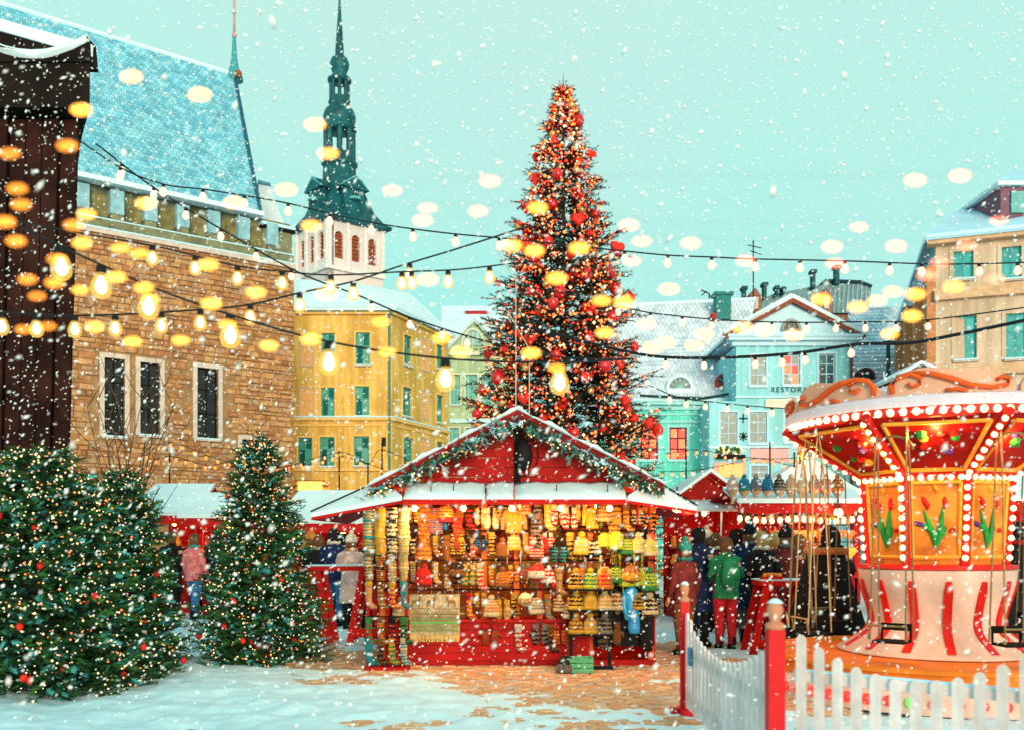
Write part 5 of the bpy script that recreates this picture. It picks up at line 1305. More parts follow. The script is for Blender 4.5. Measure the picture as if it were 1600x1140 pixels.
# ---------------------------------------------------------------- other stalls and the tent
def back_stall(label, x0, x1, y, ze, zr, kind, wares=0, depth=1.8, seed=0):
    """a small red market stall: counter, posts, back, roof with snow"""
    rr = random.Random(seed)
    t = thing('back_stall', label, 'stall', ((x0 + x1) / 2, y + depth / 2, 0))
    n = max(4, int((x1 - x0) / .22))
    for i in range(n): 
        a = x0 + (x1 - x0) * i / n; b = MB(); b.box(a + .005, a + (x1 - x0) / n - .005, y, y + .03, .05, .95); b.build('front_plank', RED, t)
    b = MB(); b.box(x0 - .05, x1 + .05, y - .12, y + .4, .96, 1.0); b.build('counter', DRED, t)
    b = MB(); b.box(x0, x1, y + depth - .05, y + depth, 0, ze); b.build('back_wall', RED, t)
    for x in (x0, x1): b = MB(); b.box(x - .05, x + .05, y, y + .1, .0, ze); b.box(x - .05, x + .05, y + depth - .16, y + depth - .06, 0, ze); b.box(x - .02, x + .02, y + .1, y + depth - .16, .0, .9); b.build('post', DRED, t)
    ov = .28
    if kind == 'gable':
        xm = (x0 + x1) / 2
        b = MB(); b.prism([(x0 - .1, y - .05, ze), (x1 + .1, y - .05, ze), (xm, y - .05, zr - .08)], (0, .05, 0)); b.build('gable', DRED, t)
        b = MB(); s = MB()
        for xe in (x0 - ov, x1 + ov):
            ps = [(xm, y - .3, zr), (xm, y + depth + .2, zr), (xe, y + depth + .2, ze - .08), (xe, y - .3, ze - .08)]
            if xe < xm: ps = ps[::-1]
            b.slab(ps, .04); s.slab([(p[0], p[1] + (-.02 if p[1] < y else .02), p[2] + .07) for p in ps], .066)
        b.build('roof', DRED, t); s.build('roof_snow', ROOFSNOW, t)
        b = MB(); b.slab([(x0 - .1, y - .7, ze - .20), (x1 + .1, y - .7, ze - .20), (x1 + .1, y - .06, ze - .02), (x0 - .1, y - .06, ze - .02)], .05); b.build('skirt_snow', ROOFSNOW, t)
    else:
        b = MB(); ps = [(x0 - ov, y - .6, ze - .1), (x1 + ov, y - .6, ze - .1), (x1 + ov * .6, y + depth * .6, zr), (x0 - ov * .6, y + depth * .6, zr)]
        b.slab(ps, .04); b.slab([(x1 + ov, y + depth + .3, ze), (x0 - ov, y + depth + .3, ze), (x0 - ov * .6, y + depth * .6, zr), (x1 + ov * .6, y + depth * .6, zr)], .04); b.build('roof', DRED, t)
        b = MB(); b.slab([(p[0], p[1], p[2] + .08) for p in ps], .076); b.build('roof_snow', ROOFSNOW, t, )
        b = MB(); b.box(x0 - ov, x1 + ov, y - .62, y - .59, ze - .28, ze - .12); b.build('fascia', RED, t)
    b = MB(); b.box(x0 + .05, x1 - .05, y + depth - .40, y + depth - .08, 1.45, 1.48); b.box(x0 + .05, x1 - .05, y + depth - .40, y + depth - .08, 1.05, 1.08); b.build('shelf', WOOD, t)
    lamp_at('stall_lamp', 'warm lamp inside the ' + label.split(',')[0], ((x0 + x1) / 2, y + .35, ze - .25), 26, (1, .36, .10), .06)
    WN = [('jar', mat('amber_jar', (.80, .34, .06), .3)), ('bread', mat('ginger_bread', (.55, .24, .07), .8)), ('tin', mat('red_tin', (.62, .05, .03), .4)), ('toy', mat('yellow_toy', (.80, .50, .08), .6)), ('toy', mat('orange_toy', (.78, .22, .04), .6))]
    for i in range(wares):
        nm, m = WN[rr.randrange(5)]; row = i % 3
        x = x0 + .15 + (x1 - x0 - .3) * (i // 3) / max(1, wares // 3 - 1)
        yy, z = ((y + .05, 1.0), (y + depth - .25, 1.08), (y + depth - .25, 1.48))[row]
        r = rr.uniform(.07, .10); b = MB()
        if nm in ('jar', 'tin'): b.lathe([(r * .8, 0), (r, .02), (r, .16), (r * .7, .19), (r * .75, .20), (r * .75, .24)], 10)
        elif nm == 'bread': b.ball((0, 0, r * .7), r, 9, 5, .7)
        else: b.ball((0, 0, r), r, 8, 5); b.ball((0, 0, r * 2.3), r * .65, 8, 5)
        tag(link({'jar': 'glass_jar', 'tin': 'biscuit_tin', 'bread': 'gingerbread_loaf', 'toy': 'felt_toy'}[nm], b.mesh(nm, m, smooth=True), None, (x, yy, z)), {'jar': 'amber glass jar', 'tin': 'red round tin', 'bread': 'brown gingerbread loaf', 'toy': 'felt toy'}[nm] + ', %s of the %s of the ' % (ORD[min(23, i // 3)] + ' from the left', ('counter', 'low shelf', 'high shelf')[row]) + label.split(',')[0], nm if nm != 'bread' else 'loaf', 'wares in the ' + label.split(',')[0])
    return t
back_stall('left red stall, half hidden by firs', P(228, 0, 21).x, P(300, 0, 21).x, 21, 2.25, 2.85, 'shed', 9, 1.8, 1)
back_stall('second red stall, snowy roof behind conical fir', P(312, 0, 20.5).x, P(390, 0, 20.5).x, 20.5, 2.18, 2.62, 'shed', 9, 1.8, 2)
back_stall('long red stall, between conical fir and knitwear stall', P(462, 0, 19.5).x, P(600, 0, 19.5).x, 19.5, 2.05, 2.62, 'shed', 21, 1.8, 3)
back_stall('small gabled stall, red, right behind the knitwear stall', P(1062, 0, 19).x, P(1150, 0, 19).x, 19, 2.42, 2.95, 'gable', 12, 1.8, 4)
back_stall('glowing toy stall, behind the swing chairs on the right', P(1165, 0, 17).x, P(1340, 0, 17).x, 17, 2.35, 2.55, 'shed', 36, 1.8, 5)
back_stall('far right stall, red, seen past the carousel column', P(1572, 0, 16).x, P(1700, 0, 16).x, 16, 2.35, 2.9, 'shed', 15, 1.8, 6)
lamp_at('strip_lamp', 'bright warm lamp at the front of the glowing toy stall', P(1310, 800, 16.3), 60, (1, .36, .10), .08)
# goods on the toy stall front : hanging gingerbread hearts
b = MB(); b.rings([[(x * .5, -.014, z * .5 - .12) for x, z in rs_] for rs_ in [[(16 * math.sin(2 * PI * t / 16) ** 3 / 16 * .12, (13 * math.cos(2 * PI * t / 16) - 5 * math.cos(4 * PI * t / 16) - 2 * math.cos(6 * PI * t / 16)) / 16 * .12) for t in range(16)]]] + [[(x, 0, z - .12) for x, z in [(16 * math.sin(2 * PI * t / 16) ** 3 / 16 * .12, (13 * math.cos(2 * PI * t / 16) - 5 * math.cos(4 * PI * t / 16) - 2 * math.cos(6 * PI * t / 16)) / 16 * .12) for t in range(16)]]]); b.tube([(0, 0, -.08), (0, 0, .06)], .006, 4)
GH = [b.mesh('gingerbread_heart', m) for m in (mat('ginger_bread', (.55, .24, .07)), mat('orange_toy', (.78, .22, .04)), mat('yellow_toy', (.80, .50, .08)))]
ghs = []
for r_ in range(3):
    for i in range(11):
        x = P(1172, 0, 17).x + i * .175
        ghs.append(tag(link('gingerbread_heart', GH[R.randrange(3)], None, (x, 16.98 + .02 * (i % 2), 2.14 - r_ * .30), R.uniform(-.3, .3), R.uniform(.8, 1.15)), 'iced gingerbread heart, %s from left on the %s wire of the glowing toy stall' % (ORD[i], ('top', 'middle', 'lowest')[r_]), 'gingerbread', 'gingerbread hearts on the toy stall'))
for r_ in range(3):
    b = MB(); b.tube([(P(1165, 0, 17).x, 16.99, 2.19 - r_ * .30), (P(1340, 0, 17).x, 16.99, 2.19 - r_ * .30)], .008, 4)
    tag(b.build('display_wire', IRON, base=(P(1250, 0, 17).x, 16.99, 2.19 - r_ * .3)), '%s wire of gingerbread hearts across the glowing toy stall' % ('top', 'middle', 'lowest')[r_], 'wire')
# hats on stands along the roof edge of the toy stall
for i, (c, pc) in enumerate((('pink', 'white'), ('blue', 'teal'), ('blue', 'grey'), ('teal', 'blue'), ('black', 'grey'), ('pink', 'cream'), ('cream', 'white'), ('grey', 'pink'), ('tan', 'pink'), ('brown', 'orange'))):
    x = P(1150 + i * 18.5, 0, 16.3).x; z = 2.245
    t = thing('hat_on_stand', '%s woolly hat on a display head, %s along the toy stall roof edge' % (c, ORD[i]), 'hat', (x, 16.55, z), 0, 'display hats on the toy stall roof edge')
    b = MB(); b.lathe([(.06, 0), (.03, .03), (.03, .12), (.09, .20), (.10, .30)], 9); link('display_head', b.mesh('display_head', mat('tan_head', (.55, .34, .20), .6), smooth=True), t)
    for n_, b_, m_ in hat_m(c, 'bobble', pc): o = link(n_, b_.mesh(n_, m_, smooth=True), t, (0, 0, .46))
tn = thing('white_tent', 'white peaked market tent roof behind the glowing toy stall', 'tent', (P(1265, 0, 23).x, 24, 0))
c0 = P(1262, 706, 24.5); a0, a1 = P(1166, 772, 22.8), P(1362, 772, 22.8)
b = MB(); n = 10
co_ = [(a0.x, 22.8), (a1.x, 22.8), (a1.x, 26.5), (a0.x, 26.5)]
for i in range(4):
    p, q = co_[i], co_[(i + 1) % 4]
    for k in range(6):
        f0, f1 = k / 6, (k + 1) / 6
        def pt(f, w): 
            s = (1 - f); z = a0.z + (c0.z - a0.z) * (f ** 1.5 * .5 + f * .5)
            x = p[0] + (q[0] - p[0]) * w; y = p[1] + (q[1] - p[1]) * w
            return (c0.x + (x - c0.x) * s, c0.y + (y - c0.y) * s, z)
        b.add([pt(f0, 0), pt(f0, 1), pt(f1, 1), pt(f1, 0)], [(0, 1, 2, 3)])
    b.add([(p[0], p[1], a0.z), (q[0], q[1], a0.z), (q[0], q[1], a0.z - .3), (p[0], p[1], a0.z - .3)], [(0, 1, 2, 3)])
b.build('canopy', mat('tent_white', (.72, .76, .78), .8, .06, 2), tn)
for x, y in co_: b = MB(); b.box(x - .04, x + .04, y - .04, y + .04, 0, a0.z - .01); b.build('pole', WPAINT, tn)

# ---------------------------------------------------------------- people
SKIN = mat('skin', (.62, .34, .24), .6, .08, 6)
def cloth(n, c): return mat('cloth_' + n, c, .9, .35, 7, .9, 9, spec=.15)
CC = {'pink': (.80, .20, .20), 'pale_pink': (.72, .46, .42), 'navy': (.015, .03, .10), 'black': (.015, .014, .016), 'maroon': (.16, .03, .03), 'green': (.02, .22, .10), 'orange': (.66, .22, .05), 'brown': (.16, .07, .035), 'red': (.52, .02, .03), 'jeans': (.04, .18, .42), 'grey': (.16, .15, .15), 'cream': (.70, .60, .48), 'blond': (.50, .30, .10), 'teal': (.03, .28, .28)}
def ell(cx, cy, z, rx, ry, n=12): return [(cx + rx * math.cos(2 * PI * i / n), cy + ry * math.sin(2 * PI * i / n), z) for i in range(n)]
def person(label, loc, rz, coat, trou, hair, head='hair', long_=False, pose='down', h=1.0, group='shoppers on the market square', stride=.0, bag=None):
    t = thing('person', label, 'person', loc, rz, group, h)
    # body: one skinned skeleton
    arm = {'down': [((.24, .03, 1.16), (.27, -.06, .92)), ((.24, .03, 1.16), (.27, -.06, .92))],
           'bent': [((.25, .02, 1.16), (.17, -.24, 1.10)), ((.25, .02, 1.16), (.17, -.24, 1.10))],
           'reach': [((.27, -.10, 1.24), (.22, -.38, 1.32)), ((.24, .03, 1.16), (.27, -.06, .92))],
           'pocket': [((.27, .05, 1.17), (.17, -.10, .98)), ((.27, .05, 1.17), (.17, -.10, .98))]}[pose]
    V, E, Rr = [], [], []
    def v(p, r, par=None):
        V.append(p); Rr.append(r)
        if par is not None: E.append((par, len(V) - 1))
        return len(V) - 1
    pel = v((0, 0, .95), .13); wa = v((0, 0, 1.12), .115, pel); chs = v((0, 0, 1.34), .125, wa); nk = v((0, .005, 1.47), .055, chs); hd0 = v((0, -.005, 1.54), .075, nk); hd1 = v((0, -.012, 1.62), .092, hd0); hd2 = v((0, -.004, 1.70), .062, hd1); v((0, -.105, 1.595), .014, hd1)
    wrists = []
    for s, (el, wr) in zip((-1, 1), arm):
        sh = v((s * .17, 0, 1.40), .06, chs); e_ = v((s * el[0], el[1], el[2]), .043, sh); w_ = v((s * wr[0], wr[1], wr[2]), .028, e_)
        d = (Vector((s * wr[0], wr[1], wr[2])) - Vector((s * el[0], el[1], el[2]))).normalized(); wp = Vector((s * wr[0], wr[1], wr[2])); wrists.append((wp, d))
        pm = v(tuple(wp + d * .07), .034, w_)
        sd = d.cross(Vector((s, 0, 0))).normalized()
        for q, l in ((-.024, .075), (-.008, .09), (.008, .085), (.024, .065)):
            f0 = v(tuple(wp + d * .105 + sd * q), .010, pm); v(tuple(wp + d * (.105 + l * .8) + sd * q * 1.2 + Vector((-s * .012, 0, 0))), .008, f0)
        f0 = v(tuple(wp + d * .06 + sd * -.045), .011, pm); v(tuple(wp + d * .10 + sd * -.06), .009, f0)
    for s in (-1, 1):
        st = s * stride
        hp = v((s * .09, 0, .88), .09, pel); kn = v((s * .10, -.03 - st * .5, .50), .058, hp); an = v((s * .10, .02 - st, .10), .042, kn); v((s * .115, -.12 - st, .045), .036, an)
    me = bpy.data.meshes.new('body'); me.from_pydata(V, E, []); me.materials.append(SKIN)
    o = link('body', me, t)
    m = o.modifiers.new('skin', 'SKIN'); m.use_smooth_shade = True
    for i, sv in enumerate(me.skin_vertices[0].data): sv.radius = (Rr[i], Rr[i]); sv.use_root = (i == 0)
    m2 = o.modifiers.new('sub', 'SUBSURF'); m2.levels = 1; m2.render_levels = 1
    # coat
    cm = cloth(coat, CC[coat]); b = MB()
    zb = .52 if long_ else .80
    prof_ = [(zb, .24 if long_ else .205, .17), (zb + .03, .245 if long_ else .21, .175), (.95, .20, .155), (1.10, .180, .140), (1.25, .195, .145), (1.38, .20, .135), (1.44, .15, .11), (1.485, .085, .085), (1.53, .095, .095)]
    b.rings([ell(0, .0, z, rx * (1 + .03 * math.sin(z * 31)), ry * (1 + .03 * math.sin(z * 31)), 14) for z, rx, ry in prof_], False)
    for s, (el, wr) in zip((-1, 1), arm):
        pts = [Vector((s * .13, 0, 1.42)), Vector((s * .19, .0, 1.38)), Vector((s * (el[0] * .5 + .10), el[1] * .5, (el[2] + 1.38) / 2)), Vector((s * el[0], el[1], el[2])), Vector((s * (el[0] + wr[0]) / 2, (el[1] + wr[1]) / 2, (el[2] + wr[2]) / 2)), Vector((s * wr[0], wr[1], wr[2]))]
        b.tube(pts, [.06, .080, .076, .066, .058, .050], 9)
    link('coat', b.mesh('coat', cm, smooth=True), t)
    b = MB()
    for s in (-1, 1):
        st = s * stride
        b.tube([(s * .085, .0, .93), (s * .095, -.01 - st * .2, .75), (s * .10, -.03 - st * .5, .50), (s * .10, -.0 - st * .8, .28), (s * .10, .02 - st, .09)], [.115, .105, .080, .070, .066], 10)
    link('trousers', b.mesh('trousers', cloth(trou, CC[trou]), smooth=True), t)
    for s in (-1, 1):
        st = s * stride; b = MB(); b.rings([[(s * .105 + w * math.cos(2 * PI * i / 10), .015 - st - .06 * (k > 2) + l * math.sin(2 * PI * i / 10) - f, z) for i in range(10)] for k, (z, w, l, f) in enumerate(((0, .05, .13, .05), (.05, .052, .125, .05), (.10, .05, .075, .0), (.20, .057, .065, -.06), (.21, .05, .055, -.06)))]); link('boot', b.mesh('boot', BLACK, smooth=True), t)
    hm = cloth(hair, CC[hair])
    if head == 'hair':
        b = MB(); b.rings([ell(0, .012, 1.50, .085, .07), ell(0, .022, 1.58, .105, .085), ell(0, .018, 1.65, .112, .10), ell(0, .005, 1.71, .095, .105), ell(0, 0, 1.755, .05, .06), ell(0, 0, 1.765, .01, .01)]); link('hair', b.mesh('hair', hm, smooth=True), t)
    elif head == 'hat':
        b = MB(); b.rings([ell(0, .0, 1.635, .115, .122), ell(0, 0, 1.69, .117, .124), ell(0, 0, 1.74, .10, .105), ell(0, 0, 1.79, .055, .06), ell(0, 0, 1.80, .01, .01)]); b.ball((0, 0, 1.82), .045, 8, 5); link('hat', b.mesh('hat', hm, smooth=True), t)
        b = MB(); b.rings([ell(0, .02, 1.50, .085, .07), ell(0, .028, 1.58, .10, .078), ell(0, .02, 1.645, .106, .09)]); link('hair', b.mesh('hair', cloth('brown', CC['brown']), smooth=True), t)
    else:
        b = MB(); b.rings([ell(0, .03, 1.46, .12, .10), ell(0, .03, 1.56, .135, .115), ell(0, .025, 1.66, .13, .125), ell(0, .015, 1.74, .085, .09), ell(0, .01, 1.77, .01, .01)]); link('hood', b.mesh('hood', hm, smooth=True), t)
        b = MB(); b.tube([Vector((.14 * math.cos(2 * PI * i / 14), .02 + .12 * math.sin(2 * PI * i / 14), 1.47)) for i in range(15)], .04, 7); link('fur_collar', b.mesh('fur_collar', hm, smooth=True), t)
    for s in (-1, 1):
        b = MB(); b.ball((s * .036, -.098, 1.632), .013, 7, 5); link('eye', b.mesh('eye', IRON, smooth=True), t)
    if len(label) % 2 == 0:
        b = MB(); b.tube([Vector((.095 * math.cos(2 * PI * i / 12), .01 + .09 * math.sin(2 * PI * i / 12), 1.50 + .01 * math.sin(i * 2.))) for i in range(13)], .032, 6); b.tube([(.05, -.10, 1.48), (.06, -.155, 1.36), (.055, -.16, 1.18)], [.03, .032, .03], 6); sk_ = ('red', 'cream', 'teal', 'grey', 'orange')[len(label) % 5]; link('scarf', b.mesh('scarf', cloth(sk_, CC[sk_]), smooth=True), t)
    if bag:
        b = MB(); b.rings([ell(0, .20, z, rx, ry) for z, rx, ry in ((.98, .10, .05), (1.0, .145, .09), (1.2, .15, .095), (1.36, .12, .075), (1.42, .05, .03))])
        o = link('backpack', b.mesh('backpack', cloth(bag, CC[bag]), smooth=True), None, loc, rz, h)
        tag(o, '%s backpack on the back of the shopper with red trousers' % bag, 'backpack')
    return t
def pp(px, Y): return ((px - 800) / FPX * Y, Y, 0)
person('walker in a coral pink jacket and jeans with brown hair, near left stall', pp(304, 19.5), 2.7, 'pink', 'jeans', 'brown', 'hair', False, 'down', 1.0, stride=.14)
person('dark coated shopper beside the pink jacketed walker, facing the red stall', pp(268, 19.9), 3.0, 'black', 'black', 'brown', 'hair', True, 'pocket', 1.03)
person('shopper in black cap and black coat half hidden by the conical fir', pp(338, 19.7), 3.3, 'black', 'grey', 'black', 'hat', True, 'bent', 1.0)
person('shopper in pale pink hooded puffer coat seen from behind, by trestle table', pp(549, 17.2), 3.1, 'pale_pink', 'black', 'cream', 'hat', True, 'bent', .97)
person('tall shopper in navy coat between red trestle table and long stall', pp(522, 18.0), 2.9, 'navy', 'jeans', 'black', 'hair', False, 'bent', 1.05)
person('brown haired shopper in black jacket at far left of the long stall', pp(498, 18.2), 3.5, 'black', 'jeans', 'brown', 'hair', False, 'reach', .98)
person('shopper in black beanie and black jacket close to the hanging scarves', pp(577, 17.6), 3.2, 'black', 'black', 'black', 'hat', False, 'pocket', .99)
person('shopper in a dark navy coat turned to the stall corner lamp', pp(1092, 14.6), 2.4, 'navy', 'black', 'black', 'hair', True, 'bent', 1.03)
person('shopper in maroon coat with brown hair right of the knitwear stall', pp(1118, 16.4), 2.9, 'maroon', 'black', 'brown', 'hair', True, 'pocket', .99)
person('shopper in green jacket and red trousers behind the picket gate', pp(1134, 14.2), 3.3, 'green', 'red', 'brown', 'hair', False, 'bent', .95, bag='green')
person('bulky shopper in dark navy coat behind the small red table', pp(1172, 15.2), 2.8, 'navy', 'grey', 'black', 'hat', True, 'bent', 1.05)
person('shopper in orange jacket lit by the glowing toy stall', pp(1212, 15.6), 3.0, 'orange', 'black', 'blond', 'hair', False, 'reach', 1.0)
person('shopper in maroon jacket with teal hat left of the picket gate', pp(1070, 13.6), 3.7, 'maroon', 'brown', 'teal', 'hat', False, 'down', .90)
person('dark hooded visitor behind the tapered black cover', pp(1297, 13.3), 3.1, 'black', 'black', 'black', 'hood', True, 'pocket', 1.03)
person('dark coated visitor at right edge beyond the carousel column', pp(1592, 12.9), 3.0, 'black', 'black', 'black', 'hair', True, 'pocket', 1.06)
person('shopper in black hooded coat close behind the gabled stall lamp', pp(1150, 17.2), 3.0, 'black', 'black', 'black', 'hood', True, 'pocket', 1.04)
person('shopper in grey coat and maroon hat beyond the orange jacketed one', pp(1195, 16.4), 2.6, 'grey', 'black', 'maroon', 'hat', True, 'bent', 1.0)
person('child sized shopper in teal coat near the gabled red stall', pp(1083, 17.6), 2.8, 'teal', 'black', 'red', 'hat', True, 'down', .8)
person('shopper in black puffer and orange hat left of the trestle table', pp(486, 18.6), 2.6, 'black', 'grey', 'orange', 'hat', False, 'bent', 1.0)
person('shopper in red jacket facing the long stall, dark hair', pp(536, 18.9), 3.6, 'red', 'black', 'black', 'hair', False, 'reach', 1.0)
person('shopper in navy jacket and cream hat between maroon and green coats', pp(1104, 17.4), 3.3, 'navy', 'jeans', 'cream', 'hat', False, 'bent', 1.02)
person('blond shopper in black coat right of the bulky navy coat', pp(1190, 14.7), 3.6, 'black', 'black', 'blond', 'hair', True, 'pocket', 1.0)
person('shopper in maroon coat and black hat by the toy stall lamp', pp(1228, 15.0), 2.9, 'maroon', 'black', 'black', 'hat', True, 'bent', 1.02)
person('shopper in brown coat among the toy stall customers', pp(1248, 16.0), 3.4, 'brown', 'black', 'brown', 'hair', True, 'bent', .98)
# black tapered cover with fur rim
cv = thing('covered_stand', 'tapered black canvas cover with an orange fur rim behind the picket fence', 'covered stand', (P(1292, 0, 12.7).x, 12.75, 0))
cx = P(1292, 0, 12.7).x; b = MB(); n = 28; rs = []
for z, w, d in ((.0, .60, .36), (.35, .56, .34), (.8, .42, .28), (1.2, .31, .22), (1.46, .24, .17)):
    rs.append([(cx + w * math.cos(2 * PI * i / n) * (1 + .05 * math.sin(i * 2.7) * (1.5 - z)), 12.75 + d * math.sin(2 * PI * i / n) * (1 + .06 * math.sin(i * 2.7) * (1.5 - z)), z) for i in range(n)])
b.rings(rs); b.build('canvas', BLACK, cv, True)
b = MB(); b.tube([Vector((cx + .25 * math.cos(2 * PI * i / 20), 12.75 + .18 * math.sin(2 * PI * i / 20), 1.47)) for i in range(21)], .05, 7); b.build('fur_rim', mat('orange_fur', (.50, .17, .05), .95, .4, 30, .8, 50), cv, True)

def catenary(pts, n=10):
    """smooth sagging line through the given points"""
    out_ = []
    P_ = [pts[0] * 2 - pts[1]] + pts + [pts[-1] * 2 - pts[-2]]
    for i in range(1, len(P_) - 2):
        a, b_, c, d = P_[i - 1], P_[i], P_[i + 1], P_[i + 2]
        for j in range(n):
            t = j / n
            out_.append(.5 * ((2 * b_) + (-a + c) * t + (2 * a - 5 * b_ + 4 * c - d) * t * t + (-a + 3 * b_ - 3 * c + d) * t ** 3))
    out_.append(pts[-1]); return out_
# ---------------------------------------------------------------- chair carousel
CX, CY = P(1462, 0, 10.5).x, 10.5
CR = thing('chair_carousel', 'small red and white swing carousel glowing with bulbs at right', 'carousel', (CX, CY, 0))
REDC = mat('carousel_red', (.62, .012, .008), .45, .25, 3, spec=.2)
AMB = mat('amber_panel', (.66, .15, .02), .45, .45, 3, .2, 14, c2=(.80, .26, .04))
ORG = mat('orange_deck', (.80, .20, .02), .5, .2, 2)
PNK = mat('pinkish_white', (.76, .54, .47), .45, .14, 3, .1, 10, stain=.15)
LIL = mat('lilac_white', (.66, .60, .74), .5, .06, 3)
LEAFG = mat('painted_green', (.02, .28, .05), .5, .3, 6)
CRB = emat('carousel_bulb', (1, .60, .28), 2.3)
ph0 = math.atan2(-CY, -CX)          # one facet faces the viewer
def cyl(r, an, z): return Vector((CX + r * math.cos(an), CY + r * math.sin(an), z))
def oct_(r, z, k): an = ph0 + PI / 8 + k * PI / 4; return cyl(r / math.cos(PI / 8), an, z)
RIM, ZR = 1.56, 2.89
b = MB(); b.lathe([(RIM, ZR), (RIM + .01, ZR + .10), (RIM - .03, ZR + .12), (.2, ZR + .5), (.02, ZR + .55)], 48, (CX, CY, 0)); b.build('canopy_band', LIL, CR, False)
b = MB(); b.lathe([(RIM - .06, ZR - .11), (RIM - .02, ZR - .10), (RIM - .02, ZR - .002), (RIM - .06, ZR - .002)], 48, (CX, CY, 0)); b.build('red_fascia', REDC, CR)
# crest boards with painted scrolls
for k in range(8):
    a0 = ph0 + (k - .5) * PI / 4 + .10; b = MB(); n = 16; da = PI / 4 - .03
    top = [.06 + .19 * (math.sin(PI * (i / n) ** .8) ** .6) * (1 - .25 * math.exp(-((i / n - .5) / .12) ** 2)) + .02 for i in range(n + 1)]
    o_, i_ = RIM - .02, RIM - .07
    outer = [cyl(o_ + .05 * top[i], a0 + da * i / n, ZR + .10 + top[i]) for i in range(n + 1)]; outb = [cyl(o_, a0 + da * i / n, ZR + .115) for i in range(n + 1)]
    inner = [cyl(i_ + .05 * top[i], a0 + da * i / n, ZR + .10 + top[i]) for i in range(n + 1)]; inb = [cyl(i_, a0 + da * i / n, ZR + .115) for i in range(n + 1)]
    m_ = n + 1; b.add(outb + outer + inb + inner, [(i, i + 1, m_ + i + 1, m_ + i) for i in range(n)] + [(2 * m_ + i + 1, 2 * m_ + i, 3 * m_ + i, 3 * m_ + i + 1) for i in range(n)] + [(m_ + i, m_ + i + 1, 3 * m_ + i + 1, 3 * m_ + i) for i in range(n)] + [(0, m_, 3 * m_, 2 * m_), (n, 2 * m_ + n, 3 * m_ + n, m_ + n)])
    cb = b.build('crest_board', mat('crest_peach', (.74, .38, .26), .5, .1, 3), CR)
    def on(u, z): return cyl(o_ + .05 * z + .018, a0 + da * u, ZR + .10 + z * .70)
    b = MB()
    s1 = [(.06, .05), (.05, .16), (.10, .26), (.20, .30), (.28, .24), (.27, .15), (.21, .12), (.18, .17)]
    s2 = [(.22, .31), (.36, .28), (.50, .20), (.64, .10), (.80, .07), (.92, .10), (.94, .18), (.88, .21), (.84, .17)]
    if k % 2: s1, s2 = [(1 - u, z) for u, z in s1], [(1 - u, z) for u, z in s2]
    b.tube([on(u, z) for u, z in s1], [.024, .03, .03, .028, .024, .022, .02, .022], 6); b.tube([on(u, z) for u, z in s2], [.018, .026, .03, .028, .022, .022, .022, .02, .02], 6)
    b.tube([on(.46, .05), on(.55, .06), on(.62, .02)], .018, 5)
    b.build('scroll', mat('scroll_orange', (.70, .10, .02), .45), cb, True)
# funnel and column, octagonal
ZW, RW, ZB, RB_ = 2.30, .72, 1.36, .66
def quadf(b, r0, z0, r1, z1, k, k2=None):
    b.add([oct_(r0, z0, k - 1), oct_(r0, z0, k), oct_(r1, z1, k), oct_(r1, z1, k - 1)], [(0, 1, 2, 3)])
def facet(u, v, r0, z0, r1, z1, k, off):
    A, B, C, D = oct_(r0, z0, k - 1), oct_(r0, z0, k), oct_(r1, z1, k), oct_(r1, z1, k - 1)
    p = A.lerp(B, u).lerp(D.lerp(C, u), v); nrm = (B - A).cross(D - A).normalized()
    q = p - Vector((CX, CY, p.z)); 
    if nrm.dot(q) < 0: nrm = -nrm
    return p + nrm * off
for k in range(8):
    for (r0, z0, r1, z1, nm, m) in ((RW, ZW, RIM - .05, ZR - .09, 'funnel_panel', DRED), (RB_, ZB, RW, ZW, 'column_panel', AMB)):
        b = MB(); quadf(b, r0, z0, r1, z1, k); p = b.build(nm, m, CR)
        b = MB(); fr = [(.10, .08), (.90, .08), (.90, .90), (.10, .90), (.10, .08)]
        for (u0, v0), (u1, v1) in zip(fr, fr[1:]): b.tube([facet(u0, v0, r0, z0, r1, z1, k, .012), facet(u1, v1, r0, z0, r1, z1, k, .012)], .022, 5)
        b.build('panel_frame', mat('gilt_orange', (.80, .36, .04), .35, .2, 4), p)
        b = MB(); rr = random.Random(k * 3 + (nm == 'column_panel'))
        if nm == 'column_panel':
            b.k = 0
            for (u, v, l, an, kk) in ((.50, .18, .50, 1.25, 0), (.50, .18, .46, 1.95, 0), (.50, .30, .24, .5, 0), (.48, .34, .24, 2.6, 0), (.62, .60, .16, 1.2, 1), (.36, .60, .16, 1.9, 1), (.72, .36, .12, .4, 1), (.28, .42, .12, 2.7, 2), (.5, .78, .10, 1.57, 3)):
                pts = [facet(u + math.cos(an) * l * t + .03 * math.sin(t * 5), v + math.sin(an) * l * t, r0, z0, r1, z1, k, .008) for t in (0, .35, .7, 1)]
                b.tube(pts, [.010, .030 + .01 * (kk == 0), .026, .005], 5, k=kk)
        else:
            for q in range(7):
                u, v = rr.uniform(.25, .75), rr.uniform(.25, .75); b.ball(facet(u, v, r0, z0, r1, z1, k, .0), rr.uniform(.035, .06), 7, 4, k=(0, 1, 2, 1, 3)[q % 5])
        b.build('painted_flowers', [LEAFG, REDC, mat('paint_violet', (.10, .03, .22), .5), mat('gilt_orange', (.80, .36, .04))], p)
    for (r0, z0, r1, z1, w) in ((RW, ZW, RIM - .04, ZR - .08, .05), (RB_, ZB, RW, ZW, .05)):
        b = MB(); b.tube([oct_(r0, z0, k), oct_(r1, z1, k)], w, 6); b.build('rib', REDC, CR)
    b = MB(); b.tube([oct_(RW + .01, ZW, k - 1), oct_(RW + .01, ZW, k)], .045, 6); b.build('waist_rail', REDC, CR)
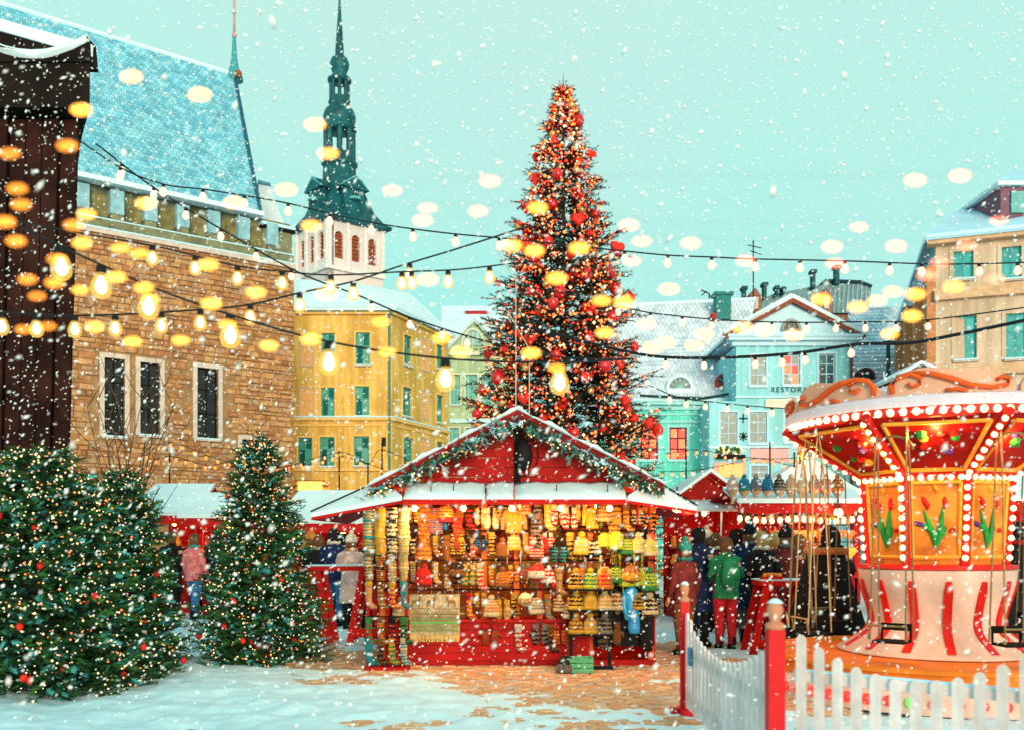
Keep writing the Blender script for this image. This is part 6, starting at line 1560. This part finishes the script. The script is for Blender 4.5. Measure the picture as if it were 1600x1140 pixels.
BUL = MB(); BUL.ball((0, 0, 0), .034, 8, 5); BM = BUL.mesh('bulb', CRB, smooth=True)
def bulb(p, s=1.): link('bulb', BM, CR, p - Vector((CX, CY, 0)), 0, s)
for i in range(84): bulb(cyl(RIM + .012, 2 * PI * i / 84, ZR - .05), 1.12)
for k in range(8):
    if k in (3, 4, 5): continue
    for t in np.linspace(.08, .95, 9): bulb(facet(1, t, RB_, ZB, RW, ZW, k, .05), .95)
    for t in np.linspace(.08, .95, 8): bulb(facet(.98, t, RW, ZW, RIM - .04, ZR - .08, k, .05), .9)
    for t in np.linspace(.1, .9, 6): bulb(facet(t, 0, RW, ZW, RIM, ZR, k, .055), .95)
b = MB(); b.lathe([(RB_ + .02, ZB), (RB_ + .14, ZB - .01), (RB_ + .15, ZB - .05), (RB_ + .06, ZB - .06)], 32, (CX, CY, 0)); b.build('red_collar', REDC, CR)
zk = [ZB - .06, ZB - .22, ZB - .45, ZB - .62, .62, .50, .43, .41]; rk_ = [.14, .12, .05, .02, .08, .25, .36, .36]
bprof = [(RB_ + p.x, p.z) for p in catenary([Vector((r, 0, z)) for r, z in zip(rk_, zk)], 4)]
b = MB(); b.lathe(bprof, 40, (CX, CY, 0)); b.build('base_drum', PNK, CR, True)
for k in range(14):
    an = ph0 + (k + .35) * 2 * PI / 14; b = MB(); rs = []
    zl = [q[1] for q in bprof][::-1]; rl = [q[0] for q in bprof][::-1]
    for z in np.linspace(ZB - .17, .47, 14):
        r = float(np.interp(z, zl, rl)) + .006
        w = .042 / r * min(1, .55 + 4 * (ZB - .16 - z)); rs.append([cyl(r - .02, an - w, z), cyl(r + .014, an - w, z), cyl(r + .014, an + w, z), cyl(r - .02, an + w, z)])
    b.rings(rs); b.build('red_stripe', REDC, CR)
b = MB(); b.lathe([(1.80, .36), (1.80, .40), (.2, .405)], 48, (CX, CY, 0)); b.build('deck', ORG, CR)
b = MB(); b.lathe([(1.72, .12), (1.74, .36)], 48, (CX, CY, 0)); b.build('orange_skirt', ORG, CR)
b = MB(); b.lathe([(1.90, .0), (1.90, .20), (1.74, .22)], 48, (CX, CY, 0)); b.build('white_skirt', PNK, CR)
RL_ = MB(); RL_.ball((0, 0, 0), .055, 10, 6, 1, sy=1.); RLM = RL_.mesh('red_reflector', emat('red_lamp', (1, .03, .02), .7), smooth=True); GLM = RL_.mesh('green_reflector', emat('green_lamp', (.15, .8, .05), .6), smooth=True)
for i in range(60): link('side_lamp', GLM if i % 9 == 4 else RLM, CR, cyl(1.90, 2 * PI * i / 60, .11) - Vector((CX, CY, 0)))
for i, (dx, dz) in enumerate(((-.25, 2.1), (.3, 2.1))):
    pass
for k, (an, z, e_) in enumerate(((ph0 - .5, 2.6, 32), (ph0 + .5, 2.6, 32), (ph0, 2.66, 20), (ph0 - 1.3, 2.55, 30))):
    p = cyl(1.25 if k < 2 else 1.35, an, z)
    ld = bpy.data.lights.new('canopy_glow', 'POINT'); ld.energy = e_; ld.color = (1, .34, .09); ld.shadow_soft_size = .06
    o = bpy.data.objects.new('canopy_glow', ld); COL.objects.link(o); o.parent = CR; o.location = p - Vector((CX, CY, 0))
# swing seats hanging from the canopy
CHAIN = mat('brass_chain', (.28, .20, .10), .4, .2, 10, metal=.6)
for i, (an, lab) in enumerate(((ph0 - 1.42, 'swing seat nearest the covered black stand'), (ph0 - 1.02, 'swing seat second from the gate side of the carousel'), (ph0 - .28, 'swing seat hanging before the striped carousel base, left one'), (ph0 + .50, 'swing seat hanging at the right edge before the carousel base'), (ph0 + 1.2, 'swing seat on the far right side of the carousel'), (ph0 + 2.3, 'swing seat behind the carousel column'), (ph0 - 2.2, 'swing seat on the far left rear of the carousel'))):
    c = cyl(1.42, an, 0); t = thing('swing_seat', lab + ', on long chains', 'swing seat', c + Vector((0, 0, .62)), an + PI / 2, 'swing seats of the carousel')
    h = ZR - .62 - .1
    for sx in (-.17, .17):
        for sy in (-.13, .13):
            b = MB(); b.tube([(sx, sy, .02), (sx * .9, sy * .4, h * .80), (sx * .8, 0, h)], .009, 5); link('chain', b.mesh('chain', CHAIN), t)
    b = MB(); b.tube([Vector((.20 * math.cos(PI * q / 10), 0, h - .30 + .14 * math.sin(PI * q / 10))) for q in range(11)], .014, 6); link('hoop', b.mesh('hoop', CHAIN, smooth=True), t)
    b = MB(); b.box(-.15, .15, -.13, .13, -.012, .012); b.box(-.15, .15, .12, .135, .10, .17); b.box(-.15, -.13, .12, .135, .012, .10); b.box(.13, .15, .12, .135, .012, .10); link('seat', b.mesh('seat', DWOOD), t)
    b = MB(); b.tube([(-.18, -.13, .02), (-.19, -.15, .16), (.19, -.15, .16), (.18, -.13, .02)], .012, 5); link('safety_bar', b.mesh('safety_bar', CHAIN), t)

# ---------------------------------------------------------------- fence, gate, posts
def fpost(px, Y, top, w, label):
    x = (px - 800) / FPX * Y; t = thing('fence_post', label, 'post', (x, Y, 0))
    b = MB(); b.box(-w, w, -w, w, .05, top); link('shaft', b.mesh('shaft', mat('post_red', (.62, .012, .018), .4, .15, 4, .1, 20)), t)
    b = MB(); b.lathe([(w * 1.2, 0), (w * 1.25, .03), (w * .6, .05), (w * .8, .075), (w * 1.05, .12), (w * .8, .165), (w * .2, .18)], 12, (0, 0, top)); link('finial', b.mesh('finial', mat('post_knob', (.62, .24, .14), .5), smooth=True), t)
    b = MB(); b.lathe([(w * 1.1, .19), (w * .5, .215), (0.01, .22)], 10, (0, 0, top - .03)); link('snow_cap', b.mesh('snow_cap', SNOW, smooth=True), t)
    b = MB(); b.box(-w * 3.2, w * 3.2, -w * 1.4, w * 1.4, 0, .06); b.box(-w * 1.4, w * 1.4, -w * 3.2, w * 3.2, 0, .058); link('foot', b.mesh('foot', mat('post_red', (.62, .012, .018))), t)
    return Vector((x, Y, 0))
p1 = fpost(1070, 8.9, 1.04, .040, 'red fence post with knob and cross foot at the open gate')
p2 = fpost(1211, 5.9, 1.06, .050, 'thick red fence post nearest the camera, gate hinge side')
def pickets(root, A, B, n, top, name='picket', w=.048, z0=.08, rails=(.22, .72)):
    d = (B - A); L_ = d.length; u = d.normalized(); nrm = Vector((u.y, -u.x, 0))
    for i in range(n):
        c = A + d * ((i + .5) / n); h = top((i + .5) / n); b = MB()
        pr = [(-w / 2, z0), (w / 2, z0), (w / 2, h - .03), (w * .36, h - .012), (w * .12, h), (-w * .12, h), (-w * .36, h - .012), (-w / 2, h - .03)]
        b.prism([c + u * x + nrm * .012 + Vector((0, 0, z)) for x, z in pr], -nrm * .020); o = b.build(name, WPAINT, root)
    b = MB()
    for z in rails: b.prism([A + nrm * -.012 + Vector((0, 0, z - .03)), B + nrm * -.012 + Vector((0, 0, z - .03)), B + nrm * -.012 + Vector((0, 0, z + .03)), A + nrm * -.012 + Vector((0, 0, z + .03))], -nrm * .03)
    b.build('rail', WPAINT, root)
    b = MB()
    for z in rails: b.prism([A - nrm * .014 + Vector((0, 0, z + .031)), B - nrm * .014 + Vector((0, 0, z + .031)), B - nrm * .03 + Vector((0, 0, z + .045)), A - nrm * .03 + Vector((0, 0, z + .045))], -nrm * .012)
    b.build('snow_strip', SNOW, root)
gt = thing('picket_gate', 'white wooden picket gate with dipping top between the two red posts', 'gate', (p1 + p2) / 2)
d12 = (p2 - p1).normalized()
pickets(gt, p1 + d12 * .07, p2 - d12 * .09, 19, lambda t: .93 - .24 * math.sin(PI * min(1, t * 1.05)) ** .8 + (.05 if t < .12 else 0), w=.085, rails=(.20, .60))
b = MB(); u = d12; nn_ = Vector((u.y, -u.x, 0)); q = p1 + d12 * .35 + nn_ * .02
b.prism([q + Vector((0, 0, .50)), q + d12 * .10 + Vector((0, 0, .50)), q + d12 * .10 + Vector((0, 0, .66)), q + Vector((0, 0, .66))], nn_ * .02); b.build('latch', mat('blue_latch', (.06, .26, .50), .4), gt)
pf = thing('picket_fence', 'white round topped picket fence with scalloped top in front of carousel', 'fence', (3, 5.2, 0))
A = p2 + Vector((.09, -.06, 0)); B = Vector(((1660 - 800) / FPX * 4.9, 4.9, 0))
pickets(pf, A, B, 13, lambda t: 1.06 - .24 * math.sin(PI * min(1, max(0, t * 1.10 - .02))) ** .85, w=.058, rails=(.42, .78))

# ---------------------------------------------------------------- festoon lights
SOCK = {}
def festoon(label, line, bulbs, Y0, Y1, x0, x1, r, gm, cord_r, name='festoon_string', drop=1.0):
    def yy(px): return Y0 + (Y1 - Y0) * (px - x0) / (x1 - x0)
    pts = catenary([P(x, y, yy(x)) for x, y in line])
    mid = pts[len(pts) // 2]; t = thing(name, label, 'string lights', mid)
    b = MB(); b.tube(pts, cord_r, 5); b.build('cord', CORD, t)
    key = (r, gm.name)
    if key not in SOCK:
        g_ = MB(); g_.lathe([(r * .38, -r * .55), (r * .62, -r * .95), (r * .95, -r * 1.7), (r, -r * 2.1), (r * .90, -r * 2.6), (r * .55, -r * 3.0), (r * .1, -r * 3.15)], 14)
        s_ = MB(); s_.lathe([(r * .30, r * .12), (r * .46, 0), (r * .50, -r * .62), (r * .44, -r * .75)], 10)
        c_ = MB(); c_.lathe([(r * .2, -r * .95), (r * .5, -r * 1.6), (r * .58, -r * 2.1), (r * .3, -r * 2.6), (r * .05, -r * 2.7)], 10)
        SOCK[key] = (g_.mesh('bulb', SHELL if gm is BULBG else gm, smooth=True), s_.mesh('socket', IRON, smooth=True), c_.mesh('glowing_core', CORE, smooth=True))
    for x in bulbs:
        k = min(range(len(pts)), key=lambda i: abs(800 + pts[i].x / pts[i].y * FPX - x))
        q = pts[k]; px_now = 800 + q.x / q.y * FPX
        if k + 1 < len(pts) and px_now < x: 
            q2 = pts[k + 1]; w = (x - px_now) / max(1e-6, (800 + q2.x / q2.y * FPX) - px_now); q = q.lerp(q2, min(1, w))
        elif k > 0 and px_now > x:
            q2 = pts[k - 1]; w = (px_now - x) / max(1e-6, px_now - (800 + q2.x / q2.y * FPX)); q = q.lerp(q2, min(1, w))
        bo = link('bulb', SOCK[key][0], t, q - mid - Vector((0, 0, cord_r)), R.uniform(0, 6))
        link('socket', SOCK[key][1], bo)
        if gm is BULBG: link('glowing_core', SOCK[key][2], bo)
    return t
BIG = .062
festoon('nearest string of large glass bulbs sweeping down across the square', [(-60, 310), (60, 368), (158, 414), (240, 450), (360, 492), (514, 534), (696, 560), (874, 566), (990, 560)], [96, 158, 232, 360, 514, 696, 874], 5.6, 6.0, 0, 1000, BIG, BULBG, .007)
festoon('low string of medium bulbs rising from left edge to the tree', [(-80, 480), (60, 492), (180, 492), (313, 484), (391, 476), (468, 458), (552, 440), (628, 415), (714, 389), (830, 352)], [3, 57, 117, 180, 252, 313, 391, 468, 552, 640], 7.0, 9.0, 0, 830, .052, BULBG, .008)
festoon('string of medium bulbs crossing upper left in front of parapet', [(-60, 330), (100, 360), (238, 384), (305, 400), (371, 416), (441, 424), (517, 430), (628, 425), (720, 421), (830, 408)], [238, 305, 371, 441, 517, 628, 643, 700, 765], 7.0, 8.5, 0, 830, .048, BULBG, .007)
festoon('taut string with pale pink bulbs passing behind the church tower cornice line', [(110, 210), (188, 262), (255, 288), (317, 296), (382, 306), (450, 318), (515, 334), (580, 348), (645, 358), (712, 366), (800, 374), (960, 391), (1043, 399), (1112, 402), (1180, 405), (1320, 408), (1480, 413), (1680, 408)], [188, 255, 317, 382, 450, 515, 580, 645, 712, 780, 976, 1043, 1112, 1180, 1250, 1320, 1390, 1440, 1530, 1590], 12, 12, 0, 1600, .046, PINKB, .010)
festoon('thin string with pink bulbs from roof edge down to the tall tree', [(150, 225), (250, 300), (400, 390), (480, 432), (560, 462), (640, 496), (740, 528), (860, 556), (985, 562)], [190, 240, 290, 345, 400, 455, 520, 580, 640, 690, 730], 12, 14, 0, 900, .045, PINKB, .012)
festoon('slack string of small pink bulbs below the grey snowy roofs', [(780, 440), (900, 462), (1000, 486), (1050, 493), (1100, 498), (1160, 502), (1250, 504), (1340, 503), (1450, 500), (1680, 470)], [966, 1016, 1066, 1112, 1160, 1206, 1260, 1306, 1352, 1400, 1450], 14, 13, 800, 1600, .042, PINKB, .010)
festoon('heavy dark cable with sparse bulbs across the blue restaurant front', [(800, 505), (960, 545), (1040, 558), (1150, 558), (1250, 551), (1340, 538), (1420, 536), (1500, 522), (1700, 480)], [1040, 1100, 1180, 1222, 1258, 1330], 16, 12, 800, 1600, .048, PINKB, .024)
festoon('row of orange bulbs under the roof edge of the glowing toy stall', [(1150, 800), (1200, 804), (1250, 801), (1300, 805), (1350, 800)], list(np.linspace(1156, 1344, 16)), 16.2, 16.2, 0, 1, .045, FAIRYW, .008)
festoon('string of small bulbs before the turquoise wall', [(1000, 595), (1060, 620), (1120, 628), (1180, 634), (1240, 637), (1300, 630)], [1046, 1072, 1102, 1136, 1168, 1206], 22, 22, 1000, 1300, .06, PINKB, .012)
for lab, line, n in (('lowest left string of tiny warm lights along the stone wall', [(210, 740), (260, 712), (330, 726), (400, 708), (470, 726), (530, 712), (600, 732)], 26),
                     ('upper left string of tiny warm lights on thin stall poles', [(225, 712), (265, 690), (340, 716), (430, 730), (530, 706), (575, 724), (597, 702), (660, 730)], 24),
                     ('right string of tiny warm lights before the restaurant windows', [(1040, 708), (1090, 702), (1150, 712), (1220, 716), (1300, 708), (1360, 716)], 22),
                     ('lower right string of tiny warm lights above the gabled stall', [(1030, 736), (1085, 734), (1150, 722), (1190, 716), (1260, 730), (1340, 722)], 20)):
    festoon(lab, line, list(np.linspace(line[0][0] + 4, line[-1][0] - 4, n)), 24, 24, 0, 1, .035, FAIRY, .008, 'fairy_string')
for px, y0, lab in ((265, 690, 'thin dark pole carrying fairy lights by the stone wall'), (530, 704, 'thin pole left of the yellow house drainpipe'), (575, 722, 'thin pole in the middle of the yellow house front'), (597, 690, 'thin pole just left of the red gable'), (1072, 700, 'thin pole before the turquoise house'), (1203, 690, 'thin pole before the pink panel'), (1241, 705, 'thin pole before the ground floor restaurant window')):
    x = (px - 800) / FPX * 24; b = MB(); b.tube([(x, 24, 0), (x, 24, P(px, y0, 24).z)], .02, 6); tag(b.build('light_pole', IRON, base=(x, 24, 0)), lab, 'pole')
# straight guy wires over the red gable
for px, y0, lab in ((806, 440, 'thin pale guy wire rising from the red gable, left one'), (827, 545, 'thin pale guy wire rising from the red gable, right one')):
    b = MB(); x = (px - 800) / FPX * 13.5; b.tube([(x, 13.5, 3.16), (x, 13.5, P(px, y0, 13.5).z), (x - .3, 13.6, P(px, y0 - 60, 13.5).z)], .008, 5); tag(b.build('guy_wire', mat('pale_wire', (.60, .40, .28), .5), base=(x, 13.5, 3.16)), lab, 'wire')

# ---------------------------------------------------------------- bulb strings added close to the lens to draw the overlaid oval blurs
def blur_string(label, pts_, d0, d1):
    pts_ = sorted(pts_); n = len(pts_)
    P3 = [P(x, y, d0 + (d1 - d0) * i / max(1, n - 1)) for i, (x, y) in enumerate(pts_)]
    ends = [P(-160, pts_[0][1] - 30, d0)] + P3 + [P(1760, pts_[-1][1] - 40, d1)]
    line = catenary([p + Vector((0, 0, .006)) for p in ends], 6)
    t = thing('added_blur_string', label, 'string lights', P3[n // 2])
    b = MB(); b.tube(line, .00012, 3); b.build('cord', CORD, t)
    b = MB(); b.ball((0, 0, 0), .0040, 8, 6); mm = [b.mesh('bulb', m, smooth=True) for m in (NEARB, NEARR, NEARD)]
    for p, (x, y) in zip(P3, pts_): link('bulb', mm[2 if x < 125 else 1 if (x > 960 and y < 440) or (590 < x < 780 and y < 360) else 0], t, p - P3[n // 2], 0, R.uniform(.75, 1.2))
NB = [[(127, 172), (205, 120), (312, 148), (105, 228), (15, 240), (493, 195), (513, 240), (27, 295), (447, 297), (613, 298), (765, 283), (1430, 282), (1500, 275)],
      [(33, 320), (8, 347), (135, 335), (228, 318), (365, 317), (486, 353), (668, 325), (747, 330), (840, 325), (983, 352), (1342, 355), (1560, 345)],
      [(128, 380), (115, 352), (25, 377), (188, 388), (217, 396), (325, 414), (660, 345), (835, 392), (800, 384), (905, 388), (1003, 377), (1079, 380), (1300, 386), (1400, 385), (1510, 384)],
      [(43, 437), (88, 405), (182, 433), (225, 450), (510, 460), (668, 437), (870, 435), (987, 408), (1045, 452), (1165, 408), (1305, 412), (1448, 430), (1468, 410), (1555, 436)],
      [(58, 463), (85, 442), (330, 475), (400, 457), (235, 468), (940, 470), (975, 473), (1283, 468), (1340, 480), (1370, 470), (1395, 456), (1430, 460), (1490, 448)],
      [(37, 515), (75, 510), (125, 453), (148, 511), (355, 507), (485, 530), (595, 503), (945, 520), (1010, 507), (1100, 522), (1160, 512), (1195, 516), (1240, 524), (1390, 522), (1425, 494)],
      [(207, 534), (282, 532), (420, 540), (605, 550), (690, 528), (720, 550), (830, 552), (870, 575), (1020, 543), (1040, 536), (1085, 540)]]
ZS = ('highest', 'second highest', 'third', 'middle', 'fifth', 'sixth', 'lowest')
for i, q in enumerate(NB): blur_string('%s of the bulb strings added close before the viewer to draw oval blurs' % ZS[i], q, 1.02 + .03 * i, 1.08 + .03 * ((i * 3) % 4))

# ---------------------------------------------------------------- falling snow
N = 50000
ys_ = 3.0 + 14 * rng.random(N) ** .75; xs_ = rng.uniform(-1, 1, N) * (2.5 + .62 * ys_); zs_ = .1 + rng.random(N) * (2.6 + .60 * ys_)
pos = np.stack([xs_, ys_, zs_], 1); s_ = np.clip(rng.lognormal(-4.86, .46, N), .0032, .015)
dirs = rng.normal(0, .35, (N, 3)); dirs[:, 2] += 1; dirs[:, 0] += .5
M = basis(dirs, rng); tv = OCT_V * np.array([.75, 1.0, .75])
v, f = place(tv, OCT_F, pos, M * (rng.uniform(.6, 1.3, (N, 1, 3)) * np.stack([np.ones(N), rng.choice([1., 1.2, 1.8], N), np.ones(N)], 1)[:, None, :]), s_)
FLAKE = mat('snowflake', (.90, .92, .94), .9, .02, 1)
tag(link('falling_snow', npmesh('falling_snow', v, f, FLAKE, None, True)), kind='stuff')
